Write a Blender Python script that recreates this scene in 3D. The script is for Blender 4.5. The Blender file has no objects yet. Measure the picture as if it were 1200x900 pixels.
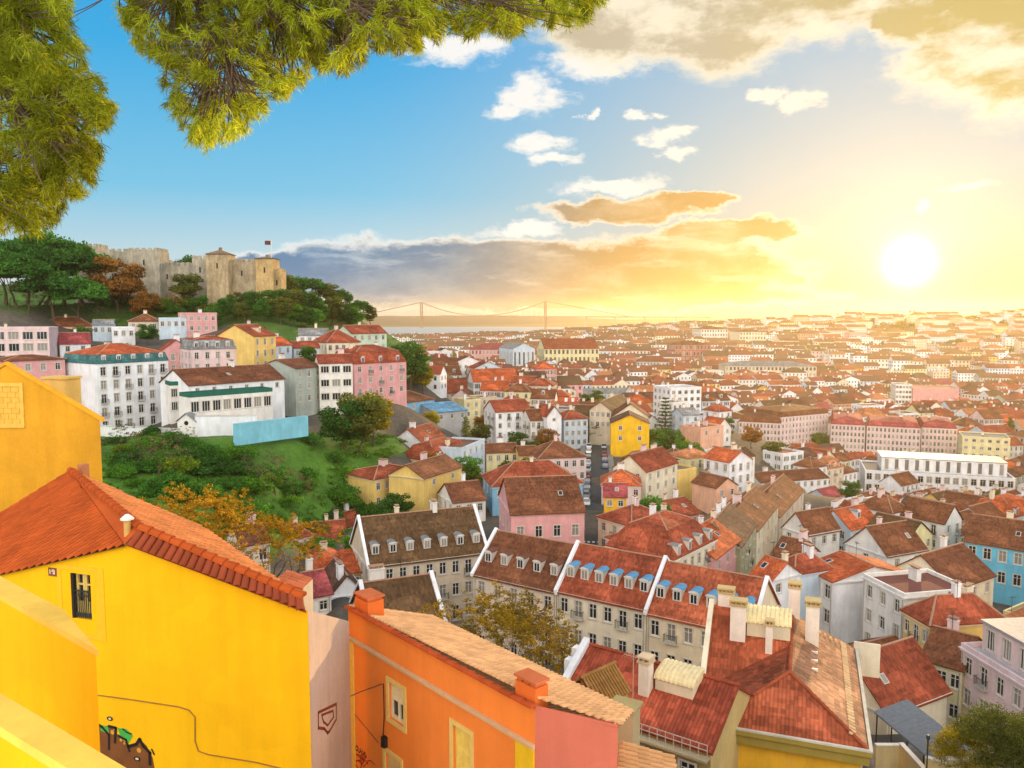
import bpy, math, random
import numpy as np
from mathutils import Vector, Matrix

S = bpy.context.scene
COL = S.collection
R = math.radians
rnd = random.Random(7)

# ------------------------------------------------------------------ camera
CAMZ, FPX, PITCH = 80.0, 942.0, math.atan(82 / 942)
CP, SP = math.cos(PITCH), math.sin(PITCH)
cd = bpy.data.cameras.new('camera')
cd.sensor_width = 36.0
cd.lens = 36.0 * FPX / 1200
cd.clip_start = 0.2
cd.clip_end = 60000
cam = bpy.data.objects.new('camera', cd)
COL.objects.link(cam)
cam.location = (0, 0, CAMZ)
cam.rotation_euler = (math.pi / 2 - PITCH, 0, 0)
S.camera = cam


def ray(px, py):
    xc, yc = (px - 600) / FPX, (450 - py) / FPX
    return Vector((xc, yc * SP + CP, yc * CP - SP))


def P(px, py, Y):
    """world point seen at photo pixel (px, py) at forward distance Y"""
    d = ray(px, py)
    return Vector((0, 0, CAMZ)) + d * (Y / d.y)


def PZ(px, Y, z):
    """world point in photo column px at forward distance Y and height z"""
    k = (z - CAMZ) / Y                       # dz/dy
    yc = (k * CP + SP) / (CP - k * SP)
    dy = yc * SP + CP
    return Vector(((px - 600) / FPX * Y / dy, Y, z))


def proj(p):
    v = Vector(p) - Vector((0, 0, CAMZ))
    f = v.y * CP - v.z * SP
    u = v.y * SP + v.z * CP
    if f < 0.1:
        return (-9999, -9999, f)
    return (600 + FPX * v.x / f, 450 - FPX * u / f, f)


def ray_plane(px, py, p0, n):
    d = ray(px, py)
    o = Vector((0, 0, CAMZ))
    t = (Vector(p0) - o).dot(n) / d.dot(n)
    return o + d * t


# ------------------------------------------------------------------ light
SUN_PX = (1065, 308)
sd = ray(*SUN_PX).normalized()
SUN_AZ = math.atan2(sd.x, sd.y)              # from +Y towards +X
SUN_EL_SEEN = math.asin(sd.z)
SUN_EL = R(8.0)
sl = bpy.data.lights.new('sun', 'SUN')
sl.energy = 5.0
sl.angle = R(0.5)
sl.color = (1.0, 0.66, 0.29)
so = bpy.data.objects.new('sun', sl)
COL.objects.link(so)
sdir = Vector((math.sin(SUN_AZ) * math.cos(SUN_EL), math.cos(SUN_AZ) * math.cos(SUN_EL), math.sin(SUN_EL)))
so.rotation_euler = (-sdir).to_track_quat('-Z', 'Y').to_euler()
so.location = (0, 0, 300)

vs = S.view_settings
S.display_settings.display_device = 'sRGB'
vs.view_transform = 'Standard'
vs.look = 'None'
vs.exposure = 0.12
vs.gamma = 1.0
vs.use_curve_mapping = False
cy = S.cycles
cy.max_bounces = 5
cy.diffuse_bounces = 2
cy.glossy_bounces = 2
cy.transmission_bounces = 3
cy.transparent_max_bounces = 6
cy.volume_bounces = 0
cy.use_denoising = True
cy.caustics_reflective = False
cy.caustics_refractive = False
cy.sample_clamp_indirect = 4.0
try:
    cy.denoising_input_passes = 'RGB_ALBEDO_NORMAL'
    cy.denoising_prefilter = 'ACCURATE'
except Exception:
    pass


# ------------------------------------------------------------------ node helper
class NT:
    def __init__(s, tree):
        s.t = tree
        s.t.nodes.clear()

    def n(s, typ, **kw):
        x = s.t.nodes.new(typ)
        for k, v in kw.items():
            setattr(x, k, v)
        return x

    def put(s, sock, v):
        if v is None:
            return
        if hasattr(v, 'is_output'):
            s.t.links.new(v, sock)
        else:
            try:
                sock.default_value = v
            except Exception:
                sock.default_value = (v, v, v, 1) if len(sock.default_value) == 4 else (v, v, v)

    def m(s, op, a, b=None, c=None, clamp=False):
        x = s.n('ShaderNodeMath', operation=op, use_clamp=clamp)
        for i, v in enumerate((a, b, c)):
            if v is not None:
                s.put(x.inputs[i], v)
        return x.outputs[0]

    def vm(s, op, a, b=None, out=0):
        x = s.n('ShaderNodeVectorMath', operation=op)
        s.put(x.inputs[0], a)
        if b is not None:
            s.put(x.inputs['Scale' if op == 'SCALE' else 1], b)
        return x.outputs[out]

    def mix(s, f, a, b, blend='MIX'):
        x = s.n('ShaderNodeMix', data_type='RGBA', blend_type=blend, clamp_factor=True)
        s.put(x.inputs[0], f)
        for i, v in ((6, a), (7, b)):
            if isinstance(v, tuple) and len(v) == 3:
                v = v + (1,)
            s.put(x.inputs[i], v)
        return x.outputs[2]

    def ss(s, v, lo, hi, a=0.0, b=1.0, kind='SMOOTHSTEP'):
        x = s.n('ShaderNodeMapRange', interpolation_type=kind)
        x.clamp = True
        s.put(x.inputs[0], v)
        for i, q in zip((1, 2, 3, 4), (lo, hi, a, b)):
            x.inputs[i].default_value = q
        return x.outputs[0]

    def ramp(s, f, stops):
        x = s.n('ShaderNodeValToRGB')
        cr = x.color_ramp
        while len(cr.elements) < len(stops):
            cr.elements.new(0.5)
        for e, (p, c) in zip(cr.elements, stops):
            e.position = p
            e.color = tuple(c) + (1,)
        s.put(x.inputs[0], f)
        return x.outputs[0]

    def noise(s, vec, scale, detail=4, rough=0.55, dist=0.0, out=0):
        x = s.n('ShaderNodeTexNoise')
        s.put(x.inputs['Vector'], vec)
        x.inputs['Scale'].default_value = scale
        x.inputs['Detail'].default_value = detail
        x.inputs['Roughness'].default_value = rough
        x.inputs['Distortion'].default_value = dist
        return x.outputs[out]


# ------------------------------------------------------------------ world: sky with clouds
W = bpy.data.worlds.new('World')
S.world = W
W.use_nodes = True
w = NT(W.node_tree)
tc = w.n('ShaderNodeTexCoord').outputs['Generated']
sep = w.n('ShaderNodeSeparateXYZ')
w.put(sep.inputs[0], tc)
dx, dy, dz = sep.outputs
AZ = w.m('ARCTAN2', dx, dy)
EL = w.m('ARCSINE', w.m('MINIMUM', w.m('MAXIMUM', dz, -1.0), 1.0))
nish = w.n('ShaderNodeTexSky', sky_type='NISHITA', sun_disc=False)
nish.sun_elevation = SUN_EL
nish.sun_rotation = SUN_AZ
nish.altitude = 80
nish.dust_density = 1.5
# sky colour: blue away from the sun, pale gold towards it
ang = w.m('ARCCOSINE', w.m('MINIMUM', w.vm('DOT_PRODUCT', tc, tuple(sd), out=1), 1.0))
e01 = w.ss(EL, R(-2), R(32), kind='LINEAR')
blue = w.ramp(e01, [(0.0, (.66, .66, .60)), (.12, (.60, .74, .78)), (.30, (.17, .54, .79)), (.55, (.03, .39, .76)), (1.0, (.010, .25, .62))])
warm = w.ramp(e01, [(0.0, (.52, .33, .12)), (.10, (.52, .40, .22)), (.20, (.50, .48, .42)), (.32, (.47, .53, .53)), (.60, (.42, .53, .61)), (1.0, (.30, .47, .66))])
wf = w.ss(ang, R(4), R(39), 1.0, 0.0)
sky = w.mix(wf, blue, warm)
# rear sky: unseen brightness added behind the camera to fill the facades
rear = w.ss(dy, 0.35, -0.5)
sky = w.mix(rear, sky, (2.9, 2.75, 2.6))
zen = w.m('MULTIPLY', w.ss(EL, R(38), R(75)), 0.8)
sky = w.mix(zen, sky, (.50, .58, .70))


def azel(px, py):
    d = ray(px, py).normalized()
    return math.atan2(d.x, d.y), math.asin(d.z)


comb = w.n('ShaderNodeCombineXYZ')
w.put(comb.inputs[0], AZ)
w.put(comb.inputs[1], EL)
q0 = comb.outputs[0]
nz = w.noise(w.vm('MULTIPLY', q0, (1, 1.8, 1)), 17.0, 7, .60, out=1)
warpd = w.vm('SCALE', w.vm('SUBTRACT', nz, (.5, .5, .5)), 0.075)
qw = w.vm('ADD', q0, w.vm('MULTIPLY', warpd, (1.5, .55, 0)))
nfine = w.noise(w.vm('ADD', w.vm('MULTIPLY', q0, (1, 2.2, 1)), w.vm('SCALE', warpd, .6)), 36.0, 9, .68)
nbig = w.noise(w.vm('MULTIPLY', q0, (1, 2.0, 1)), 9.0, 5, .6)


def cloud(ells):
    best = None
    for (px, py, rx, ry) in ells:
        a, e = azel(px, py)
        k = math.cos(a) ** 2
        v = w.vm('MULTIPLY', w.vm('SUBTRACT', qw, (a, e, 0)), (FPX / (rx * k), FPX / (ry * math.cos(a)), 0))
        x = w.m('SUBTRACT', 1.0, w.vm('LENGTH', v, out=1))
        best = x if best is None else w.m('SMOOTH_MAX', best, x, 0.15)
    return best


# low grey-blue bank above the horizon
bank = cloud([(330, 308, 70, 18), (420, 318, 150, 36), (520, 320, 190, 44), (650, 322, 210, 44), (780, 318, 170, 44), (730, 246, 110, 16), (850, 272, 95, 15),
              (680, 346, 300, 20), (810, 234, 60, 12), (922, 327, 24, 10), (600, 302, 160, 24)])
b = w.m('ADD', bank, w.m('MULTIPLY', w.m('SUBTRACT', nfine, .5), .50))
b = w.m('ADD', b, w.m('MULTIPLY', w.m('SUBTRACT', nbig, .5), .22))
b = w.m('ADD', b, .10)
cov = w.ss(b, .0, .26)
core = w.ss(b, .10, .42)
tsun = w.ss(AZ, R(-17), R(14))
edge0 = w.mix(tsun, (.42, .60, .76), (.85, .62, .34))
body = w.ramp(tsun, [(0, (.035, .20, .43)), (.35, (.11, .23, .37)), (.62, (.30, .27, .25)), (.85, (.46, .27, .10)), (1, (.56, .30, .07))])
nstr = w.noise(w.vm('ADD', w.vm('MULTIPLY', q0, (1, 5.5, 1)), warpd), 7.0, 6, .6)
body = w.mix(w.ss(nstr, .50, .68, 0, .8), body, edge0)
body = w.mix(w.ss(nbig, .42, .68, 0, .4), body, w.mix(tsun, (.42, .56, .66), (1.0, .74, .42)))
edge = w.mix(tsun, (.92, .93, .92), (1.0, .86, .60))
bcol = w.mix(core, edge, body)
sky = w.mix(cov, sky, bcol)
# white puffs
puff = cloud([(622, 112, 44, 28), (596, 126, 26, 16), (632, 172, 36, 15), (650, 190, 40, 9), (683, 133, 10, 7), (520, 60, 62, 20), (560, 52, 50, 16), (755, 133, 22, 7),
              (780, 160, 30, 14), (790, 180, 28, 9), (940, 120, 30, 16), (900, 112, 26, 10), (720, 218, 80, 12), (1135, 222, 36, 8), (1083, 243, 16, 12),
              (610, 268, 60, 9), (700, 72, 70, 22)])
p_ = w.m('ADD', puff, w.m('MULTIPLY', w.m('SUBTRACT', nfine, .5), 1.15))
sky = w.mix(w.ss(p_, -.05, .62, 0, .96), sky, w.mix(w.ss(AZ, 0, R(22)), (.93, .91, .87), (1.0, .90, .70)))
# gold clouds top right
gold = cloud([(740, 30, 120, 46), (850, 40, 110, 46), (950, 10, 110, 42), (690, 30, 60, 26), (820, -30, 260, 50), (1130, 50, 100, 66), (1190, 40, 110, 100), (1230, 80, 100, 60),
              (1060, 10, 50, 44), (1120, -30, 200, 60)])
g = w.m('ADD', gold, w.m('MULTIPLY', w.m('SUBTRACT', nfine, .5), .5))
g = w.m('ADD', g, w.m('MULTIPLY', w.m('SUBTRACT', nbig, .5), .7))
gcore = w.m('MULTIPLY', w.ss(g, .22, .55), w.ss(nbig, .37, .56))
gcol = w.mix(gcore, (.92, .82, .62), w.mix(w.ss(AZ, R(8), R(30)), (.56, .48, .34), (.54, .42, .14)))
sky = w.mix(w.ss(g, -.10, .40), sky, gcol)
# aureole and disc of the sun as seen through thin cloud
aur = w.m('ADD', w.m('MULTIPLY', w.m('POWER', 2.718, w.m('MULTIPLY', ang, -1 / R(2.2))), .8),
          w.m('MULTIPLY', w.m('POWER', 2.718, w.m('MULTIPLY', ang, -1 / R(7.0))), .06))
sky = w.mix(1.0, sky, w.vm('SCALE', (1.0, .80, .50), aur), 'ADD')
lit = w.m('MULTIPLY', w.m('POWER', 2.718, w.m('MULTIPLY', w.m('POWER', w.m('DIVIDE', ang, R(1.0)), 2.0), -1.0)), 4.0)
sky = w.mix(1.0, sky, w.vm('SCALE', (1.0, .93, .75), lit), 'ADD')
bg1 = w.n('ShaderNodeBackground')
w.put(bg1.inputs[0], nish.outputs[0])
bg1.inputs[1].default_value = 0.05
bg2 = w.n('ShaderNodeBackground')
w.put(bg2.inputs[0], sky)
bg2.inputs[1].default_value = 1.05
add = w.n('ShaderNodeMixShader')
add.inputs[0].default_value = .90
W.node_tree.links.new(bg1.outputs[0], add.inputs[1])
W.node_tree.links.new(bg2.outputs[0], add.inputs[2])
wo = w.n('ShaderNodeOutputWorld')
W.node_tree.links.new(add.outputs[0], wo.inputs[0])
W.cycles.sampling_method = 'MANUAL'
W.cycles.sample_map_resolution = 512

# ------------------------------------------------------------------ materials
MATS = {}


def mat(name, build):
    if name in MATS:
        return MATS[name]
    m = bpy.data.materials.new(name)
    m.use_nodes = True
    t = NT(m.node_tree)
    out = t.n('ShaderNodeOutputMaterial')
    sh = build(t)
    m.node_tree.links.new(sh, out.inputs[0])
    MATS[name] = m
    return m


def bsdf(t, col, rough=0.85, spec=0.3, bump=None, bstr=0.3, bdist=0.02, metal=0.0):
    b = t.n('ShaderNodeBsdfPrincipled')
    if isinstance(col, tuple) and len(col) == 3:
        col = col + (1,)
    t.put(b.inputs['Base Color'], col)
    t.put(b.inputs['Roughness'], rough)
    b.inputs['Specular IOR Level'].default_value = spec
    b.inputs['Metallic'].default_value = metal
    if bump is not None:
        bn = t.n('ShaderNodeBump')
        bn.inputs['Strength'].default_value = bstr
        bn.inputs['Distance'].default_value = bdist
        t.put(bn.inputs['Height'], bump)
        t.put(b.inputs['Normal'], bn.outputs[0])
    return b.outputs[0]


def _plaster(t):
    oi = t.n('ShaderNodeObjectInfo')
    o = t.n('ShaderNodeTexCoord').outputs['Object']
    off = t.vm('ADD', o, t.vm('SCALE', (31, 17, 9), oi.outputs['Random']))
    n1 = t.noise(off, 0.35, 5, .6)
    n2 = t.noise(t.vm('MULTIPLY', off, (1.3, 1.3, .16)), 1.0, 4, .6)
    n3 = t.noise(off, 7.0, 3, .6)
    k = t.m('MULTIPLY', t.ss(n1, .3, .7, .82, 1.08, 'LINEAR'), t.ss(n2, .32, .62, .88, 1.02, 'LINEAR'))
    k = t.m('MULTIPLY', k, t.ss(n3, .25, .75, .93, 1.05, 'LINEAR'))
    c = t.vm('SCALE', oi.outputs['Color'], k)
    grime = t.ss(t.noise(t.vm('MULTIPLY', off, (1.0, 1.0, .3)), .7, 6, .65), .56, .80, 0, .42)
    c = t.mix(grime, c, t.mix(.5, c, (.20, .17, .13)))
    return bsdf(t, c, .88, .25, n3, .12, .02)


def _tile(t):
    oi = t.n('ShaderNodeObjectInfo')
    uv = t.n('ShaderNodeUVMap').outputs[0]
    o = t.n('ShaderNodeTexCoord').outputs['Object']
    off = t.vm('ADD', o, t.vm('SCALE', (41, 13, 7), oi.outputs['Random']))
    s_ = t.n('ShaderNodeSeparateXYZ')
    t.put(s_.inputs[0], uv)
    u, v = s_.outputs[0], s_.outputs[1]
    fu, fv = t.m('FLOOR', t.m('DIVIDE', u, .26)), t.m('FLOOR', t.m('DIVIDE', v, .42))
    cx = t.n('ShaderNodeCombineXYZ')
    t.put(cx.inputs[0], fu)
    t.put(cx.inputs[1], fv)
    wn = t.n('ShaderNodeTexWhiteNoise', noise_dimensions='2D')
    t.put(wn.inputs['Vector'], cx.outputs[0])
    rown = t.n('ShaderNodeTexWhiteNoise', noise_dimensions='1D')
    t.put(rown.inputs['W'], fv)
    n1 = t.noise(off, .45, 5, .65)
    n2 = t.noise(off, 2.5, 4, .6)
    k = t.m('MULTIPLY', t.ss(wn.outputs[0], 0, 1, .72, 1.28, 'LINEAR'), t.ss(n1, .3, .7, .70, 1.22, 'LINEAR'))
    k = t.m('MULTIPLY', k, t.ss(rown.outputs[0], 0, 1, .86, 1.12, 'LINEAR'))
    c = t.vm('SCALE', oi.outputs['Color'], k)
    c = t.mix(t.ss(n2, .55, .78, 0, .55), c, (.075, .055, .035))
    c = t.mix(t.ss(t.noise(off, 6.0, 3, .6), .66, .78, 0, .4), c, (.40, .24, .14))
    vo = t.n('ShaderNodeTexVoronoi', feature='F1', distance='CHEBYCHEV')
    t.put(vo.inputs['Vector'], uv)
    vo.inputs['Scale'].default_value = .45
    sv = t.n('ShaderNodeSeparateColor')
    t.put(sv.inputs[0], vo.outputs['Color'])
    c = t.mix(t.ss(sv.outputs[0], .80, .84, 0, .55), c, t.vm('MULTIPLY', c, (1.7, 1.75, 1.7)))
    c = t.mix(t.ss(sv.outputs[1], .86, .9, 0, .5), c, t.vm('SCALE', c, .55))
    wave = t.m('SINE', t.m('MULTIPLY', u, 2 * math.pi / .26))
    saw = t.m('FRACT', t.m('DIVIDE', v, .42))
    h = t.m('ADD', t.m('MULTIPLY', wave, .5), t.m('MULTIPLY', saw, .5))
    return bsdf(t, c, .85, .12, h, .6, .07)


def _claytile(t):
    oi = t.n('ShaderNodeObjectInfo')
    g = t.n('ShaderNodeNewGeometry')
    o = t.n('ShaderNodeTexCoord').outputs['Object']
    k = t.m('MULTIPLY', t.ss(g.outputs['Random Per Island'], 0, 1, .88, 1.12, 'LINEAR'), t.ss(t.noise(o, .9, 5, .65), .3, .7, .80, 1.15, 'LINEAR'))
    c = t.vm('SCALE', oi.outputs['Color'], k)
    n2 = t.noise(o, 9, 4, .6)
    c = t.mix(t.ss(n2, .60, .8, 0, .5), c, (.10, .07, .04))
    return bsdf(t, c, .85, .10, n2, .2, .01)


def _objcol(rough, var=.15, metal=0.0, spec=.3):
    def f(t):
        oi = t.n('ShaderNodeObjectInfo')
        o = t.n('ShaderNodeTexCoord').outputs['Object']
        n = t.noise(o, 3.0, 4, .6)
        return bsdf(t, t.vm('SCALE', oi.outputs['Color'], t.ss(n, .3, .7, 1 - var, 1 + var, 'LINEAR')), rough, spec, n, .08, .01, metal)
    return f


def _glass(t):
    oi = t.n('ShaderNodeObjectInfo')
    r_ = oi.outputs['Random']
    c = t.mix(t.ss(r_, .62, .66, 0, .8), (.018, .022, .028), (.30, .27, .22))
    return bsdf(t, c, t.ss(r_, .6, .7, .08, .5), .6)


def _attr(rough=.88, windows=False):
    def f(t):
        a = t.n('ShaderNodeVertexColor', layer_name='tint').outputs[0]
        o = t.n('ShaderNodeTexCoord').outputs['Object']
        n = t.noise(o, .18, 5, .65)
        n2 = t.noise(o, 1.1, 3, .6)
        k = t.m('MULTIPLY', t.ss(n, .3, .7, .84, 1.12, 'LINEAR'), t.ss(n2, .3, .7, .86, 1.1, 'LINEAR'))
        return bsdf(t, t.vm('SCALE', a, k), rough, .25)
    return f


def _ground(t):
    a = t.n('ShaderNodeVertexColor', layer_name='tint').outputs[0]
    o = t.n('ShaderNodeTexCoord').outputs['Object']
    n = t.noise(o, .12, 6, .65)
    n2 = t.noise(o, 1.3, 4, .65)
    k = t.m('MULTIPLY', t.ss(n, .3, .7, .62, 1.3, 'LINEAR'), t.ss(n2, .3, .7, .75, 1.25, 'LINEAR'))
    return bsdf(t, t.vm('SCALE', a, k), .95, .15, n2, .5, .2)


def _leaf(trans=.45, lo=.6, hi=1.4):
    def f(t):
        oi = t.n('ShaderNodeObjectInfo')
        g = t.n('ShaderNodeNewGeometry')
        o = t.n('ShaderNodeTexCoord').outputs['Object']
        n = t.noise(o, .55, 3, .6)
        k = t.m('MULTIPLY', t.ss(g.outputs['Random Per Island'], 0, 1, .55, 1.45, 'LINEAR'), t.ss(n, .3, .7, lo, hi, 'LINEAR'))
        c = t.vm('SCALE', oi.outputs['Color'], k)
        d = t.n('ShaderNodeBsdfDiffuse')
        t.put(d.inputs[0], c)
        tr = t.n('ShaderNodeBsdfTranslucent')
        t.put(tr.inputs[0], t.vm('MULTIPLY', c, (1.25, 1.15, .6)))
        mx = t.n('ShaderNodeMixShader')
        mx.inputs[0].default_value = trans
        t.t.links.new(d.outputs[0], mx.inputs[1])
        t.t.links.new(tr.outputs[0], mx.inputs[2])
        return mx.outputs[0]
    return f


def _water(t):
    o = t.n('ShaderNodeTexCoord').outputs['Object']
    n = t.noise(t.vm('MULTIPLY', o, (1, .35, 1)), .05, 4, .6)
    return bsdf(t, (.20, .33, .42), .5, .25, n, .25, 1.0)


def _stone(t):
    oi = t.n('ShaderNodeObjectInfo')
    o = t.n('ShaderNodeTexCoord').outputs['Object']
    n1 = t.noise(o, .22, 6, .7)
    n2 = t.noise(t.vm('MULTIPLY', o, (1, 1, .22)), .9, 5, .65)
    n3 = t.noise(o, 2.2, 4, .7)
    k = t.m('MULTIPLY', t.ss(n1, .3, .7, .6, 1.25, 'LINEAR'), t.ss(n2, .3, .7, .65, 1.15, 'LINEAR'))
    k = t.m('MULTIPLY', k, t.ss(n3, .3, .7, .78, 1.15, 'LINEAR'))
    return bsdf(t, t.vm('SCALE', oi.outputs['Color'], k), .95, .2, n3, .6, .15)


M_PL = mat('plaster', _plaster)
M_TILE = mat('roof_tile', _tile)
M_CLAY = mat('clay_tile', _claytile)
M_PAINT = mat('paint', _objcol(.6))
M_FLATP = mat('smooth_plaster', _objcol(.9, .07, 0, .08))
M_METAL = mat('sheet_metal', _objcol(.35, .12, .6))
def _soft(t):
    oi = t.n('ShaderNodeObjectInfo')
    o = t.n('ShaderNodeTexCoord').outputs['Object']
    n1 = t.noise(o, .30, 6, .68)
    n2 = t.noise(t.vm('MULTIPLY', o, (1.6, 1.6, .10)), 1.0, 4, .6)
    n3 = t.noise(o, 14.0, 4, .65)
    k = t.m('MULTIPLY', t.ss(n1, .3, .7, .90, 1.06, 'LINEAR'), t.ss(n2, .35, .7, .94, 1.03, 'LINEAR'))
    k = t.m('MULTIPLY', k, t.ss(n3, .3, .7, .97, 1.03, 'LINEAR'))
    c = t.vm('SCALE', oi.outputs['Color'], k)
    vo = t.n('ShaderNodeTexVoronoi', feature='F1', distance='CHEBYCHEV')
    t.put(vo.inputs['Vector'], t.vm('ADD', o, t.vm('SCALE', t.noise(o, 1.2, 3, .6, out=1), .5)))
    vo.inputs['Scale'].default_value = .38
    sv = t.n('ShaderNodeSeparateColor')
    t.put(sv.inputs[0], vo.outputs['Color'])
    c = t.mix(t.ss(sv.outputs[0], .82, .86, 0, .10), c, t.vm('SCALE', c, 1.5))
    c = t.mix(t.ss(t.noise(t.vm('MULTIPLY', o, (1, 1, .4)), 1.4, 7, .72), .60, .78, 0, .22), c, t.vm('SCALE', c, .62))
    return bsdf(t, c, .9, .08, n3, .10, .01)


M_WEATH = mat('weathered_plaster', _soft)
M_GLASS = mat('window_glass', _glass)
M_FAR = mat('distant_masonry', _attr())
M_GROUND = mat('ground_cover', _ground)
M_LEAF = mat('leaf', _leaf(.45))
M_NEEDLE = mat('needle', _leaf(.62, .30, 1.55))
M_WATER = mat('river_water', _water)
M_STONE = mat('old_stone', _stone)


def solid(name, col, rough=.7, spec=.3, metal=0.0):
    def f(t):
        o = t.n('ShaderNodeTexCoord').outputs['Object']
        n = t.noise(o, 2.5, 4, .6)
        return bsdf(t, t.vm('SCALE', col, t.ss(n, .3, .7, .85, 1.15, 'LINEAR')), rough, spec, None, 0, 0, metal)
    return mat(name, f)


M_SASH = solid('white_sash', (.62, .60, .55), .5)
M_STONETRIM = solid('stone_trim', (.55, .50, .42), .8)
M_IRON = solid('dark_iron', (.03, .032, .03), .5)
M_MORTAR = solid('ridge_mortar', (.34, .19, .12), .9)
M_BARK = solid('bark', (.10, .065, .04), .95)
M_SHUT = solid('shutter_green', (.05, .13, .08), .6)
M_SHUTB = solid('shutter_brown', (.16, .08, .05), .6)
M_ASPHALT = solid('asphalt', (.055, .055, .05), .9)
M_PAVE = solid('paving', (.22, .20, .17), .9)
M_LINE = solid('road_paint', (.7, .68, .6), .7)
M_BLACK = solid('black_paint', (.015, .012, .01), .6)
M_RUBBER = solid('rubber', (.02, .02, .02), .8)


# ------------------------------------------------------------------ mesh builder
class MB:
    def __init__(s):
        s.v, s.f, s.mi, s.uv = [], [], [], {}

    def face(s, pts, mi=0, uv=None):
        i = len(s.v)
        s.v += [tuple(p) for p in pts]
        if uv:
            s.uv[len(s.f)] = uv
        s.f.append(tuple(range(i, i + len(pts))))
        s.mi.append(mi)

    def box(s, x0, x1, y0, y1, z0, z1, mi=0, M=None, skip=''):
        c = [(x0, y0, z0), (x1, y0, z0), (x1, y1, z0), (x0, y1, z0), (x0, y0, z1), (x1, y0, z1), (x1, y1, z1), (x0, y1, z1)]
        if M is not None:
            c = [tuple(M @ Vector(p)) for p in c]
        i = len(s.v)
        s.v += c
        for k, q in (('b', (0, 3, 2, 1)), ('t', (4, 5, 6, 7)), ('f', (0, 1, 5, 4)), ('r', (1, 2, 6, 5)), ('k', (2, 3, 7, 6)), ('l', (3, 0, 4, 7))):
            if k not in skip:
                s.f.append(tuple(i + j for j in q))
                s.mi.append(mi)

    def tube(s, pts, rad, n=6, mi=0, cap=True):
        """tapered tube through pts; rad is a number or one per point"""
        pts = [Vector(p) for p in pts]
        if not hasattr(rad, '__len__'):
            rad = [rad] * len(pts)
        rings = []
        for k, p in enumerate(pts):
            a = pts[max(k - 1, 0)]
            b = pts[min(k + 1, len(pts) - 1)]
            d = (b - a).normalized()
            x = d.cross(Vector((0, 0, 1)) if abs(d.z) < .9 else Vector((1, 0, 0))).normalized()
            y = d.cross(x)
            i = len(s.v)
            for j in range(n):
                t = 2 * math.pi * j / n
                s.v.append(tuple(p + (x * math.cos(t) + y * math.sin(t)) * rad[k]))
            rings.append(i)
        for a, b in zip(rings, rings[1:]):
            for j in range(n):
                s.f.append((a + j, a + (j + 1) % n, b + (j + 1) % n, b + j))
                s.mi.append(mi)
        if cap:
            s.f.append(tuple(rings[-1] + j for j in range(n)))
            s.mi.append(mi)
            s.f.append(tuple(rings[0] + j for j in reversed(range(n))))
            s.mi.append(mi)

    def prism(s, poly, z0, z1, mi=0):
        n = len(poly)
        s.face([(p[0], p[1], z1) for p in poly], mi)
        s.face([(p[0], p[1], z0) for p in reversed(poly)], mi)
        for k in range(n):
            a, b = poly[k], poly[(k + 1) % n]
            s.face([(a[0], a[1], z0), (b[0], b[1], z0), (b[0], b[1], z1), (a[0], a[1], z1)], mi)

    def mesh(s, name, mats, smooth=False):
        me = bpy.data.meshes.new(name)
        me.from_pydata(s.v, [], s.f)
        for m in mats:
            me.materials.append(m)
        if len(mats) > 1:
            me.polygons.foreach_set('material_index', s.mi)
        if s.uv:
            ul = me.uv_layers.new(name='UVMap')
            for pi, uvs in s.uv.items():
                ls = me.polygons[pi].loop_start
                for k, q in enumerate(uvs):
                    ul.data[ls + k].uv = q
        if smooth:
            me.polygons.foreach_set('use_smooth', [True] * len(me.polygons))
        me.update()
        return me


def link(name, data, parent=None, loc=None, rz=None, color=None, M=None):
    o = bpy.data.objects.new(name, data)
    COL.objects.link(o)
    if parent is not None:
        o.parent = parent
    if M is not None:
        o.matrix_local = M
    else:
        if loc is not None:
            o.location = loc
        if rz is not None:
            o.rotation_euler = (0, 0, rz)
    if color is not None:
        o.color = (color[0], color[1], color[2], 1)
    return o


def tag(o, label=None, cat=None, group=None, kind=None):
    if label:
        o['label'] = label
    if cat:
        o['category'] = cat
    if group:
        o['group'] = group
    if kind:
        o['kind'] = kind
    return o


def thing(name, loc, label, cat, group=None, rz=0.0):
    o = link(name, None, None, loc, rz)
    return tag(o, label, cat, group)


def wpart(name, mb, mats, root, color=None, smooth=False, parent=None):
    """part whose mesh was built in world coordinates, under an unrotated root"""
    l = root.location
    mb.v = [(a - l.x, b - l.y, c - l.z) for a, b, c in mb.v]
    return link(name, mb.mesh(name, mats if isinstance(mats, list) else [mats], smooth), parent or root, color=color)


def slab(mb, polys, t, mi=0, mi_edge=None):
    """polys: list of (points, uvs); gives them thickness t downwards"""
    mi_edge = mi if mi_edge is None else mi_edge
    edges = {}
    for pts, uv in polys:
        mb.face(pts, mi, uv)
        mb.face([(p[0], p[1], p[2] - t) for p in reversed(pts)], mi_edge)
        n = len(pts)
        for k in range(n):
            a, b = tuple(round(c, 4) for c in pts[k]), tuple(round(c, 4) for c in pts[(k + 1) % n])
            edges[(a, b)] = 1
    for (a, b) in edges:
        if (b, a) not in edges:
            mb.face([(a[0], a[1], a[2] - t), (b[0], b[1], b[2] - t), b, a], mi_edge)


def slope_uv(pts, o, u, v):
    return [((Vector(p) - o).dot(u), (Vector(p) - o).dot(v)) for p in pts]

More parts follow.
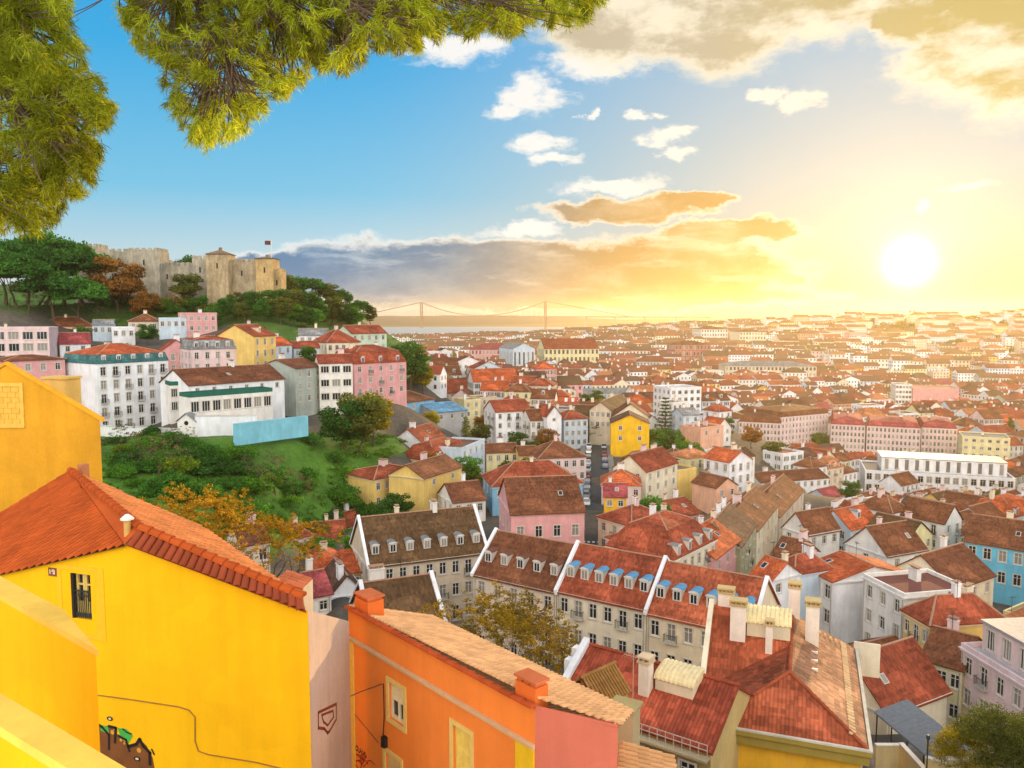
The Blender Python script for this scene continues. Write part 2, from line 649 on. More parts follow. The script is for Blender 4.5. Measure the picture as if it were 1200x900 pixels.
# ------------------------------------------------------------------ colours (real base colours)
C = dict(white=(.78, .78, .78), offwhite=(.75, .72, .66), cream=(.74, .65, .47), yellow=(.72, .50, .15), brightyellow=(.80, .45, .02), pink=(.68, .34, .33), palepink=(.72, .54, .52),
         salmon=(.72, .40, .27), blue=(.20, .42, .58), skyblue=(.14, .50, .68), paleblue=(.52, .62, .70), ochre=(.62, .36, .07), grey=(.42, .42, .40), palegreen=(.50, .62, .48), beige=(.64, .53, .39),
         brick=(.42, .15, .12), olive=(.34, .33, .20), greygreen=(.38, .42, .36), green=(.03, .16, .11), lightyellow=(.72, .64, .34),
         r_red=(.245, .055, .027), r_bright=(.40, .085, .030), r_brown=(.16, .058, .028), r_dark=(.10, .050, .034), r_orange=(.38, .14, .06), r_magenta=(.27, .055, .055), r_moss=(.11, .060, .028), r_blue=(.10, .27, .42),
         r_grey=(.20, .20, .19), r_teal=(.05, .14, .14), r_white=(.66, .66, .66))
WALL_WORD = dict(white='white', offwhite='off-white', cream='cream', yellow='warm yellow', brightyellow='bright yellow', pink='pink', palepink='pale pink', salmon='salmon', blue='blue', skyblue='sky blue',
                 paleblue='pale blue', ochre='ochre', grey='grey', palegreen='pale green', beige='beige', brick='brick red', olive='olive', greygreen='grey-green', green='green', lightyellow='light yellow')
ROOF_WORD = dict(r_red='red', r_bright='bright red', r_brown='brown', r_dark='dark brown', r_orange='orange', r_magenta='crimson', r_moss='mossy brown', r_blue='blue', r_grey='grey', r_teal='dark teal', r_white='white')

# ------------------------------------------------------------------ window prototypes
WIN = {}


def win_mesh(kind, ww, hh, near):
    key = (kind, round(ww, 2), round(hh, 2), near)
    if key in WIN:
        return WIN[key]
    x = ww / 2
    g = MB()
    D = .16
    g.face([(-x - .02, D, -.02), (x + .02, D, -.02), (x + .02, D, hh + .02), (-x - .02, D, hh + .02)], 0)
    fw = .07
    g.box(-x, -x + fw, D - .06, D - .005, 0, hh, 1)
    g.box(x - fw, x, D - .06, D - .005, 0, hh, 1)
    g.box(-x + fw, x - fw, D - .06, D - .005, hh - fw, hh, 1)
    g.box(-x + fw, x - fw, D - .06, D - .005, 0, fw * 1.3, 1)
    nm = 1 if kind != 'wide' else 2
    for k in range(nm):
        cx = -x + (k + 1) * 2 * x / (nm + 1)
        g.box(cx - .045, cx + .045, D - .07, D - .004, fw, hh - fw, 1)
    if kind != 'wide':
        g.box(-x + fw, x - fw, D - .055, D - .003, hh * .68, hh * .68 + .05, 1)
    s = MB()
    t = .14
    s.box(-x - t, -x + .002, -.05, .012, -.02, hh + t, 0)
    s.box(x - .002, x + t, -.05, .012, -.02, hh + t, 0)
    s.box(-x + .002, x - .002, -.052, .012, hh - .002, hh + t, 0)
    s.box(-x - t - .06, x + t + .06, -.10, .013, -.14, -.021, 0)
    if kind in ('shut', 'shutb'):
        for sx in (-1, 1):
            a_ = x + t + .02
            x0_, x1_ = (a_, a_ + ww * .48) if sx > 0 else (-a_ - ww * .48, -a_)
            s.box(x0_, x1_, -.075, -.025, 0, hh, 2 if near else 4)
    if kind == 'arched':
        s.box(-x - .2, x + .2, -.11, .011, hh + t, hh + t + .10, 0)
    r = None
    if kind == 'french':
        r = MB()
        bw = x + .28
        r.box(-bw, bw, -.55, .01, -.13, -.03, 0)
        r.box(-bw, bw, -.55, -.51, .90, .95, 1)
        for sx in (-bw, bw - .04):
            r.box(sx, sx + .04, -.51, -.05, .90, .95, 1)
        n = 9
        for k in range(n + 1):
            cx = -bw + .015 + k * (2 * bw - .03) / n
            r.box(cx - .015, cx + .015, -.54, -.515, -.03, .9, 1)
        for sx in (-bw + .015, bw - .015):
            for yy in (-.36, -.2):
                r.box(sx - .012, sx + .012, yy - .012, yy + .012, -.03, .9, 1)
    if near:
        WIN[key] = (g.mesh('window', [M_GLASS, M_SASH]), s.mesh('surround', [M_STONETRIM, M_STONETRIM, M_SHUT if kind != 'shutb' else M_SHUTB]), r.mesh('balcony', [M_STONETRIM, M_IRON]) if r else None)
    else:
        off = len(g.v)
        g.v += s.v
        g.f += [tuple(i + off for i in f) for f in s.f]
        g.mi += [4 if q == 4 else 2 for q in s.mi]
        if r:
            off = len(g.v)
            g.v += r.v
            g.f += [tuple(i + off for i in f) for f in r.f]
            g.mi += [2 if q == 0 else 3 for q in r.mi]
        WIN[key] = (g.mesh('window', [M_GLASS, M_SASH, M_STONETRIM, M_IRON, M_SHUT if kind != 'shutb' else M_SHUTB]), None, None)
    return WIN[key]


def wall_side(mb, o, u, L, z0, z1, holes, n, mi=0, depth=.18, apex=None):
    """wall rectangle with holes (x0,x1,z0,z1); o origin (x,y), u direction (x,y), n outward normal (x,y)"""
    xs = sorted({0, L} | {round(h[0], 4) for h in holes} | {round(h[1], 4) for h in holes})
    zs = sorted({z0, z1} | {round(h[2], 4) for h in holes} | {round(h[3], 4) for h in holes})

    def pt(a, z, inn=0.0):
        return (o[0] + u[0] * a - n[0] * inn, o[1] + u[1] * a - n[1] * inn, z)
    hs = [tuple(round(c, 4) for c in h) for h in holes]
    for xa, xb in zip(xs, xs[1:]):
        run = None
        for za, zb in zip(zs, zs[1:]):
            cx, cz = (xa + xb) / 2, (za + zb) / 2
            inside = any(h[0] < cx < h[1] and h[2] < cz < h[3] for h in hs)
            if inside:
                if run is not None:
                    mb.face([pt(xa, run), pt(xb, run), pt(xb, za), pt(xa, za)], mi)
                    run = None
            elif run is None:
                run = za
        if run is not None:
            mb.face([pt(xa, run), pt(xb, run), pt(xb, z1), pt(xa, z1)], mi)
    for h in hs:
        a, b, c, d = h
        mb.face([pt(a, c), pt(a, c, depth), pt(a, d, depth), pt(a, d)], mi)
        mb.face([pt(b, c, depth), pt(b, c), pt(b, d), pt(b, d, depth)], mi)
        mb.face([pt(a, c), pt(b, c), pt(b, c, depth), pt(a, c, depth)], mi)
        mb.face([pt(a, d, depth), pt(b, d, depth), pt(b, d), pt(a, d)], mi)
    if apex is not None:
        mb.face([pt(0, z1), pt(L, z1)] + [pt(a, z) for a, z in apex], mi)


def sides(w, d):
    return {'front': ((0, 0), (1, 0), w, (0, -1), 0.0), 'right': ((w, 0), (0, 1), d, (1, 0), math.pi / 2),
            'back': ((w, d), (-1, 0), w, (0, 1), math.pi), 'left': ((0, d), (0, -1), d, (-1, 0), -math.pi / 2)}


def roof_polys(kind, w, d, h, rise, o=.3, hm=2.4, inset=.9):
    """list of (pts, uv) of the top surface + ridge lines, local house coordinates"""
    t = .16
    z = h + t + .01
    out, lines = [], []

    def add(pts, u, v):
        V_ = [Vector(p) for p in pts]
        org = V_[0]
        out.append(([tuple(p) for p in V_], slope_uv(V_, org, Vector(u), Vector(v).normalized())))
    if kind == 'gx':
        s = rise / (d / 2)
        e = z - o * s
        add([(-o, -o, e), (w + o, -o, e), (w + o, d / 2, z + rise), (-o, d / 2, z + rise)], (1, 0, 0), (0, d / 2, rise))
        add([(w + o, d + o, e), (-o, d + o, e), (-o, d / 2, z + rise), (w + o, d / 2, z + rise)], (-1, 0, 0), (0, -d / 2, rise))
        lines.append(((-o, d / 2, z + rise), (w + o, d / 2, z + rise)))
    elif kind == 'gy':
        s = rise / (w / 2)
        e = z - o * s
        add([(-o, d + o, e), (-o, -o, e), (w / 2, -o, z + rise), (w / 2, d + o, z + rise)], (0, -1, 0), (w / 2, 0, rise))
        add([(w + o, -o, e), (w + o, d + o, e), (w / 2, d + o, z + rise), (w / 2, -o, z + rise)], (0, 1, 0), (-w / 2, 0, rise))
        lines.append(((w / 2, -o, z + rise), (w / 2, d + o, z + rise)))
    elif kind in ('hip', 'mansard'):
        x0, x1, y0, y1, zz = -o, w + o, -o, d + o, z
        if kind == 'mansard':
            x0, x1, y0, y1 = -.12, w + .12, -.12, d + .12
            X0, X1, Y0, Y1, Z = inset, w - inset, inset, d - inset, z + hm
            q = [((x0, y0, z), (x1, y0, z), (X1, Y0, Z), (X0, Y0, Z)), ((x1, y0, z), (x1, y1, z), (X1, Y1, Z), (X1, Y0, Z)),
                 ((x1, y1, z), (x0, y1, z), (X0, Y1, Z), (X1, Y1, Z)), ((x0, y1, z), (x0, y0, z), (X0, Y0, Z), (X0, Y1, Z))]
            for k, f in enumerate(q):
                u = Vector(f[1]) - Vector(f[0])
                add(f, u.normalized(), (Vector(f[3]) + Vector(f[2]) - Vector(f[0]) - Vector(f[1])) / 2)
            out_low = len(out)
            x0, x1, y0, y1, zz = X0, X1, Y0, Y1, Z
        m = min(x1 - x0, y1 - y0) / 2
        xm0, xm1, ym0, ym1 = x0 + m, x1 - m, y0 + m, y1 - m
        if x1 - x0 >= y1 - y0:
            ra, rb = (xm0, ym0, zz + rise), (xm1, ym0, zz + rise)
            add([(x0, y0, zz), (x1, y0, zz), rb, ra], (1, 0, 0), (0, m, rise))
            add([(x1, y1, zz), (x0, y1, zz), ra, rb], (-1, 0, 0), (0, -m, rise))
            add([(x1, y0, zz), (x1, y1, zz), rb], (0, 1, 0), (-m, 0, rise))
            add([(x0, y1, zz), (x0, y0, zz), ra], (0, -1, 0), (m, 0, rise))
        else:
            ra, rb = (xm0, ym0, zz + rise), (xm0, ym1, zz + rise)
            add([(x0, y0, zz), (x1, y0, zz), ra], (1, 0, 0), (0, m, rise))
            add([(x1, y1, zz), (x0, y1, zz), rb], (-1, 0, 0), (0, -m, rise))
            add([(x1, y0, zz), (x1, y1, zz), rb, ra], (0, 1, 0), (-m, 0, rise))
            add([(x0, y1, zz), (x0, y0, zz), ra, rb], (0, -1, 0), (m, 0, rise))
        lines.append((ra, rb))
        for c, e in (((x0, y0, zz), ra), ((x1, y0, zz), ra if x1 - x0 < y1 - y0 else rb), ((x0, y1, zz), rb if x1 - x0 < y1 - y0 else ra), ((x1, y1, zz), rb)):
            lines.append((c, e))
    elif kind == 'shed':
        s = rise / d
        add([(-o, -o, z - o * s), (w + o, -o, z - o * s), (w + o, d + o, z + rise + o * s), (-o, d + o, z + rise + o * s)], (1, 0, 0), (0, d, rise))
    return out, lines, t


HOUSES = []      # records: root, polygon footprint, screen box
FOOT = []        # footprints for the overlap test


def chimney_mesh(cw, cdp, ch, pots=True):
    key = ('chim', round(cw, 1), round(cdp, 1), round(ch, 1))
    if key not in WIN:
        m = MB()
        m.box(-cw / 2, cw / 2, -cdp / 2, cdp / 2, -1.2, ch, 0)
        m.box(-cw / 2 - .08, cw / 2 + .08, -cdp / 2 - .08, cdp / 2 + .08, ch, ch + .12, 0)
        n = max(1, int(cw / .5))
        for k in range(n):
            cx = -cw / 2 + (k + .5) * cw / n
            m.box(cx - .13, cx + .13, -.16, .16, ch + .12, ch + .36, 1)
        m.box(-cw / 2 - .03, cw / 2 + .03, -cdp / 2 - .03, cdp / 2 + .03, ch + .36, ch + .44, 1)
        WIN[key] = m.mesh('chimney', [M_PL, M_MORTAR])
    return WIN[key]


def house(label, F, dep, h, roof='gx', rise=3.0, wc='white', rc='r_red', cols=3, rows=2, st=3.2, wk='plain', ww=1.0, wh=1.55, cat='house', group=None, name='house', sidecols=None, dorm=0, dcol='r_blue', dset=1.6,
          chim=1, cornice=None, verge=False, hm=2.4, inset=.9, near=None, ov=.3, balc=.0, top=None, lowc=None, pcol=None, base=3.0, blind=(), nick=None, mroof=None, fill=False, wofs=.75, crn=None, gap=None):
    """F = (xl, yl, Yl, xr, Yr): the facade's eave line, left end at photo pixel (xl, yl) and distance Yl, right end in column xr at distance Yr; or ('w', x, y, z_eave, angle, width)"""
    if F[0] == 'w':
        _, ox, oy, ze, ang, w_ = F
    else:
        a = P(F[0], F[1], F[2])
        b = PZ(F[3], F[4], a.z)
        ang = math.atan2(b.y - a.y, b.x - a.x)
        w_ = math.hypot(b.x - a.x, b.y - a.y)
        ox, oy, ze = a.x, a.y, a.z
    ca, sa = math.cos(ang), math.sin(ang)

    def tow(x, y):
        return (ox + ca * x - sa * y, oy + sa * x + ca * y)
    d = dep
    z0 = ze - h
    root = thing(name, (ox, oy, z0), label, cat, group, ang)
    dist = math.hypot(*tow(w_ / 2, 0))
    if near is None:
        near = dist < 125
    wcol = C[wc] if isinstance(wc, str) else wc
    rcol = C[rc] if isinstance(rc, str) else rc
    j = 1 + (rnd.random() - .5) * .16
    rcol = tuple(c * j for c in rcol)
    mb = MB()
    sd_ = sides(w_, d)
    camv = {}
    wins = []
    for sname, (o, u, L, n, rz) in sd_.items():
        mid = tow(o[0] + u[0] * L / 2, o[1] + u[1] * L / 2)
        nw = (ca * n[0] - sa * n[1], sa * n[0] + ca * n[1])
        vis = nw[0] * -mid[0] + nw[1] * -mid[1] > 0
        camv[sname] = vis
        holes = []
        if vis and rows > 0:
            if sname == 'front':
                nc = cols
            elif sidecols is not None and sname in sidecols:
                nc = sidecols[sname]
            elif sidecols is not None:
                nc = 0
            else:
                nc = max(0, int(L / max(2.6, w_ / max(cols, 1)) + .2)) if rnd.random() < .8 else 0
            for r_ in range(rows):
                for c_ in range(nc):
                    if (sname, r_, c_) in blind:
                        continue
                    pitch = L / nc
                    cx = (c_ + .5) * pitch
                    k, kw, kh = wk, min(ww, pitch * (.72 if wk not in ('shut', 'shutb') else .42)), wh
                    if balc and ((c_ * 7 + r_ * 3 + int(balc * 10)) % 10) < balc * 10 and wk == 'plain':
                        k, kh = 'french', min(2.1, st - .75)
                    zt = h - wofs - r_ * st
                    if wk != 'wide' and k != 'french' and not fill and wh < 1.8:
                        pass
                    if zt - kh < -2.5:
                        continue
                    holes.append((cx - kw / 2, cx + kw / 2, zt - kh, zt))
                    wins.append((k, kw, kh, o[0] + u[0] * cx, o[1] + u[1] * cx, zt - kh, rz))
        apex = None
        tz = h
        if roof == 'gx' and sname in ('left', 'right'):
            apex = [(L / 2, h + rise)]
        if roof == 'gy' and sname in ('front', 'back'):
            apex = [(L / 2, h + rise)]
        if roof == 'shed':
            if sname == 'back':
                tz = h + rise
            if sname == 'left':
                apex = [(0, h + rise)]
            if sname == 'right':
                apex = [(L, h + rise)]
        wall_side(mb, o, u, L, -base, tz, holes, n, 0, apex=apex)
    link('wall', mb.mesh('wall', [M_PL]), root, color=wcol)
    for k, kw, kh, x, y, z, rz in wins:
        g, s, rl = win_mesh(k, kw, kh, near)
        wo_ = link('window', g, root, (x, y, z), rz)
        if s:
            link('surround', s, wo_)
        if rl:
            link('balcony', rl, wo_)
    # roof
    if roof == 'flat':
        rb = MB()
        rb.box(.25, w_ - .25, .25, d - .25, h - .25, h - .02, 0)
        pr = .5 if not pcol else .9
        rf = link('roof', rb.mesh('roof', [M_FLATP]), root, color=tuple(c * .6 + .04 for c in rcol))
        pb = MB()
        o2 = .06
        pb.box(-o2, w_ + o2, -o2, .25, h + .002, h + pr)
        pb.box(-o2, w_ + o2, d - .25, d + o2, h + .002, h + pr)
        pb.box(-o2, .25, .25, d - .25, h + .002, h + pr)
        pb.box(w_ - .25, w_ + o2, .25, d - .25, h + .002, h + pr)
        link('parapet', pb.mesh('parapet', [M_PL]), root, color=pcol or wcol)
        zr = h
        slope = 0
    else:
        polys, lines, t = roof_polys(roof, w_, d, h, rise, ov, hm, inset)
        rb = MB()
        if lowc and roof == 'mansard':
            lb = MB()
            slab(lb, polys[:4], t, 0)
            link('mansard_slope', lb.mesh('mansard_slope', [M_TILE]), root, color=C[lowc])
            polys = polys[4:]
        slab(rb, polys, t, 0)
        if dist < 330:
            for a_, b_ in lines:
                if (Vector(a_) - Vector(b_)).length > .3:
                    rb.tube([a_, b_], .13, 5, 1)
        rm = mroof or M_TILE
        rf = link('roof', rb.mesh('roof', [rm, M_MORTAR]), root, color=rcol)
        zr = h + rise
    # chimneys
    for k in range(chim):
        cw, cdp, chh = rnd.choice(((.7, .6, 1.0), (1.1, .6, 1.2), (1.6, .7, 1.3), (.8, .7, 1.6)))
        fx = w_ * (.18 + .64 * ((k + rnd.random()) / max(chim, 1)))
        if roof == 'gx':
            p = (fx, d * .5 + .4, h + rise)
        elif roof == 'gy':
            p = (w_ * .5 + rnd.choice((-.6, .6)), d * (.2 + .6 * rnd.random()), h + rise - .2)
        elif roof == 'hip':
            p = (w_ / 2 + (rnd.random() - .5) * max(0, w_ - d) * .8, d / 2 + (rnd.random() - .5) * max(0, d - w_) * .8, h + rise - .2)
        elif roof == 'mansard':
            p = (fx, d * .6, h + hm + rise * .6)
        elif roof == 'shed':
            p = (fx, d * .7, h + rise * .7)
        else:
            p = (fx, d * .6, h + .2)
        link('chimney', chimney_mesh(cw, cdp, chh), rf, p, rnd.choice((0, 0, math.pi / 2)), rnd.choice((C['white'], C['cream'], C['palepink'], C['offwhite'])))
    # dormers on the front slope
    if dorm:
        if roof == 'mansard':
            sl_ = hm / (inset + .12)
        elif roof == 'hip':
            sl_ = rise / (min(w_, d) / 2 + ov)
        else:
            sl_ = rise / (d / 2)
        yd = dset if roof != 'mansard' else .12
        zd = h + .17 + sl_ * yd
        dh, dw = (1.3, 1.1) if roof != 'mansard' else (min(1.5, max(1.25, hm * .62)), 1.1)
        dl = min((dh + .35) / max(sl_, .3) + .2, d / 2 - yd)
        key = ('dorm', round(dh, 2), round(dl, 2), dcol)
        if key not in WIN:
            m = MB()
            m.box(-dw / 2, dw / 2, 0, dl, -.5, dh, 0)
            r2 = MB()
            n = 6
            arc = [(-(dw / 2 + .1) * math.cos(math.pi * q / n), dh + .30 * math.sin(math.pi * q / n)) for q in range(n + 1)]
            for (xa, za), (xb, zb) in zip(arc, arc[1:]):
                r2.face([(xa, -.12, za + .01), (xb, -.12, zb + .01), (xb, dl, zb + .01), (xa, dl, za + .01)], 0)
            r2.face([(x_, -.12, z_ + .01) for x_, z_ in reversed(arc)], 1)
            g2 = MB()
            g2.face([(-.36, -.012, .12), (.36, -.012, .12), (.36, -.012, dh - .18), (-.36, -.012, dh - .18)], 0)
            for (a1, b1, c1, d1) in ((-.44, -.36, .04, dh - .1), (.36, .44, .04, dh - .1), (-.36, .36, dh - .18, dh - .1), (-.36, .36, .04, .12), (-.035, .035, .12, dh - .18)):
                g2.box(a1, b1, -.045, -.002, c1, d1, 1)
            WIN[key] = (m.mesh('dormer', [M_PL]), r2.mesh('dormer_roof', [M_PAINT, M_SASH]), g2.mesh('dormer_window', [M_GLASS, M_SASH]))
        dm, dr, dg = WIN[key]
        for k in range(dorm):
            o_ = link('dormer', dm, root, (w_ * (k + .5) / dorm, yd, zd), 0, tuple(.5 * c + .25 for c in wcol))
            link('dormer_roof', dr, o_, color=C[dcol])
            link('window', dg, o_)
    if roof in ('gx', 'hip') and 75 < dist < 240:
        if rnd.random() < .35:
            if 'aerial' not in WIN:
                m = MB()
                m.tube([(0, 0, -.6), (0, 0, 2.6)], .03, 5)
                m.tube([(-.6, 0, 2.45), (.5, 0, 2.45)], .02, 4)
                for q in range(6):
                    m.tube([(-.55 + q * .19, -.32 + q * .03, 2.45), (-.55 + q * .19, .32 - q * .03, 2.45)], .014, 4)
                WIN['aerial'] = m.mesh('aerial', [M_IRON])
            link('aerial', WIN['aerial'], rf, (w_ * rnd.uniform(.3, .7), d / 2, h + rise * .95), rnd.uniform(0, 3))
        if roof == 'gx' and not dorm and rnd.random() < .35:
            if 'sky' not in WIN:
                m = MB()
                m.box(-.4, .4, -.55, .55, -.06, .06, 1)
                m.face([(-.32, -.47, .065), (.32, -.47, .065), (.32, .47, .065), (-.32, .47, .065)], 0)
                WIN['sky'] = m.mesh('skylight', [M_GLASS, M_STONETRIM])
            o_ = link('skylight', WIN['sky'], rf, (w_ * rnd.uniform(.2, .8), d * .25, h + .2 + rise * .5))
            o_.rotation_euler = (math.atan2(rise, d / 2), 0, 0)
    if cornice is None:
        cornice = dist < 190 and not fill
    if cornice:
        cb = MB()
        t0, t1 = .03, .22
        for zz0, zz1, pj in ((h - .34, h - .14, .12), (h - .14, h - .002, .24)):
            cb.box(-pj, w_ + pj, -pj, .0 - .003, zz0, zz1)
            cb.box(w_ + .003, w_ + pj, .0, d, zz0, zz1)
            cb.box(-pj, -.003, .0, d, zz0, zz1)
        link('cornice', cb.mesh('cornice', [M_PL]), root, color=crn or tuple(min(.75, c * .6 + .28) for c in wcol))
    if verge:
        for xx in ((-.32, .12), (w_ - .12, w_ + .32)):
            vb = MB()
            rz_ = rise / (d / 2)
            prof = [(-.35, h + .1 - .35 * rz_), (d / 2, h + rise + .15), (d + .35, h + .1 - .35 * rz_)]
            n3 = len(prof)
            i0 = 0
            vb.v = [(x_, y_, z_ + e_) for x_ in xx for e_ in (0, .38) for y_, z_ in prof]
            def ix(a_, b_, c_):
                return a_ * 6 + b_ * 3 + c_
            for q in range(2):
                vb.f += [(ix(0, 1, q), ix(1, 1, q), ix(1, 1, q + 1), ix(0, 1, q + 1)), (ix(0, 0, q), ix(0, 1, q), ix(0, 1, q + 1), ix(0, 0, q + 1)), (ix(1, 1, q), ix(1, 0, q), ix(1, 0, q + 1), ix(1, 1, q + 1))]
            vb.f += [(ix(0, 0, 0), ix(1, 0, 0), ix(1, 1, 0), ix(0, 1, 0)), (ix(1, 0, 2), ix(0, 0, 2), ix(0, 1, 2), ix(1, 1, 2))]
            vb.mi = [0] * len(vb.f)
            link('verge_wall', vb.mesh('verge_wall', [M_PL]), root, color=C['white'])
    if near and dist < 140:
        for xx in (.25, w_ - .25):
            pm = MB()
            pm.tube([(xx, -.09, -base), (xx, -.09, h - .4)], .05, 6)
            link('downpipe', pm.mesh('downpipe', [M_PAINT]), root, color=(.36, .34, .30))
    if top:
        x0, x1, y0, y1, th, tcols = top
        tb = MB()
        wl = x1 - x0
        hs = [((q + .5) * wl / tcols - .6, (q + .5) * wl / tcols + .6, h + .5, h + th - .5) for q in range(tcols)]
        wall_side(tb, (x0, y0), (1, 0), wl, h, h + th, hs, (0, -1))
        wall_side(tb, (x1, y0), (0, 1), y1 - y0, h, h + th, [], (1, 0))
        wall_side(tb, (x0, y1), (0, -1), y1 - y0, h, h + th, [], (-1, 0))
        wall_side(tb, (x1, y1), (-1, 0), wl, h, h + th, [], (0, 1))
        up_ = link('upper_storey', tb.mesh('upper_storey', [M_PL]), root, color=wcol)
        tb = MB()
        tb.box(x0 - .2, x1 + .2, y0 - .2, y1 + .2, h + th + .003, h + th + .3)
        link('flat_roof', tb.mesh('flat_roof', [M_PAINT]), up_, color=(.30, .29, .28))
        g, s, rl = win_mesh('wide', 1.2, th - 1.0, False)
        for q in range(tcols):
            link('window', g, up_, (x0 + (q + .5) * wl / tcols, y0, h + .5), 0)
    corners = [tow(-.4, -.4), tow(w_ + .4, -.4), tow(w_ + .4, d + .4), tow(-.4, d + .4)]
    pr = [proj((x_, y_, zz)) for x_, y_ in corners for zz in (z0, ze + rise + (hm if roof == 'mansard' else 0))]
    box = (min(p[0] for p in pr), min(p[1] for p in pr), max(p[0] for p in pr), max(p[1] for p in pr))
    rec = dict(root=root, c=tow(w_ / 2, d / 2), foot=corners, box=box, dist=dist, nick=nick or label, gz=z0, fc=tow(w_ / 2, -1.0), ang=ang, w=w_, d=d, ze=ze, hero=not fill)
    HOUSES.append(rec)
    FOOT.append((np.array(corners), max(w_, d)))
    return root, rec

# ------------------------------------------------------------------ the houses one can tell apart
def H(label, F, dep, h, **k):
    return house(label, F, dep, h, **k)


def castle_slope():
    H('white five-storey hotel with a dark teal dormer band under its red roof', (113, 427, 184, 197, 199), 15, 17, roof='mansard', rise=2.3, hm=1.9, inset=.45, wc='white', rc='r_bright', cols=6, rows=5, st=3.15, wh=2.0, ww=1.25, balc=.5, cat='hotel', name='hotel', sidecols={},
      dorm=5, dcol='r_teal', lowc='r_teal', nick='the five-storey white hotel', chim=1)
    H('pale pink modern block with long glazed bands under a flat roof', (-45, 386, 215, 57, 222), 14, 12, roof='flat', wc='palepink', rc='r_brown', cols=6, rows=3, wk='wide', ww=2.6, wh=2.1, sidecols={}, chim=1, cat='apartment building', name='apartment_building', nick='the pink glazed block')
    H('low pink house with four small windows behind the ochre gable', (5, 424, 180, 76, 190), 10, 9, roof='hip', rise=1.0, wc='pink', rc='r_brown', cols=4, rows=1, ww=1.1, wh=1.6, sidecols={}, chim=0)
    H('small white house with a crimson roof beside the white hotel', (70, 403, 232, 106, 236), 8, 6, roof='gx', rise=3, wc='white', rc='r_magenta', cols=2, rows=1, sidecols={})
    H('pink house with brown hipped roof below the castle pines', (42, 383, 262, 110, 268), 11, 7, roof='hip', rise=3, wc='salmon', rc='r_brown', cols=5, rows=1)
    H('pale blue cottage below the orange autumn tree', (108, 381, 256, 132, 258), 8, 6, roof='gx', rise=1.6, wc='paleblue', rc='r_grey', cols=3, rows=1, chim=0)
    H('small white flat-roofed house below the castle wall', (131, 385, 250, 158, 253), 8, 6, roof='flat', wc='white', rc='r_white', cols=3, rows=1, chim=0)
    H('brown-roofed low house tucked under the tall castle tower', (150, 377, 268, 187, 271), 10, 6, roof='hip', rise=2.6, wc='beige', rc='r_brown', cols=3, rows=1)
    H('long white terrace house with flat roof under the castle', (186, 374, 262, 226, 266), 9, 7, roof='flat', wc='paleblue', rc='r_white', cols=5, rows=1, chim=1)
    H('rose pink flat-roofed house under the castle watchtower', (220, 368, 264, 254, 270), 10, 8, roof='flat', wc='pink', rc='r_brown', cols=4, rows=2, wh=1.4)
    H('small pink gabled house with arched windows behind the white hotel', (188, 412, 220, 226, 224), 9, 8, roof='gy', rise=3, wc='pink', rc='r_red', cols=4, rows=2, wk='arched', wh=1.8)
    H('pale pink house with blue dormered mansard and thin red roof', (224, 410, 215, 285, 224), 12, 10, roof='mansard', rise=1.0, hm=2.4, wc='palepink', rc='r_red', cols=5, rows=2, dorm=5, dcol='r_blue', lowc='r_grey', wh=1.8, nick='the pale pink mansard house')
    H('tall ochre house with red gable roof above the white annex', (297, 394, 221, 323, 231), 12, 12, roof='gx', rise=3, wc='yellow', rc='r_red', cols=3, rows=3, sidecols={}, nick='the tall ochre house', dorm=1, dcol='r_red', wh=1.8)
    H('small pale blue house with red roof beside the ochre house', (323, 405, 232, 342, 238), 8, 7, roof='gx', rise=2.2, wc='paleblue', rc='r_bright', cols=2, rows=1)
    H('long white hotel annex with a brown gable roof', (221, 452, 178, 333, 197), 13, 10, roof='gx', rise=3.2, wc='white', rc='r_brown', cols=6, rows=1, st=3.2, wh=1.2, ww=.8, sidecols={}, cat='hotel annex', name='hotel_annex', nick='the long white annex', chim=1)
    H('upper white glazed pavilion with dark green rim against the white annex', (199, 452, 180, 257, 186), 5, 7, roof='flat', wc='offwhite', pcol=(.02, .12, .09), rc='r_teal', cols=6, rows=2, st=3, wk='wide', ww=1.7, wh=1.9, chim=0, cat='pavilion', name='pavilion', sidecols={})
    H('lower glazed terrace pavilion with dark green rim and long windows', (222, 466, 173, 319, 187), 5, 5.5, roof='flat', wc='offwhite', pcol=(.02, .13, .09), rc='r_teal', cols=8, rows=1, wk='wide', ww=2.3, wh=2.3, wofs=1.0, chim=0, cat='pavilion', name='pavilion', sidecols={})
    H('olive grey house with a red roof above the blue wall', (346, 432, 205, 377, 214), 13, 13, roof='gx', rise=2, wc='greygreen', rc='r_brown', cols=3, rows=3, sidecols={})
    H('white house with three storeys of green glazed balconies', (374, 426, 211, 413, 214), 10, 13, roof='gx', rise=2, wc='offwhite', rc='r_red', cols=3, rows=3, st=3.6, wk='wide', ww=2.2, wh=1.8, nick='the green-balconied white house')
    H('large pink house with red mansard roof and pink dormers', (415, 427, 228, 476, 240), 14, 11, roof='mansard', rise=1.8, hm=3.2, inset=1.6, wc='pink', rc='r_red', cols=5, rows=3, dorm=3, dcol='r_red', balc=.4, chim=2, nick='the large pink mansard house')
    H('cream house with red hipped roof between the ochre and pink houses', (383, 402, 250, 422, 256), 13, 8, roof='hip', rise=4, wc='cream', rc='r_red', cols=5, rows=2)
    H('blue-green house with red gable roof at the foot of the wooded slope', (412, 391, 272, 453, 282), 10, 9, roof='gx', rise=2.6, wc='palegreen', rc='r_red', cols=5, rows=2)
    H('white house with grey roof half hidden below the hillside trees', (350, 393, 262, 384, 264), 9, 7, roof='gx', rise=2, wc='white', rc='r_grey', cols=4, rows=1)
    H('white cottage with red roof beside the reddish bush', (344, 408, 240, 374, 243), 8, 6, roof='gx', rise=1.8, wc='paleblue', rc='r_red', cols=3, rows=1)
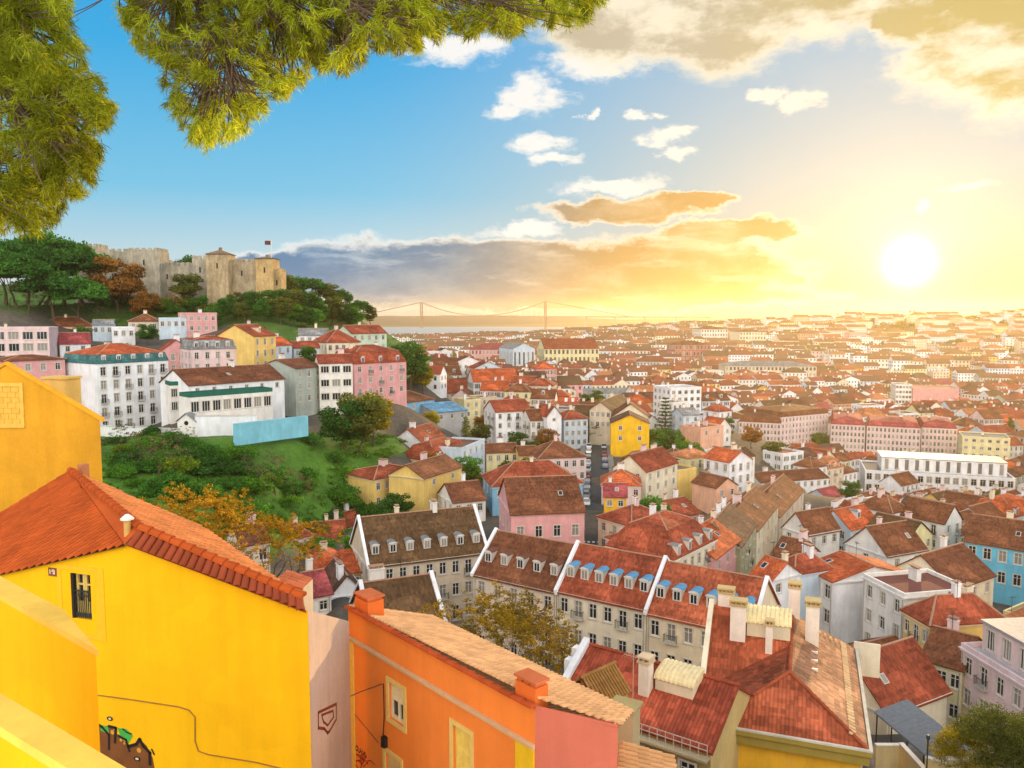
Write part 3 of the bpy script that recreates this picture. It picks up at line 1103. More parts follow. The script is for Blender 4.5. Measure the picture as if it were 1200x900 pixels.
    H('long cream house with a row of windows and brown roof', (503, 463, 325, 561, 347), 15, 9, roof='gx', rise=5, wc='cream', rc='r_red', cols=10, rows=1, wh=2.0, nick='the long cream house')
    H('blue house with tawny hipped roof below the pink mansard house', (470, 473, 262, 509, 274), 12, 12, roof='hip', rise=3, wc='blue', rc='r_brown', cols=4, rows=3, nick='the blue hipped house')
    H('grey timber shed house with a bright blue sheet roof', (511, 484, 262, 548, 270), 10, 10, roof='shed', rise=2, wc='grey', rc='r_blue', cols=3, rows=1, chim=0, nick='the blue-roofed shed', cat='shed house')
    H('narrow tall light yellow house beside the blue-roofed shed', (544, 470, 285, 563, 288), 8, 14, roof='flat', wc='lightyellow', rc='r_brown', cols=2, rows=3)
    H('narrow tall beige house with a tiny roof terrace', (563, 467, 300, 582, 304), 9, 14, roof='flat', wc='beige', rc='r_orange', cols=2, rows=4)
    H('white gabled house with red roof on the garden edge', (495, 519, 211, 521, 223), 9, 9, roof='gx', rise=3.4, wc='white', rc='r_red', cols=3, rows=2, sidecols={}, balc=.4, nick='the white gabled garden house')
    H('low warm yellow house with wide red roof below the green garden', (438, 563, 168, 499, 179), 12, 9, roof='hip', rise=1.4, wc='yellow', rc='r_red', cols=6, rows=2, chim=2, nick='the low yellow garden house')
    H('light yellow house with dormered brown mansard roof', (508, 541, 194, 553, 208), 10, 9, roof='mansard', rise=1, hm=3, inset=2, wc='lightyellow', rc='r_red', cols=4, rows=2, dorm=3, dcol='r_brown', sidecols={'left': 2})
    H('warm yellow house with plain brown roof below the mansard house', (497, 561, 164, 541, 177), 9, 8, roof='gx', rise=2.4, wc='yellow', rc='r_brown', cols=2, rows=1, wh=1.2)
    H('pale blue three-storey house wedged beside the yellow houses', (541, 527, 197, 568, 212), 9, 11, roof='flat', wc='paleblue', rc='r_brown', cols=4, rows=3)
    H('white low house with tawny gable roof under the yellow houses', (531, 589, 160, 569, 163), 9, 5, roof='gx', rise=3, wc='offwhite', rc='r_brown', cols=3, rows=1)
    H('little white house with red roof beside the garden foot', (368, 635, 146, 406, 148), 8, 4.5, roof='gx', rise=2.6, wc='white', rc='r_red', cols=3, rows=1, wh=1.3, chim=2)
    H('red hip-roofed cottage below the little white house', (362, 668, 122, 404, 124), 8, 4, roof='hip', rise=2, wc='beige', rc='r_bright', cols=2, rows=1, wh=1.2)
    H('dark-roofed white cottage beside the mossy dormer block', (386, 700, 104, 428, 106), 8, 4.5, roof='gy', rise=2.6, wc='white', rc='r_dark', cols=2, rows=1, wh=1.2)
    H('ochre cottage with a single pitched red roof by the dormer block', (404, 672, 116, 430, 117), 6, 4, roof='shed', rise=1.6, wc='ochre', rc='r_bright', cols=1, rows=1, wh=1.2)
    H('round-windowed pale house among the golden trees', (284, 640, 100, 316, 102), 7, 7, roof='gx', rise=1.6, wc='beige', rc='r_brown', cols=2, rows=2)
    H('low crimson-roofed cottage near the clay capped chimney', (352, 702, 96, 388, 98), 7, 4, roof='gx', rise=2, wc='offwhite', rc='r_magenta', cols=2, rows=1, wh=1.2)
    H('small red-roofed house under the garden shrubs', (340, 632, 138, 366, 140), 7, 4, roof='hip', rise=1.8, wc='white', rc='r_red', cols=2, rows=1, wh=1.2)
    H('small white gabled hut at the bottom of the green garden', (405, 618, 158, 428, 162), 7, 5, roof='gx', rise=2, wc='white', rc='r_red', cols=2, rows=1)


def centre():
    H('long cream and green block with mossy roof and seven dormers', (432, 664, 112, 571, 119), 12, 15, roof='gx', rise=5.6, wc='beige', rc='r_moss', cols=9, rows=4, st=3.4, dorm=7, dcol='r_grey', dset=1.2, verge=True, balc=.3, wh=1.8, chim=2, cat='apartment building', name='apartment_building', nick='the mossy-roofed dormer block', near=True)
    H('cream terrace house with weathered brown roof and white dormers', (555, 673, 105, 652, 98.0), 11, 12.5, roof='gx', rise=4.6, wc=(.70, .57, .44), rc='r_brown', cols=5, rows=3, st=3.7, dorm=5, dcol='r_brown', verge=True, wh=1.8, chim=0, cat='terrace house', name='terrace_house', near=True, nick='the brown-roofed terrace house', sidecols={'left': 2})
    H('cream terrace house with bright red roof and blue dormers', (653, 692.2, 97.9, 757, 91.4), 11, 12.5, roof='gx', rise=4.6, wc=(.74, .65, .48), rc='r_red', cols=6, rows=3, st=3.7, dorm=6, dcol='r_blue', verge=True, wh=1.8, balc=.4, chim=0, cat='terrace house', name='terrace_house', near=True, nick='the red-roofed terrace house')
    H('cream terrace house with rust brown roof and blue dormers', (758, 718, 91.3, 880, 84.7), 11, 12.5, roof='gx', rise=4.6, wc=(.74, .62, .42), rc=(.30, .075, .035), cols=6, rows=3, st=3.7, dorm=6, dcol='r_blue', verge=True, wh=1.8, balc=.3, chim=0, cat='terrace house', name='terrace_house', near=True, nick='the rust-roofed terrace house')
    H('brown-roofed house beyond the orange house and its chimney', (436, 742, 78, 520, 81), 9, 6, roof='gx', rise=3.6, wc='beige', rc='r_moss', cols=3, rows=1, verge=True)
    H('rose pink windowed house with broad flat-pitched brown roof', (599, 603, 136, 685, 138), 15, 9, roof='gx', rise=4.8, wc='pink', rc='r_brown', cols=4, rows=1, wofs=2.2, wh=2.0, ww=1.2, nick='the rose pink house', chim=0)
    H('long red-roofed house with a blue side wall', (577, 571, 166, 683, 170), 12, 6, roof='hip', rise=4, wc='blue', rc='r_red', cols=6, rows=1, chim=1)
    H('pink grey house with hipped brown roof beside the street', (631, 538, 204, 687, 207), 12, 8, roof='hip', rise=3.6, wc='palepink', rc='r_brown', cols=6, rows=2, wh=1.7, nick='the hipped pink-grey house')
    H('low cream house with a brown roof beside the pink-grey house', (570, 531, 213, 608, 215), 8, 6, roof='gx', rise=1.8, wc='lightyellow', rc='r_brown', cols=4, rows=1)
    H('low warm yellow house squeezed against the pink-grey house', (609, 534, 210, 631, 211), 8, 6, roof='gx', rise=1.8, wc='yellow', rc='r_brown', cols=2, rows=1)
    H('white four-storey house with red roof and many balconies', (581, 483, 256, 622, 261), 10, 13, roof='gx', rise=3.2, wc='white', rc='r_red', cols=4, rows=4, st=3, balc=.6, nick='the white balconied house')
    H('white narrow house with brown balconies beside the white gable', (622, 493, 254, 641, 256), 9, 11, roof='gx', rise=3, wc='offwhite', rc='r_brown', cols=3, rows=3, st=3, balc=.9)
    H('tall white house turning its blank gable to the street', (641, 488, 253, 658, 255), 10, 12, roof='gy', rise=3, wc='white', rc='r_red', cols=1, rows=1, wh=.9)
    H('pale blue house with small red roof next to the white gable', (661, 492, 258, 689, 261), 9, 10, roof='hip', rise=2.6, wc='paleblue', rc='r_red', cols=4, rows=3, st=3)
    H('bright yellow gabled house standing on the street bank', (716, 496, 243, 761, 241.8), 11, 10, roof='gy', rise=2.6, wc='brightyellow', rc='r_dark', cols=2, rows=2, st=3.2, wh=1.3, ww=.9, chim=0, nick='the bright yellow gabled house')
    H('cream gabled house rising behind the bright yellow house', (718, 488, 258, 760, 256.8), 12, 12, roof='gy', rise=4, wc='cream', rc='r_brown', cols=2, rows=1, wofs=2)
    H('long beige house with mossy roof and blue top storey by the street', (691, 480, 266, 716, 263.5), 30, 11, roof='gy', rise=2.6, wc='beige', rc='r_moss', cols=4, rows=2)
    H('white modern apartment block with five rows of square windows', (786, 456, 330, 822, 335), 14, 17, roof='flat', wc='white', rc='r_white', cols=5, rows=5, st=3, ww=1.5, wh=1.5, cat='apartment building', name='apartment_building', nick='the white modern block')
    H('beige apartment house behind the spire-shaped conifer', (788, 473, 300, 806, 303), 10, 15, roof='flat', wc='offwhite', rc='r_grey', cols=3, rows=4, st=3)
    H('pale blue slender house beside the salmon house', (801, 487, 284, 820, 286), 9, 13, roof='gx', rise=2, wc='paleblue', rc='r_grey', cols=2, rows=4, st=3)
    H('salmon flat-roofed house with chimneys beyond the round trees', (821, 503, 270, 848, 277), 9, 9, roof='flat', wc='salmon', rc='r_orange', cols=2, rows=1, chim=3, sidecols={}, nick='the salmon house')
    H('cream three-storey gabled house with blue-framed windows', (757, 553, 186, 794, 198), 9, 9.5, roof='gx', rise=3.4, wc='cream', rc='r_red', cols=4, rows=3, st=2.9, nick='the cream blue-windowed house')
    H('plain yellow flat-topped house beside the cream gabled house', (794, 553, 198, 816, 201), 8, 8, roof='flat', wc='yellow', rc='r_grey', cols=0, rows=0, chim=0)
    H('low pink house with glowing red roof beside the street', (705, 569, 178, 751, 177), 9, 6, roof='hip', rise=3, wc='palepink', rc='r_bright', cols=4, rows=1, nick='the low red-roofed pink house')
    H('tiny yellow gabled house on the street bank', (708, 582, 160, 734, 159.5), 7, 4.5, roof='gx', rise=2, wc='brightyellow', rc='r_magenta', cols=2, rows=1, wh=1.2)
    H('cream corner house with dull red hipped roof at the street corner', (701, 606, 147, 740, 140), 10, 10, roof='hip', rise=2.4, wc='cream', rc='r_red', cols=3, rows=3, st=3.1, balc=.4, chim=2, nick='the cream street-corner house')
    H('pale pink house with hipped red roof near the street corner', (711, 630, 133, 758, 123), 9, 9, roof='hip', rise=2.4, wc='palepink', rc='r_red', cols=3, rows=2, balc=.3)
    H('cream corner house with mansard roof and grey dormers', (790, 657, 116, 839, 127), 12, 11, roof='mansard', rise=1.5, hm=3.4, inset=2.6, wc='cream', rc='r_red', cols=6, rows=3, st=3.3, dorm=4, dcol='r_grey', balc=.4, wh=1.8, chim=2, sidecols={'left': 3}, nick='the cream mansard corner house', near=True)
    H('pink walled house under a glowing bright red roof', (838, 655, 124, 867, 135), 10, 7, roof='gx', rise=3, wc='pink', rc='r_bright', cols=3, rows=1)
    H('olive terrace house with dark brown roof', (868, 641, 133, 886, 148), 10, 9, roof='gx', rise=3.4, wc='olive', rc='r_dark', cols=4, rows=2, balc=.5, chim=3)
    H('cream terrace house with brown roof above the olive one', (887, 622, 149, 912, 170), 10, 9, roof='gx', rise=3.4, wc='cream', rc='r_brown', cols=5, rows=2, chim=3)
    H('tiny white house with bright red roof below the olive terrace', (881, 672, 111, 904, 108), 6, 6, roof='gx', rise=2, wc='white', rc='r_bright', cols=2, rows=2, wh=1.3)
    H('small pale blue house with red hipped roof beside the tiny white one', (906, 664, 115, 931, 111), 7, 7, roof='hip', rise=2, wc='paleblue', rc='r_red', cols=3, rows=2, wh=1.4)
    H('small pale pink house with brown roof in the dip behind the rust-roofed terrace', (905, 650, 124, 934, 121), 7, 6, roof='gx', rise=2.2, wc='palepink', rc='r_brown', cols=3, rows=2, wh=1.4)
    H('beige terrace house at the upper end of the sloping row', (913, 606, 171, 942, 198), 10, 9, roof='gx', rise=3.4, wc='beige', rc='r_brown', cols=5, rows=2)


def right_side():
    H('white house with blue lower balcony and pale red roof', (941, 664, 117, 976, 110), 13, 10, roof='gx', rise=1.8, wc='white', rc='r_bright', cols=3, rows=2, st=3.6, wh=2.0, ww=1.3, sidecols={}, nick='the white blue-balconied house', near=True, chim=0)
    H('cream house with broad tawny roof above the white blue-balconied house', (948, 627, 150, 984, 154), 6.5, 7, roof='gx', rise=3.6, wc='offwhite', rc='r_brown', cols=3, rows=1, nick='the broad tawny-roofed house')
    H('cream gabled house with wide brown roof and tiny skylights', (1040, 652, 134, 1086, 138), 9, 8, roof='gx', rise=4, wc='offwhite', rc='r_brown', cols=2, rows=1, sidecols={'left': 1}, nick='the wide brown-roofed cream house')
    H('tall off-white house with four storeys of plain windows', (1012, 676, 107, 1060, 99), 10, 14, roof='flat', wc='offwhite', rc='r_red', cols=3, rows=4, st=3.3, wh=1.7, sidecols={}, nick='the tall off-white house', near=True)
    H('warm yellow house with red roof below the tall off-white house', (1058, 716, 97, 1090, 92), 10, 9, roof='hip', rise=2.6, wc='yellow', rc='r_red', cols=3, rows=2, balc=.3)
    H('cream house with balconied front and brown roof beside the yellow house', (1090, 728, 96, 1124, 93), 9, 9, roof='gx', rise=2.6, wc='cream', rc='r_brown', cols=3, rows=2, balc=.3)
    H('broad cream house with a square side tower below the sky blue house', (1118, 690, 112, 1165, 118), 10, 9, roof='gx', rise=3.6, wc='cream', rc='r_brown', cols=3, rows=2, sidecols={'left': 2})
    H('ornate sky blue house with central gable and white window frames', (1131, 634, 150, 1222, 142), 12, 11, roof='gx', rise=4, wc='skyblue', rc='r_brown', cols=5, rows=2, st=4, wh=2.1, ww=1.2, balc=.2, near=True, nick='the ornate sky blue house')
    H('large pale pink house with green balconies and set-back top storey', (1127, 758, 86, 1225, 74), 12, 14, roof='flat', rise=2, wc='palepink', rc='r_white', cols=5, rows=4, st=3.5, wh=1.9, ww=1.1, balc=.4, near=True, nick='the pale pink balconied house', chim=0, top=(1.2, 11, 1.5, 10, 3.2, 4), sidecols={'left': 0})
    H('light yellow house with green shutters beside the pale pink house', (1080, 772, 88, 1128, 85), 9, 10, roof='gx', rise=2.4, wc='lightyellow', rc='r_brown', cols=3, rows=2, st=3.4, near=True)
    H('pale blue rendered house with blank wall beside the light yellow one', (1033, 792, 90, 1080, 93), 8, 8, roof='gx', rise=2, wc='paleblue', rc='r_brown', cols=0, rows=0, chim=0)
    H('low red-roofed house stepping down beside the canopy', (1040, 838, 77, 1112, 82), 9, 5, roof='gx', rise=4.2, wc='cream', rc='r_red', cols=0, rows=0, chim=0)
    H('large white theatre block with paired windows and set-back top storey', (1014, 552, 302, 1190, 286), 22, 15, roof='flat', wc='white', rc='r_grey', cols=17, rows=3, st=4.2, ww=1.8, wh=2.4, cat='theatre', name='theatre', nick='the large white theatre', top=(6, 48, 4, 18, 5, 12), chim=1)
    k = dict(roof='mansard', rise=1.2, hm=2.6, inset=1.3, wc='palepink', rows=5, st=3.3, wh=2.0, cat='apartment building', name='apartment_building', chim=2)
    H('cream colonnade block with rhythmic windows beside the green court', (866, 494, 432, 915, 424), 30, 18, rc='r_brown', cols=12, **k)
    H('tall cream block facing the green court on the square', (916, 489, 430, 971, 448), 26, 18, rc='r_brown', cols=14, nick='the tall cream court block', **k)
    H('pink-roofed block with ranks of windows on the square', (974, 497, 430, 1014, 424), 34, 18, rc='r_magenta', cols=9, **k)
    H('wide pink-roofed block with ranks of windows behind the theatre', (1016, 499, 424, 1079, 414), 30, 18, rc='r_magenta', cols=13, nick='the wide pink-roofed block', **k)
    H('shorter pink-roofed block beside the pale yellow office', (1080, 501, 418, 1122, 412), 28, 18, rc='r_magenta', cols=9, **k)
    H('pale yellow office block with small square windows', (1128, 512, 388, 1184, 380), 18, 16, roof='flat', wc='lightyellow', rc='r_grey', cols=6, rows=4, st=3.6, ww=1.5, wh=1.4, cat='office block', name='office_block', nick='the pale yellow office')
    H('long low white house with ten windows above the jumbled roofs', (892, 566, 254, 971, 262), 11, 8, roof='gx', rise=2.2, wc='white', rc='r_brown', cols=10, rows=2, nick='the long low white house')
    H('brick red palace with tall windows on the far slope', (791, 404, 900, 833, 905), 30, 24, roof='hip', rise=4, wc='brick', rc='r_brown', cols=10, rows=3, st=7, ww=2, wh=4.4, cat='palace', name='palace', nick='the brick red palace')
    H('long pale green theatre front with a red roof and pediment', (638, 409, 745, 702, 752), 40, 24, roof='gx', rise=9, wc='lightyellow', rc='r_red', cols=13, rows=3, st=7, ww=2, wh=4, cat='theatre', name='theatre', nick='the pale green theatre', chim=3)
    H('roofless grey church nave with tall pointed windows', (601, 409, 728, 627, 735), 40, 26, roof='gy', rise=5, wc='paleblue', rc='r_grey', cols=5, rows=1, ww=1.6, wh=14, wofs=3, cat='church', name='church', nick='the grey church nave', chim=0)
    H('long pale blue palace wing with a pediment at its centre', (664, 462, 520, 743, 527), 14, 10, roof='gx', rise=3, wc='paleblue', rc='r_grey', cols=20, rows=2, st=4.4, wh=2.4, nick='the long pale blue palace', cat='palace', name='palace')
    H('long beige hall with a hazy flat roof at the valley foot', (850, 429, 760, 957, 752), 40, 14, roof='hip', rise=4, wc='beige', rc='r_grey', cols=24, rows=2, st=5.5, ww=2, wh=3, cat='hall', name='hall', nick='the long beige hall')
    H('white institution with long upper windows on the far slope', (822, 386, 1240, 853, 1246), 40, 22, roof='hip', rise=5, wc='offwhite', rc='r_brown', cols=10, rows=3, st=6, ww=2, wh=3.4, cat='institution', name='institution')
    H('second pale institution further towards the sun on the far slope', (867, 389, 1200, 898, 1204), 40, 24, roof='hip', rise=5, wc='cream', rc='r_brown', cols=9, rows=3, st=6.5, ww=2, wh=3.6, cat='institution', name='institution')
    H('broad pink windowless hall glowing under the sun', (1070, 455, 650, 1124, 642), 30, 16, roof='flat', wc='pink', rc='r_orange', cols=0, rows=0, cat='hall', name='hall', chim=0, nick='the pink windowless hall')
    H('white block beside the pink windowless hall', (1050, 451, 655, 1069, 652), 20, 20, roof='flat', wc='white', rc='r_grey', cols=5, rows=4, st=4, ww=1.8, wh=2)
    H('rose coloured old palace with red roof before the river', (552, 410, 900, 607, 906), 36, 20, roof='hip', rise=7, wc='pink', rc='r_magenta', cols=13, rows=2, st=7, ww=2, wh=4, cat='palace', name='palace', nick='the rose old palace')


castle_slope()
centre()
right_side()

# ------------------------------------------------------------------ terrain
CTRL = []


def ctl(px, py, Y, w_=1.0):
    p = P(px, py, Y)
    CTRL.append((p.x, p.y, p.z, w_))


for q in [(640, 780, 95), (700, 640, 140), (700, 600, 165), (700, 560, 205), (700, 530, 250), (700, 500, 300), (640, 480, 370), (640, 462, 480), (640, 446, 640), (640, 428, 880), (640, 410, 1200), (640, 400, 1600),
          (560, 404, 1800), (560, 416, 1300), (540, 440, 800), (540, 452, 560), (500, 470, 380), (500, 490, 290),
          (1000, 650, 190), (1000, 612, 270), (1100, 580, 330), (1060, 545, 420), (900, 550, 400), (1100, 495, 600), (900, 490, 600), (1100, 466, 800), (900, 456, 800), (1100, 432, 1050), (900, 424, 1050), (800, 430, 900), (1100, 402, 1350),
          (900, 399, 1350), (780, 402, 1300), (740, 391, 1700), (820, 385, 1700), (920, 380, 1700), (1010, 376, 1700), (1100, 374, 1700), (1200, 371, 1700), (1350, 372, 1700), (1350, 420, 1050), (1350, 500, 550), (1350, 640, 190), (1350, 900, 70), (1300, 760, 110),
          (850, 575, 260), (800, 630, 180), (1080, 850, 76), (1060, 886, 68), (1150, 880, 70), (1000, 800, 90), (900, 800, 80), (750, 850, 70), (560, 800, 85), (480, 780, 90),
          (150, 512, 182), (250, 506, 178), (330, 494, 180), (200, 540, 160), (300, 560, 150), (200, 580, 130), (380, 560, 160), (330, 612, 122), (420, 610, 140), (450, 530, 188), (400, 520, 188), (460, 505, 205), (250, 640, 100), (350, 660, 110), (400, 680, 100),
          (60, 346, 275), (20, 345, 262), (100, 350, 285), (150, 346, 300), (200, 345, 305), (250, 340, 310), (310, 336, 312), (60, 372, 262), (160, 372, 275), (260, 375, 270), (340, 344, 325), (380, 352, 335), (420, 368, 345), (445, 384, 345), (480, 405, 345),
          (330, 375, 280), (390, 383, 285), (300, 360, 292), (470, 440, 300), (-150, 345, 260), (-300, 350, 255), (-150, 520, 170), (-300, 600, 120), (200, 330, 380), (350, 340, 400), (60, 330, 380), (-100, 330, 380), (350, 350, 520), (100, 340, 600), (-200, 340, 600),
          (480, 450, 420)]:
    ctl(*q)
for r_ in HOUSES:
    CTRL.append((r_['fc'][0], r_['fc'][1], r_['gz'], .9))
    c_ = r_['c']
    CTRL.append((c_[0], c_[1], r_['gz'], .35))
for x, y, z in [(-300, 1200, 5), (-900, 1500, 3), (-600, 800, 10), (-1500, 2000, 2), (-400, 2300, 3), (-1200, 2600, -6), (0, 2350, 3), (-300, 2750, -8), (0, 2900, -8), (150, 2700, 2), (300, 3200, 2), (500, 4200, 2), (120, 3400, -8), (250, 4600, -8), (-800, 3400, -10), (-200, 4200, -10), (900, 4200, 40),
                (700, 2500, 45), (1300, 2600, 60), (2200, 2600, 60), (700, 6000, 30), (1800, 5000, 50), (3500, 5000, 60), (-200, 6500, -10), (-3000, 5000, -10), (-2500, 2500, -6), (3000, 2500, 60),
                (0, 0, 66), (-30, 5, 64), (30, 5, 64), (-20, 28, 61.5), (-5, 28, 61), (10, 28, 60), (-40, 45, 62), (0, 45, 55), (30, 48, 48), (0, 65, 47), (-30, 65, 56), (-50, 90, 55), (60, 55, 45), (80, 30, 52), (0, -60, 72), (80, -40, 68), (-80, -40, 70), (-90, 30, 64), (0, -400, 70), (-400, -100, 60), (400, -100, 50), (400, 60, 40), (-300, 60, 55), (900, 300, 20), (-900, 300, 30), (1500, 800, 30)]:
    CTRL.append((x, y, z, 1.0))
CT = np.array(CTRL)


def _lp(x, y):
    r_ = np.sqrt(x * x + y * y) + 12
    return np.arctan2(x, np.maximum(y, -1e9) + 0 * x) * 1.25, np.log(r_) * 1.35


ca_, cb_ = _lp(CT[:, 0], CT[:, 1])


def ground(x, y):
    x = np.atleast_1d(np.asarray(x, float))
    y = np.atleast_1d(np.asarray(y, float))
    out = np.empty(len(x))
    for i in range(0, len(x), 4000):
        a, b = _lp(x[i:i + 4000], y[i:i + 4000])
        d2 = (a[:, None] - ca_) ** 2 + (b[:, None] - cb_) ** 2
        w_ = CT[:, 3] / (d2 + 1.5e-3) ** 1.6
        out[i:i + 4000] = (w_ * CT[:, 2]).sum(1) / w_.sum(1)
    return out


def gz(x, y):
    return float(ground([x], [y])[0])


def inpoly(px, py, poly):
    c = False
    n = len(poly)
    for i in range(n):
        (x0, y0), (x1, y1) = poly[i], poly[i - 1]
        if (y0 > py) != (y1 > py) and px < (x1 - x0) * (py - y0) / (y1 - y0) + x0:
            c = not c
    return c


# green land in plan (world metres), built from the outline of the garden and of the castle hill
def plan(pts):
    return [tuple(P(*q)[:2]) for q in pts]


GARDEN = plan([(100, 520, 177), (220, 511, 171), (300, 508, 168), (320, 506, 167), (385, 492, 192), (440, 505, 205), (470, 510, 212), (478, 520, 200), (460, 540, 190), (425, 560, 165), (425, 590, 150), (380, 608, 132), (330, 622, 118), (230, 640, 95), (100, 640, 90), (-80, 560, 110), (-40, 520, 170)])
HILL = plan([(-200, 380, 245), (0, 372, 258), (60, 372, 270), (150, 372, 276), (260, 372, 276), (300, 385, 268), (345, 390, 268), (400, 385, 280), (440, 384, 288), (482, 400, 300), (500, 400, 345), (470, 380, 420), (300, 340, 430), (100, 330, 430), (-200, 330, 430)])
COURT = plan([(944, 530, 440), (976, 528, 440), (976, 512, 480), (952, 512, 480)])
STREET = [P(703, 650, 134), P(701, 610, 158), P(699, 575, 190), P(699, 548, 222), P(699, 520, 262)]
BLANK = plan([(1010, 900, 62), (1110, 900, 62), (1110, 862, 74), (1025, 862, 74)])


def build_terrain():
    na, nr = 330, 250
    A = np.linspace(-math.pi * .62, math.pi * .62, na)
    # finer angles in view
    t = np.linspace(-1, 1, na)
    A = np.sign(t) * (np.abs(t) ** 1.7) * math.pi * .75
    Rr = np.exp(np.linspace(math.log(4), math.log(6600), nr))
    aa, rr = np.meshgrid(A, Rr)
    x, y = (rr * np.sin(aa)).ravel(), (rr * np.cos(aa)).ravel()
    z = ground(x, y)
    k = np.random.RandomState(3)
    v = np.stack([x, y, z], 1)
    i = np.arange(nr * na).reshape(nr, na)
    f = np.stack([i[:-1, :-1], i[:-1, 1:], i[1:, 1:], i[1:, :-1]], -1).reshape(-1, 4)
    me = bpy.data.meshes.new('terrain')
    me.from_pydata(v.tolist(), [], f.tolist())
    me.materials.append(M_GROUND)
    ca = me.color_attributes.new('tint', 'FLOAT_COLOR', 'POINT')
    col = np.ones((len(v), 4), np.float32)
    col[:, :3] = (.10, .085, .065)
    for n_ in range(len(v)):
        px, py = v[n_, 0], v[n_, 1]
        if py < 60 or py > 520:
            continue
        if inpoly(px, py, GARDEN):
            col[n_, :3] = (.07, .16, .02)
        elif 60 < py < 200 and px < -18 and 105 < (q_ := proj(v[n_]))[0] < 440 and 506 < q_[1] < 600 and q_[0] < 470 - abs(q_[1] - 540):
            col[n_, :3] = (.07, .15, .022)
        elif inpoly(px, py, HILL):
            col[n_, :3] = (.07, .13, .025)
        elif inpoly(px, py, COURT):
            col[n_, :3] = (.07, .10, .02)
        elif inpoly(px, py, BLANK):
            col[n_, :3] = (.30, .25, .20)
    far = (v[:, 1] > 1500)
    col[far, :3] = (.11, .10, .06)
    ca.data.foreach_set('color', col.ravel())
    me.polygons.foreach_set('use_smooth', [True] * len(me.polygons))
    o = link('terrain', me)
    tag(o, 'hilly ground under the old town', kind='structure')


build_terrain()

wm = MB()
wm.face([(-9000, 900, 0), (2600, 900, 0), (2600, 7200, 0), (-9000, 7200, 0)])
tag(link('river_water', wm.mesh('river_water', [M_WATER])), 'broad river beyond the town', kind='structure')


def far_shore():
    xs = np.linspace(-6500, 3200, 160)
    ys = np.linspace(0, 1, 12)
    k = np.random.RandomState(5)
    h = np.zeros(len(xs))
    for f_, a in ((1.3, 18), (3.1, 12), (7, 7), (15, 4), (33, 2)):
        h += a * np.sin(xs / 6500 * math.pi * f_ + k.rand() * 6)
    h = 66 + h * .55 + np.clip((-xs - 600) / 3000, 0, 1) * 22 - np.clip((xs + 100) / 900, 0, 1) * 32
    v, f = [], []
    for j, t in enumerate(ys):
        for i, x in enumerate(xs):
            prof = math.sin(min(1, t * 2) * math.pi / 2) if t < .5 else 1 - (t - .5) * .5
            v.append((x, 5300 + t * 1800, -4 + (h[i] + 4) * prof + k.randn() * 1.5 * (t > 0)))
    n = len(xs)
    for j in range(len(ys) - 1):
        for i in range(n - 1):
            f.append((j * n + i, j * n + i + 1, (j + 1) * n + i + 1, (j + 1) * n + i))
    me = bpy.data.meshes.new('hills')
    me.from_pydata(v, [], f)
    me.materials.append(M_GROUND)
    ca = me.color_attributes.new('tint', 'FLOAT_COLOR', 'POINT')
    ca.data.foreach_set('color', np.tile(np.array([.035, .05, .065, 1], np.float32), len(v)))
    tag(link('hills', me), 'low hills on the far bank of the river', kind='structure')


far_shore()


def street():
    m, mk, ln = MB(), MB(), MB()
    pts = [Vector((p.x, p.y, 0)) for p in STREET]
    fine = []
    for a, b in zip(pts, pts[1:]):
        for k in range(8):
            fine.append(a.lerp(b, k / 8))
    fine.append(pts[-1])
    zs = ground([p.x for p in fine], [p.y for p in fine])
    zs = np.convolve(np.pad(zs, 6, 'edge'), np.ones(13) / 13, 'valid')
    L, Rt = [], []
    for k, p in enumerate(fine):
        d = (fine[min(k + 1, len(fine) - 1)] - fine[max(k - 1, 0)]).normalized()
        n = Vector((d.y, -d.x, 0))
        L.append((p, n, zs[k] + .35))
    for (p, n, z), (q, m_, z2) in zip(L, L[1:]):
        e = lambda p_, n_, o, z_: (p_.x + n_.x * o, p_.y + n_.y * o, z_)
        m.face([e(p, n, -3.4, z), e(p, n, 3.4, z), e(q, m_, 3.4, z2), e(q, m_, -3.4, z2)])
        for s_ in (-1, 1):
            a0, a1 = sorted((s_ * 3.4, s_ * 5.0))
            mk.face([e(p, n, a0, z + .13), e(p, n, a1, z + .13), e(q, m_, a1, z2 + .13), e(q, m_, a0, z2 + .13)])
            b = s_ * 3.4
            mk.face([e(p, n, b, z), e(q, m_, b, z2), e(q, m_, b, z2 + .13), e(p, n, b, z + .13)])
            c = s_ * 5.0
            mk.face([e(p, n, c, z - 2), e(q, m_, c, z2 - 2), e(q, m_, c, z2 + .13), e(p, n, c, z + .13)])
    # zebra stripes near the lower end
    p, n, z = L[3]
    q, m_, z2 = L[5]
    for k in range(7):
        o0 = -3.0 + k * .9
        ln.face([(p.x + n.x * o0, p.y + n.y * o0, z + .006), (p.x + n.x * (o0 + .45), p.y + n.y * (o0 + .45), z + .006), (q.x + m_.x * (o0 + .45), q.y + m_.y * (o0 + .45), z2 + .006), (q.x + m_.x * o0, q.y + m_.y * o0, z2 + .006)])
    tag(link('road', m.mesh('road', [M_ASPHALT])), 'narrow street running away between the houses', kind='structure')
    tag(link('pavement', mk.mesh('pavement', [M_PAVE])), 'pavements along the narrow street', kind='structure')
    tag(link('road_markings', ln.mesh('road_markings', [M_LINE])), 'zebra crossing on the street', kind='structure')
    return L


STREET_L = street()


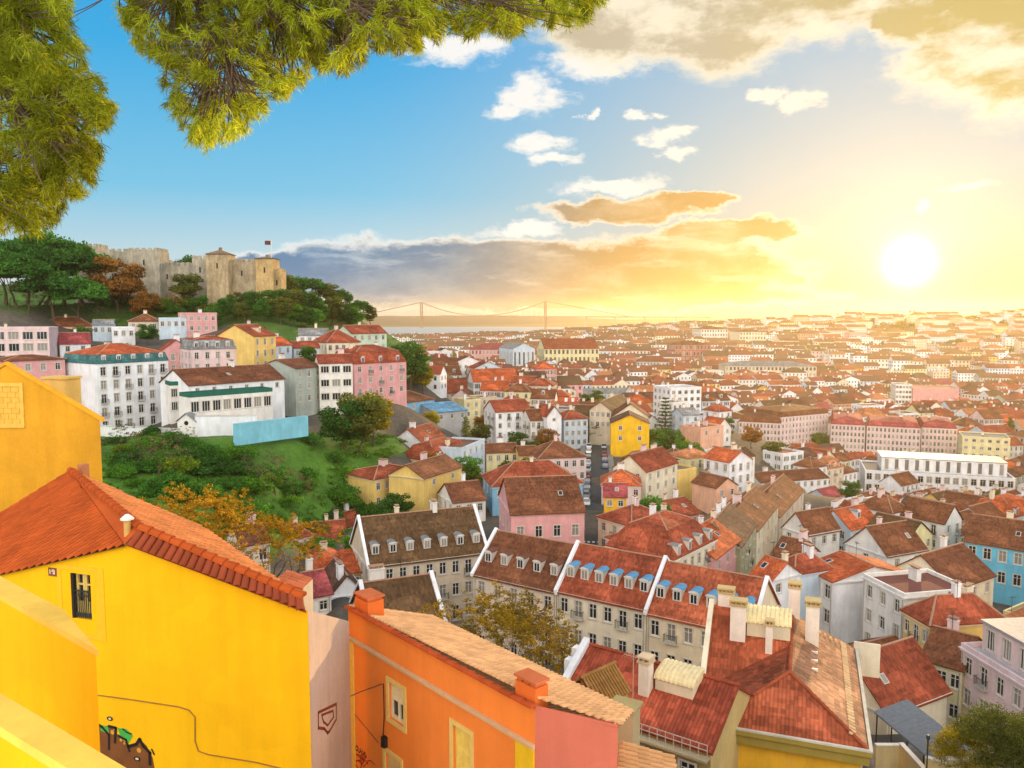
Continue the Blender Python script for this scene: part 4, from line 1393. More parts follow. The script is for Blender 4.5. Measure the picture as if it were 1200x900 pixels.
# ------------------------------------------------------------------ haze: one box of even air
def haze():
    m = MB()
    m.box(-9500, 5200, -450, 7600, -14, 172)
    def f(t):
        return None
    hm_ = bpy.data.materials.new('haze')
    hm_.use_nodes = True
    t = NT(hm_.node_tree)
    out = t.n('ShaderNodeOutputMaterial')
    v = t.n('ShaderNodeVolumePrincipled')
    v.inputs['Color'].default_value = (1.0, .82, .50, 1)
    v.inputs['Density'].default_value = 0.95e-4
    v.inputs['Anisotropy'].default_value = .66
    hm_.node_tree.links.new(v.outputs[0], out.inputs['Volume'])
    hm_.cycles.homogeneous_volume = True
    tag(link('haze', m.mesh('haze', [hm_])), 'thin golden evening haze over the town', kind='stuff')


haze()

# ------------------------------------------------------------------ foreground
M_BEDP = solid('pale_tile_bed', (.36, .20, .09), .95)
M_BED = solid('groove_shade_bed', (.12, .045, .02), .95)  # dark colour stands in for the shade in the grooves between tiles
def tile_rows(mb, poly, down, spacing=.22, rad=.095, tl=.42, lift=.02, seg=5, mi=0, sink=.07):
    """rows of overlapping barrel tiles over a flat polygon; down = downhill direction of the rows"""
    poly = [Vector(p) for p in poly]
    n = Vector((0, 0, 0))
    for i in range(len(poly)):
        a, b = poly[i], poly[(i + 1) % len(poly)]
        n += a.cross(b)
    n.normalize()
    if n.z < 0:
        n = -n
    v = (down - n * down.dot(n)).normalized()
    u = v.cross(n).normalized()
    o = poly[0]
    q = [((p - o).dot(u), (p - o).dot(v)) for p in poly]
    # bed under the tiles
    mb.face([p - n * sink for p in poly], mi + 1)
    k = math.floor(min(a for a, b in q) / spacing) + 1
    while k * spacing < max(a for a, b in q):
        uu = k * spacing
        xs = []
        for i in range(len(q)):
            (a0, b0), (a1, b1) = q[i], q[(i + 1) % len(q)]
            if (a0 > uu) != (a1 > uu):
                xs.append(b0 + (b1 - b0) * (uu - a0) / (a1 - a0))
        xs.sort()
        for s0, s1 in zip(xs[::2], xs[1::2]):
            t = s1
            while t > s0 + .05:
                t0 = max(s0, t - tl)
                wob = (rnd.random() - .5) * .012
                ring = []
                for tt, hh, rr in ((t0, 0.0, rad * .88), (t, lift, rad)):
                    c = o + u * (uu + wob) + v * tt
                    ring.append([c + u * (rr * math.cos(math.pi * j / seg)) + n * (hh + rr * .8 * math.sin(math.pi * j / seg)) for j in range(seg + 1)])
                i0 = len(mb.v)
                mb.v += [tuple(p) for p in ring[0] + ring[1]]
                for j in range(seg):
                    mb.f.append((i0 + j, i0 + j + 1, i0 + seg + 2 + j, i0 + seg + 1 + j))
                    mb.mi.append(mi)
                mb.f.append(tuple(i0 + seg + 1 + j for j in range(seg + 1)))
                mb.mi.append(mi)
                mb.f.append(tuple(i0 + j for j in reversed(range(seg + 1))))
                mb.mi.append(mi)
                t = t0
        k += 1


def ridge_caps(mb, a, b, rad=.17, ln=.45, mi=0, up=Vector((0, 0, 1))):
    a, b = Vector(a), Vector(b)
    d = (b - a).normalized()
    s = d.cross(up).normalized()
    u = s.cross(d).normalized()
    n = max(1, int((b - a).length / ln))
    for k in range(n):
        p0, p1 = a.lerp(b, k / n), a.lerp(b, (k + 1.08) / n)
        ring = []
        for p, r_, h in ((p0, rad * .85, 0), (p1, rad * 1.08, .03)):
            ring.append([p + s * (r_ * math.cos(math.pi * j / 6)) + u * (h + r_ * math.sin(math.pi * j / 6)) for j in range(7)])
        i0 = len(mb.v)
        mb.v += [tuple(p) for p in ring[0] + ring[1]]
        for j in range(6):
            mb.f.append((i0 + j, i0 + j + 1, i0 + 8 + j, i0 + 7 + j))
            mb.mi.append(mi)
        mb.f.append(tuple(i0 + 7 + j for j in range(7)))
        mb.mi.append(mi)


def oriented_box(mb, o, u, v, w_, d, z0, z1, mi=0):
    """o corner, u/v horizontal unit vectors"""
    c = [o, o + u * w_, o + u * w_ + v * d, o + v * d]
    mb.prism([(p.x, p.y) for p in c], z0, z1, mi)


def on_plane(px, py, p0, n):
    return ray_plane(px, py, p0, n)


def flat_poly(mb, pts, p0, n, off, mi=0):
    q = [on_plane(a, b, p0, n) + n * off for a, b in pts]
    nn = (q[1] - q[0]).cross(q[2] - q[0])
    if nn.dot(n) < 0:
        q.reverse()
    mb.face(q, mi)


def plane_line(mb, pts, p0, n, r_, mi=0, seg=6, off=None):
    mb.tube([on_plane(a, b, p0, n) + n * (r_ if off is None else off) for a, b in pts], r_, seg, mi)


ZU = Vector((0, 0, 1))
YEL = (.84, .47, .008)


def yellow_house():
    Cn = P(150, 637, 29)
    u = Vector((.962, -.272, 0))                 # along the wall, to the near right end
    nw = Vector((-.272, -.962, 0))               # outward normal of the wall

    def W_(px, py, off=0.0):
        return on_plane(px, py, Cn, nw) + nw * off
    base = 60.0
    root = thing('yellow_house', (Cn.x, Cn.y, base), 'yellow corner house with orange barrel tile roof and a pipe across its wall', 'house')
    R0, L0 = W_(361, 716), W_(-90, 693)
    # wall with a window opening
    wl = (L0 - Cn).dot(u)
    wr = (R0 - Cn).dot(u)
    mb = MB()
    win_a, win_b = W_(82, 671), W_(108, 727)
    a0, a1 = (win_a - Cn).dot(u), (win_b - Cn).dot(u)
    zt, zb = win_a.z, win_b.z
    Lt = wr - wl
    o = Cn + u * wl
    zflat = min(L0.z, R0.z) - .15
    apexpts = [(0, L0.z), ((Cn - L0).dot(u), Cn.z), (Lt, R0.z)]
    wall_side(mb, (o.x, o.y), (u.x, u.y), Lt, base - 3, zb - .6, [], (nw.x, nw.y))
    hs = [(a0 - wl, a1 - wl, zb, zt)]
    z1 = zb - .6

    def wp(a, z):
        p = o + u * a
        return (p.x, p.y, z)
    xa, xb = hs[0][0], hs[0][1]
    xc = (Cn - L0).dot(u)
    top = lambda a: L0.z + (Cn.z - L0.z) * a / xc if a < xc else Cn.z + (R0.z - Cn.z) * (a - xc) / (Lt - xc)
    mb.face([wp(0, z1), wp(xa, z1), wp(xa, top(xa)), wp(0, top(0))])
    mb.face([wp(xa, z1), wp(xb, z1), wp(xb, zb), wp(xa, zb)])
    mb.face([wp(xa, zt), wp(xb, zt), wp(xb, top(xb)), wp(xa, top(xa))])
    mb.face([wp(xb, z1), wp(Lt, z1), wp(Lt, top(Lt)), wp(xc, top(xc)), wp(xb, top(xb))])
    dpt = .3
    inn = -nw * dpt

    def wi(a, z):
        return tuple(Vector(wp(a, z)) + inn)
    mb.face([wp(xa, zb), wi(xa, zb), wi(xa, zt), wp(xa, zt)])
    mb.face([wi(xb, zb), wp(xb, zb), wp(xb, zt), wi(xb, zt)])
    mb.face([wp(xa, zb), wp(xb, zb), wi(xb, zb), wi(xa, zb)])
    mb.face([wi(xa, zt), wi(xb, zt), wp(xb, zt), wp(xa, zt)])
    wpart('wall', mb, M_WEATH, root, YEL)
    # window: two leaves with glazing, dark shutter at the side, railing
    M0 = Matrix(((u.x, -nw.x, 0, 0), (u.y, -nw.y, 0, 0), (0, 0, 1, 0), (0, 0, 0, 1)))
    ww, wh = a1 - a0, zt - zb
    p = Cn + u * a0
    M0.translation = Vector((p.x, p.y, zb)) - root.location
    g = MB()
    g.face([(0, .24, 0), (ww, .24, 0), (ww, .24, wh), (0, .24, wh)], 0)
    wo_ = link('window', g.mesh('window', [M_GLASS]), root, M=M0)
    f = MB()
    for k in range(2):
        x0 = .12 + k * (ww - .12) / 2
        x1 = x0 + (ww - .12) / 2 - .01
        for (q0, q1, r0, r1) in ((x0, x0 + .09, 0, wh), (x1 - .09, x1, 0, wh), (x0 + .09, x1 - .09, wh - .09, wh), (x0 + .09, x1 - .09, 0, wh * .36), (x0 + .09, x1 - .09, wh * .72, wh * .72 + .06)):
            f.box(q0, q1, .16, .238, r0, r1)
    link('frame', f.mesh('frame', [M_PAINT]), wo_, color=(.62, .45, .12))
    f = MB()
    f.box(0, .11, .02, .235, .01, wh - .01)
    link('shutter', f.mesh('shutter', [M_BLACK]), wo_)
    f = MB()
    rh = wh * .62
    f.box(.01, ww - .01, .05, .085, rh - .05, rh)
    f.box(.01, ww - .01, .05, .085, rh - .22, rh - .19)
    f.box(.01, ww - .01, .05, .085, .06, .10)
    for k in range(11):
        x = .03 + k * (ww - .06) / 10
        f.box(x - .012, x + .012, .055, .08, .02, rh - .05)
    for k in range(8):
        x = .08 + k * (ww - .16) / 7
        f.box(x - .04, x + .04, .057, .078, .10, .22)
    link('railing', f.mesh('railing', [M_IRON]), wo_)
    # painted surround, faintly raised
    s = MB()
    for (q0, q1, r0, r1) in ((-.62, -.42, -.75, wh + .30), (ww + .22, ww + .62, -.75, wh + .30), (-.42, ww + .22, wh + .12, wh + .30), (-.42, ww + .22, -.75, -.52)):
        s.box(q0, q1, -.02, -.002, r0, r1)
    sm = link('surround', s.mesh('surround', [M_FLATP]), root, color=(.80, .44, .02))
    sm.matrix_local = M0
    s = MB()
    s.box(-1.0, -.62 + .02, -.03, -.005, wh - .20, wh + .12, 0)
    for k, (q0, q1) in enumerate(((-.93, -.89), (-.83, -.79), (-.79, -.73), (-.79, -.73), (-.79, -.73), (-.73, -.69))):
        if k == 0:
            s.box(q0, q1, -.036, -.031, wh - .12, wh + .05, 1)
        elif k in (1, 5):
            s.box(q0 + .002, q1 - .002, -.036, -.031, wh - .12 if k == 5 else wh - .03, wh + .05, 1)
        else:
            zc = (wh - .12, wh - .045, wh + .03)[k - 2]
            s.box(q0, q1, -.036, -.031, zc, zc + .03, 1)
    pl = link('number_plaque', s.mesh('number_plaque', [solid('plaque_red', (.20, .06, .03)), solid('plaque_white', (.75, .66, .45))]), root)
    pl.matrix_local = M0
    # pale rendered side wall with a faded emblem
    S1 = P(409, 728, 31.5)
    us = Vector((S1.x - R0.x, S1.y - R0.y, 0)).normalized()
    ns = Vector((us.y, -us.x, 0))
    if ns.dot(-R0) < 0:
        ns = -ns
    m = MB()
    m.face([(R0.x, R0.y, base - 3), (S1.x, S1.y, base - 3), tuple(S1), (R0.x, R0.y, R0.z + .02)])
    wpart('side_wall', m, M_PL, root, (.60, .43, .31))
    m = MB()
    outer = [(373, 835), (394, 825), (394, 843), (386, 857), (384, 859), (380, 854), (373, 853)]
    inner = [(377, 838), (390, 833), (391, 840), (384, 850), (379, 846)]
    for ring, ro in ((outer, .055), (inner, .045)):
        for a, b in zip(ring, ring[1:] + ring[:1]):
            A, B = on_plane(a[0], a[1], R0, ns), on_plane(b[0], b[1], R0, ns)
            t = (B - A).normalized()
            q = ns.cross(t) * ro
            A, B = A - t * ro + ns * .004, B + t * ro + ns * .004
            m.face([A - q, B - q, B + q, A + q])
    wpart('painted_emblem', m, solid('emblem_red', (.22, .045, .02)), root)
    # roof planes
    A = P(82, 551, 36)
    nL = (L0 - Cn).cross(A - Cn).normalized()
    B = on_plane(-90, 658, Cn, nL)
    roof = MB()
    e1, e2 = Cn + nw * .18, L0 + nw * .18
    rowdir = on_plane(0, 662, Cn, nL) - on_plane(117, 587, Cn, nL)
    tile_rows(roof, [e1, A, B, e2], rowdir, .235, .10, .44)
    V0, V1 = W_(158, 622, -.25), W_(350, 703, -.25)
    V0.z += .05
    nR = (V1 - V0).cross(A - V0).normalized()
    if nR.z < 0:
        nR = -nR
    E1 = V1 + (A - V0).normalized() * 4.2
    E1 = E1
    E0 = A + (V1 - V0).normalized() * .2
    # sunlit slope runs back parallel to the ridge
    back = (A - V0)
    far_b = V1 + back
    roof.face([e1, V0, A])
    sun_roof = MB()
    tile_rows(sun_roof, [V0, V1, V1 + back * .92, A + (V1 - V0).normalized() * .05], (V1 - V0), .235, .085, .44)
    ridge_caps(roof, A, V0)
    ridge_caps(roof, V0, V1, .19)
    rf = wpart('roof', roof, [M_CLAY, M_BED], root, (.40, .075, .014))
    wpart('sun_tinted_roof_slope', sun_roof, [M_CLAY, M_BED], root, (.64, .22, .065))  # same clay made paler: sunlight on this slope is put into the colour
    fr = MB()
    n = 23
    for k in range(n):
        t = (k + .5) / n
        top_ = V0.lerp(V1, t) + ZU * .02
        bot = (Cn + nw * .22 + u * .12).lerp(R0 + nw * .22, t) + ZU * .02
        ax = (bot - top_).normalized()
        sdir = (V1 - V0).normalized()
        sdir = (sdir - ax * sdir.dot(ax)).normalized()
        up = ax.cross(sdir)
        if up.z < 0:
            up = -up
        ring = []
        for c, r_ in ((top_, .13), (bot, .15)):
            ring.append([c + sdir * (r_ * math.cos(math.pi * j / 6)) + up * (r_ * .9 * math.sin(math.pi * j / 6)) for j in range(7)])
        i0 = len(fr.v)
        fr.v += [tuple(q) for q in ring[0] + ring[1]]
        for j in range(6):
            fr.f.append((i0 + j, i0 + j + 1, i0 + 8 + j, i0 + 7 + j))
            fr.mi.append(0)
    fr.face([V0, V1, R0 + nw * .12 - ZU * .03, Cn + nw * .12 - ZU * .03])
    wpart('verge_tiles', fr, M_CLAY, root, (.26, .055, .022))
    # small flue with a pale cap on the ridge
    fl = MB()
    fp = on_plane(150, 632, Cn + nL * .05, nL)
    fl.tube([fp - ZU * .3, fp + ZU * .75], .13, 12, 0)
    fl.tube([fp + ZU * .75, fp + ZU * .80, fp + ZU * .95], [.24, .24, .07], 12, 1)
    wpart('flue', fl, [solid('flue_ochre', (.55, .34, .10)), solid('flue_cap', (.62, .60, .55))], root, parent=rf)
    # clay capped chimney on the side wall corner
    ch = MB()
    cp = P(356, 712, 29.2)
    oriented_box(ch, cp, us, -ns, 1.0, .9, cp.z - .6, cp.z + .75)
    cc = wpart('chimney', ch, M_PL, root, (.62, .50, .34))
    cap = MB()
    for k in range(4):
        for j in range(3):
            q = cp + us * (.02 + k * .26) - ns * (.0 + j * .32)
            cap.tube([q + ZU * (.78 + .10 * j), q + us * .0 - ns * .34 + ZU * (.86 + .09 * j)], .12, 8)
    wpart('chimney_cap', cap, M_CLAY, root, (.50, .14, .06), parent=cc)
    # far end stub where the ridge meets the ochre gable
    st = MB()
    q = P(91, 556, 36.2)
    oriented_box(st, q, u, -nw, .28, .4, q.z - .6, q.z + .45)
    wpart('ridge_stub', st, M_PL, root, (.45, .18, .08))
    # pipe and paint on the wall
    pp = MB()
    plane_line(pp, [(112, 814), (150, 819), (210, 828), (222, 832), (229, 840), (229, 868), (233, 880), (245, 884), (300, 893), (350, 905)], Cn, nw, .022)
    wpart('pipe', pp, solid('pipe_brown', (.26, .13, .03)), root)
    gr = MB()
    flat_poly(gr, [(112, 915), (112, 846), (122, 851), (128, 850), (134, 856), (143, 866), (150, 872), (158, 873), (164, 866), (172, 874), (179, 888), (184, 915)], Cn, nw, .006, 0)
    flat_poly(gr, [(118, 849), (127, 852), (128, 860), (118, 856)], Cn, nw, .010, 1)
    flat_poly(gr, [(138, 853), (148, 854), (156, 862), (151, 871), (141, 862)], Cn, nw, .010, 1)
    for ln, r_ in (([(112, 846), (120, 852), (128, 861), (128, 878)], .05), ([(128, 851), (136, 853), (135, 870)], .06), ([(139, 862), (148, 867), (152, 880)], .05), ([(150, 875), (160, 872), (164, 866), (168, 874), (176, 882), (176, 896)], .065), ([(144, 854), (149, 858), (154, 860)], .03), ([(178, 878), (181, 884)], .035)):
        for a, b in zip(ln, ln[1:]):
            A_, B_ = on_plane(a[0], a[1], Cn, nw), on_plane(b[0], b[1], Cn, nw)
            t = (B_ - A_).normalized()
            q = nw.cross(t) * r_
            A_, B_ = A_ - t * r_ * .6 + nw * .014, B_ + t * r_ * .6 + nw * .014
            gr.face([A_ - q, B_ - q, B_ + q, A_ + q], 2)
    for (cx, cy, r_) in ((129, 842, .11), (161, 889, .12)):
        for sc, mi, of in ((1, 2, .016), (.5, 3, .020)):
            c_ = on_plane(cx, cy, Cn, nw)
            gr.face([c_ + nw * of + u * (math.cos(t) * r_ * 1.3 * sc) + ZU * (math.sin(t) * r_ * .8 * sc) for t in [2 * math.pi * k / 14 for k in range(14)]], mi)
    for (cx, cy, r_) in ((132, 858, .09), (142, 867, .06), (146, 871, .05), (163, 879, .10)):
        c_ = on_plane(cx, cy, Cn, nw)
        gr.face([c_ + nw * .011 + u * (math.cos(t) * r_) + ZU * (math.sin(t) * r_) for t in [2 * math.pi * k / 10 for k in range(10)]], 4)
    wpart('graffiti', gr, [solid('paint_brown', (.17, .06, .015)), solid('paint_green', (.05, .36, .06)), M_BLACK, solid('paint_cream', (.6, .5, .35)), solid('paint_amber', (.55, .27, .03))], root)
    return root


def ochre_gable():
    ap, rt = P(7, 428, 44), P(117, 493, 44)
    u = Vector((rt.x - ap.x, rt.y - ap.y, 0)).normalized()
    n = Vector((u.y, -u.x, 0))
    if n.dot(-ap) < 0:
        n = -n
    base = 62.0
    root = thing('ochre_house', (rt.x, rt.y, base), 'ochre gable end with a bricked-up window behind the yellow house', 'house')
    L = (rt - ap).dot(u)
    o = ap - u * L
    m = MB()
    wa, wb = on_plane(1, 453, ap, n), on_plane(25, 497, ap, n)
    m.prism([(o.x, o.y), (rt.x, rt.y), (rt.x - n.x * .22 - u.x * .15, rt.y - n.y * .22 - u.y * .15), (o.x - n.x * .22, o.y - n.y * .22)], base - 2, rt.z)
    m.prism([(o.x - n.x * .503, o.y - n.y * .503), (rt.x - n.x * .503 - u.x * 1.5, rt.y - n.y * .503 - u.y * 1.5), (rt.x - 8, rt.y + 9), (o.x - 8, o.y + 9)], base - 2, rt.z - 2.4)
    for off in (0, .22):
        q = [Vector((o.x, o.y, rt.z)) - n * off, rt - n * off, ap - n * off]
        m.face(q if off == 0 else q[::-1])
    wpart('wall', m, M_PL, root, (.62, .30, .015))
    r_ = MB()
    a2, b2, c2 = ap + n * .06, rt + n * .06 + u * .15 - ZU * .08, Vector((o.x, o.y, rt.z)) + n * .06 - u * .15 - ZU * .08
    bk = -n * .3
    slab(r_, [([tuple(a2 + ZU * .2), tuple(b2 + ZU * .2), tuple(b2 + bk + ZU * .2), tuple(a2 + bk + ZU * .2)], None), ([tuple(c2 + ZU * .2), tuple(a2 + ZU * .2), tuple(a2 + bk + ZU * .2), tuple(c2 + bk + ZU * .2)], None)], .18)
    wpart('gable_coping', r_, M_CLAY, root, (.62, .30, .02))
    r_ = MB()
    k1, k2 = rt - n * .51 - ZU * 2.3 - u * 1.5, Vector((o.x, o.y, rt.z - 2.3)) - n * .51
    slab(r_, [([tuple(k2), tuple(k1), tuple(Vector((rt.x - 7.9, rt.y + 8.8, k1.z - .8))), tuple(Vector((o.x - 7.9, o.y + 8.8, k1.z - .8)))], None)], .2)
    wpart('roof', r_, M_CLAY, root, (.42, .14, .04))
    f = MB()
    x0, x1 = (wa - ap).dot(u), (wb - ap).dot(u)
    x0 = x1 - 1.35
    z0, z1 = wb.z, wa.z

    def bx(a, b, c, d, e0, e1, mi):
        oriented_box(f, ap + u * a + n * e0, u, n, b - a, e1 - e0, c, d, mi)
    bx(x0 - .2, x0, z0 - .2, z1 + .2, .003, .06, 0)
    bx(x1, x1 + .2, z0 - .2, z1 + .2, .003, .06, 0)
    bx(x0, x1, z1, z1 + .2, .003, .06, 0)
    bx(x0, x1, z0 - .2, z0, .003, .06, 0)
    nr = 7
    for r in range(nr):
        zz0, zz1 = z0 + (z1 - z0) * r / nr, z0 + (z1 - z0) * (r + 1) / nr - .02
        k = 0
        a = x0 - (.2 if r % 2 else 0)
        while a < x1:
            b = a + .44
            bx(max(a, x0), min(b - .02, x1), zz0, zz1, .003, .02, 1)
            a = b
    wpart('blocked_window', f, [solid('ochre_trim', (.66, .40, .06)), solid('ochre_block', (.66, .37, .05))], root)
    c_ = MB()
    q = P(50, 444, 50)
    q2 = P(76, 444, 49.5)
    uu = Vector((q2.x - q.x, q2.y - q.y, 0))
    lw = uu.length
    uu.normalize()
    oriented_box(c_, q, uu, Vector((-uu.y, uu.x, 0)), lw, 1.2, q.z - 3, q.z)
    oriented_box(c_, q - uu * .08 + Vector((uu.y, -uu.x, 0)) * .08, uu, Vector((-uu.y, uu.x, 0)), lw + .16, 1.36, q.z + .003, q.z + .14)
    wpart('chimney', c_, M_PL, root, (.66, .44, .12))


def terrace_walls():
    specs = [('high yellow terrace wall with pale coping and a chamfered end', [(-140, 596), (0, 675), (75, 715), (115, 762), (-140, 617)], 75.4, 118, 'terrace_wall'),
             ('lower yellow terrace wall with broad pale coping in the corner', [(-120, 742), (0, 812), (160, 907), (90, 907), (-120, 778)], 76.2, None, 'terrace_wall')]
    for label, pts, z, endx, nm in specs:
        q = []
        for a, b in pts:
            d = ray(a, b)
            t = (z - CAMZ) / d.z
            q.append((d.x * t, d.y * t))
        c = q[-1]
        root = thing(nm, (q[-2][0], q[-2][1], 62), label, 'wall')
        area = sum(q[i][0] * q[(i + 1) % len(q)][1] - q[(i + 1) % len(q)][0] * q[i][1] for i in range(len(q)))
        if area < 0:
            q = q[::-1]
        cx, cy = sum(p[0] for p in q) / len(q), sum(p[1] for p in q) / len(q)
        m = MB()
        qi = [(cx + (p[0] - cx) * .985, cy + (p[1] - cy) * .985) for p in q]
        m.prism(qi, 58, z - .10)
        wpart('wall_body', m, M_WEATH, root, YEL)
        m = MB()
        m.prism(q, z - .098, z)
        wpart('coping', m, M_PL, root, (.92, .56, .08))


def orange_house():
    A = P(408, 712, 33.0)
    u = Vector((.66, -.751, 0)).normalized()      # towards the near right corner
    n = Vector((-.751, -.66, 0)).normalized()     # outward
    # near corner: photo column 627
    X = ray(627, 838)
    k = X.x / X.y
    t = (k * A.y - A.x) / (u.x - k * u.y)
    Bc = A + u * t
    Lw = t
    base = 57.0
    root = thing('orange_house', (Bc.x, Bc.y, base), 'vivid orange house with yellow trims and a pale sunlit tile roof', 'house')

    def pix(px, py, off=0.0):
        return on_plane(px, py, A, n) + n * off
    # openings: (x0,x1,z0,z1) along u from A
    ops = []
    for (a, b) in (((456, 798), (474, 853)), ((531, 848), (552, 915)), ((452, 880), (470, 925))):
        p, q = pix(*a), pix(*b)
        ops.append(((p - A).dot(u), (q - A).dot(u), q.z, p.z))
    m = MB()
    wall_side(m, (A.x, A.y), (u.x, u.y), Lw, base - 4, A.z - .02, ops, (n.x, n.y), depth=.22)
    wpart('wall', m, M_WEATH, root, (.80, .235, .045))
    # pink end wall, top follows the roof slope
    v = -n
    dw, drop = 4.3, .40
    ue = Vector((.956, -.293, 0))
    e0 = Bc
    q = on_plane(724, 851, Bc, Vector((-ue.y, ue.x, 0)))
    vl = (q - Bc).dot(ue)
    pn = Vector((ue.y, -ue.x, 0))
    m = MB()
    qb = Bc + ue * vl
    m.face([(Bc.x, Bc.y, base - 4), (qb.x, qb.y, base - 4), (qb.x, qb.y, q.z + .10), (Bc.x, Bc.y, Bc.z + .10)])
    hz = Bc + ZU * .05
    m.face([(Bc.x, Bc.y, Bc.z + .10), (qb.x, qb.y, q.z + .10), tuple(hz + (Vector((qb.x, qb.y, q.z + .02)) - hz) * 1.02 + ZU * .02), tuple(hz - n * .05)])
    # hidden right return
    rr = qb + Vector((qb.x - .25, qb.y, 0)).normalized() * 2.5
    m.face([(qb.x, qb.y, base - 4), (rr.x, rr.y, base - 4), (rr.x, rr.y, q.z - 1.2), (qb.x, qb.y, q.z - .05)])
    wpart('end_wall', m, M_WEATH, root, (.52, .15, .10))
    # trims: cornice band, corner pilasters
    m = MB()
    c0, c1 = pix(409, 746), pix(622, 869)
    zc = c0.z

    def band(mb, x0, x1, z0, z1, pj, mi=0, e=.003):
        oriented_box(mb, A + u * x0 + n * e, u, n, x1 - x0, pj, z0, z1, mi)
    band(m, 0, Lw, zc - .10, zc + .02, .10)
    band(m, 0, Lw, zc + .022, zc + .07, .16)
    wpart('cornice', m, M_FLATP, root, (.60, .40, .22))
    m = MB()
    band(m, 0.02, .42, base - 4, zc - .102, .05)
    wpart('pilaster', m, M_FLATP, root, (.78, .50, .10))
    m = MB()
    x605 = (pix(605, 880) - A).dot(u)
    band(m, x605, Lw - .02, base - 4, zc - .102, .05)
    wpart('pilaster', m, M_FLATP, root, (.70, .46, .02))
    # windows
    for i, (x0, x1, z0, z1) in enumerate(ops):
        M0 = Matrix(((u.x, v.x, 0, 0), (u.y, v.y, 0, 0), (0, 0, 1, 0), (0, 0, 0, 1)))
        p = A + u * x0
        M0.translation = Vector((p.x, p.y, z0)) - root.location
        ww, wh = x1 - x0, z1 - z0
        g = MB()
        if i == 0:
            g.face([(0, .18, 0), (ww, .18, 0), (ww, .18, wh), (0, .18, wh)])
            o_ = link('window', g.mesh('window', [M_GLASS]), root, M=M0)
            f = MB()
            for (a, b, c, d) in ((0, .07, 0, wh), (ww - .07, ww, 0, wh), (.07, ww - .07, wh * .52, wh * .58), (.07, ww - .07, 0, .14), (ww / 2 - .06, ww / 2 + .06, .14, wh * .52)):
                f.box(a, b, .10, .178, c, d)
            link('frame', f.mesh('frame', [M_PAINT]), o_, color=(.72, .66, .48))
            f = MB()
            f.box(.07, ww - .07, .08, .15, wh * .58, wh - .002)
            link('roller_blind', f.mesh('roller_blind', [M_PAINT]), o_, color=(.74, .66, .42))
        else:
            g.box(.002, ww - .002, .10, .2, .002, wh - .002)
            o_ = link('window', g.mesh('window', [M_PAINT]), root, M=M0, color=(.74, .56, .12) if i == 1 else (.66, .48, .2))
        f = MB()
        t_ = .17
        for (a, b, c, d) in ((-t_, 0, -t_, wh + t_), (ww, ww + t_, -t_, wh + t_), (0, ww, wh, wh + t_), (0, ww, -t_, 0)):
            f.box(a, b, -.05, -.003, c, d)
        link('surround', f.mesh('surround', [M_FLATP]), o_, color=(.68, .50, .16))
    # roof: falls away from the orange wall
    rp = MB()
    down = v * 1 - ZU * drop
    hi0, hi1 = A + ZU * .05, Bc + ZU * .05
    lo0, lo1 = hi0 + down * dw + u * .2, Vector((qb.x, qb.y, q.z + .02))
    nrm = (hi1 - hi0).cross(lo1 - hi0)
    # lower edge of the slope runs parallel to the wall
    lo0 = hi0 + (lo1 - hi1) + u * 0
    lo_far = hi1 + (lo1 - hi1) * 1.0
    down2 = (lo1 - hi1)
    ext = 1.75
    tile_rows(rp, [hi0 - n * .05, hi1 - n * .05, hi1 + down2 * 1.02, hi1 + down2 * 1.02 - u * 1.4 + v * 2.2 - ZU * .9, hi0 + v * dw - ZU * (drop * dw)], v - ZU * drop, .24, .10, .42)
    wpart('roof', rp, [M_CLAY, M_BEDP], root, (.60, .33, .15))
    ed = MB()
    ridge_caps(ed, A + n * .10 + ZU * .03, Bc + n * .10 + ZU * .03, .13, .5)
    wpart('parapet_edge', ed, M_CLAY, root, (.42, .075, .02))
    # chimneys
    for (px, py, Y, w_, d_, hh) in ((416, 716, 32.4, 1.05, .75, .62), (604, 822, 25.6, .95, .55, .75)):
        c0 = on_plane(px, py, A + v * .05, n)
        m = MB()
        oriented_box(m, c0, u, v, w_, d_, c0.z - .8, c0.z + hh)
        c_ = wpart('chimney', m, M_FLATP, root, (.66, .15, .03))
        m = MB()
        for k in range(3):
            oriented_box(m, c0 + u * (.04 + k * w_ / 3) + v * .04, u, v, w_ / 3 - .1, d_ - .08, c0.z + hh + .003, c0.z + hh + .12)
        oriented_box(m, c0 - u * .04 - v * .04, u, v, w_ + .08, d_ + .08, c0.z + hh + .123, c0.z + hh + .2)
        wpart('chimney_cap', m, M_CLAY, root, (.55, .14, .05), parent=c_)
    # lower roof beyond the pink wall
    lw_ = MB()
    a, b, c, d = P(726, 866, 25.5), P(788, 893, 25.0), P(800, 935, 22.6), P(720, 935, 22.6)
    tile_rows(lw_, [a, b, c, d], (b - a) * 1.0, .26, .11, .42)
    wpart('lower_roof', lw_, [M_CLAY, M_BEDP], root, (.56, .30, .13))
    # cable, meter box, graffiti
    m = MB()
    m.tube([pix(404, 821, .9), pix(430, 808, .35), pix(449, 801, .05)], .018, 5)
    m.tube([pix(450, 801, .03), pix(451, 840, .03), pix(449, 875, .03)], .022, 5)
    m.tube([pix(412, 832, .03), pix(430, 853, .03), pix(444, 870, .03)], .010, 5)
    wpart('cable', m, M_IRON, root)
    m = MB()
    bp = pix(451, 873)
    oriented_box(m, bp + n * .003, u, n, .22, .18, bp.z, bp.z + .42)
    oriented_box(m, bp + n * .003 - u * .12, u, n, .1, .12, bp.z - .08, bp.z + .1)
    wpart('meter_box', m, M_BLACK, root)
    cu = bpy.data.curves.new('graffiti', 'FONT')
    cu.body = 'O,HAMO'
    cu.size = .34
    cu.offset = .012
    cu.extrude = .002
    cu.align_x = 'LEFT'
    cu.shear = .25
    tmp = bpy.data.objects.new('tmp', cu)
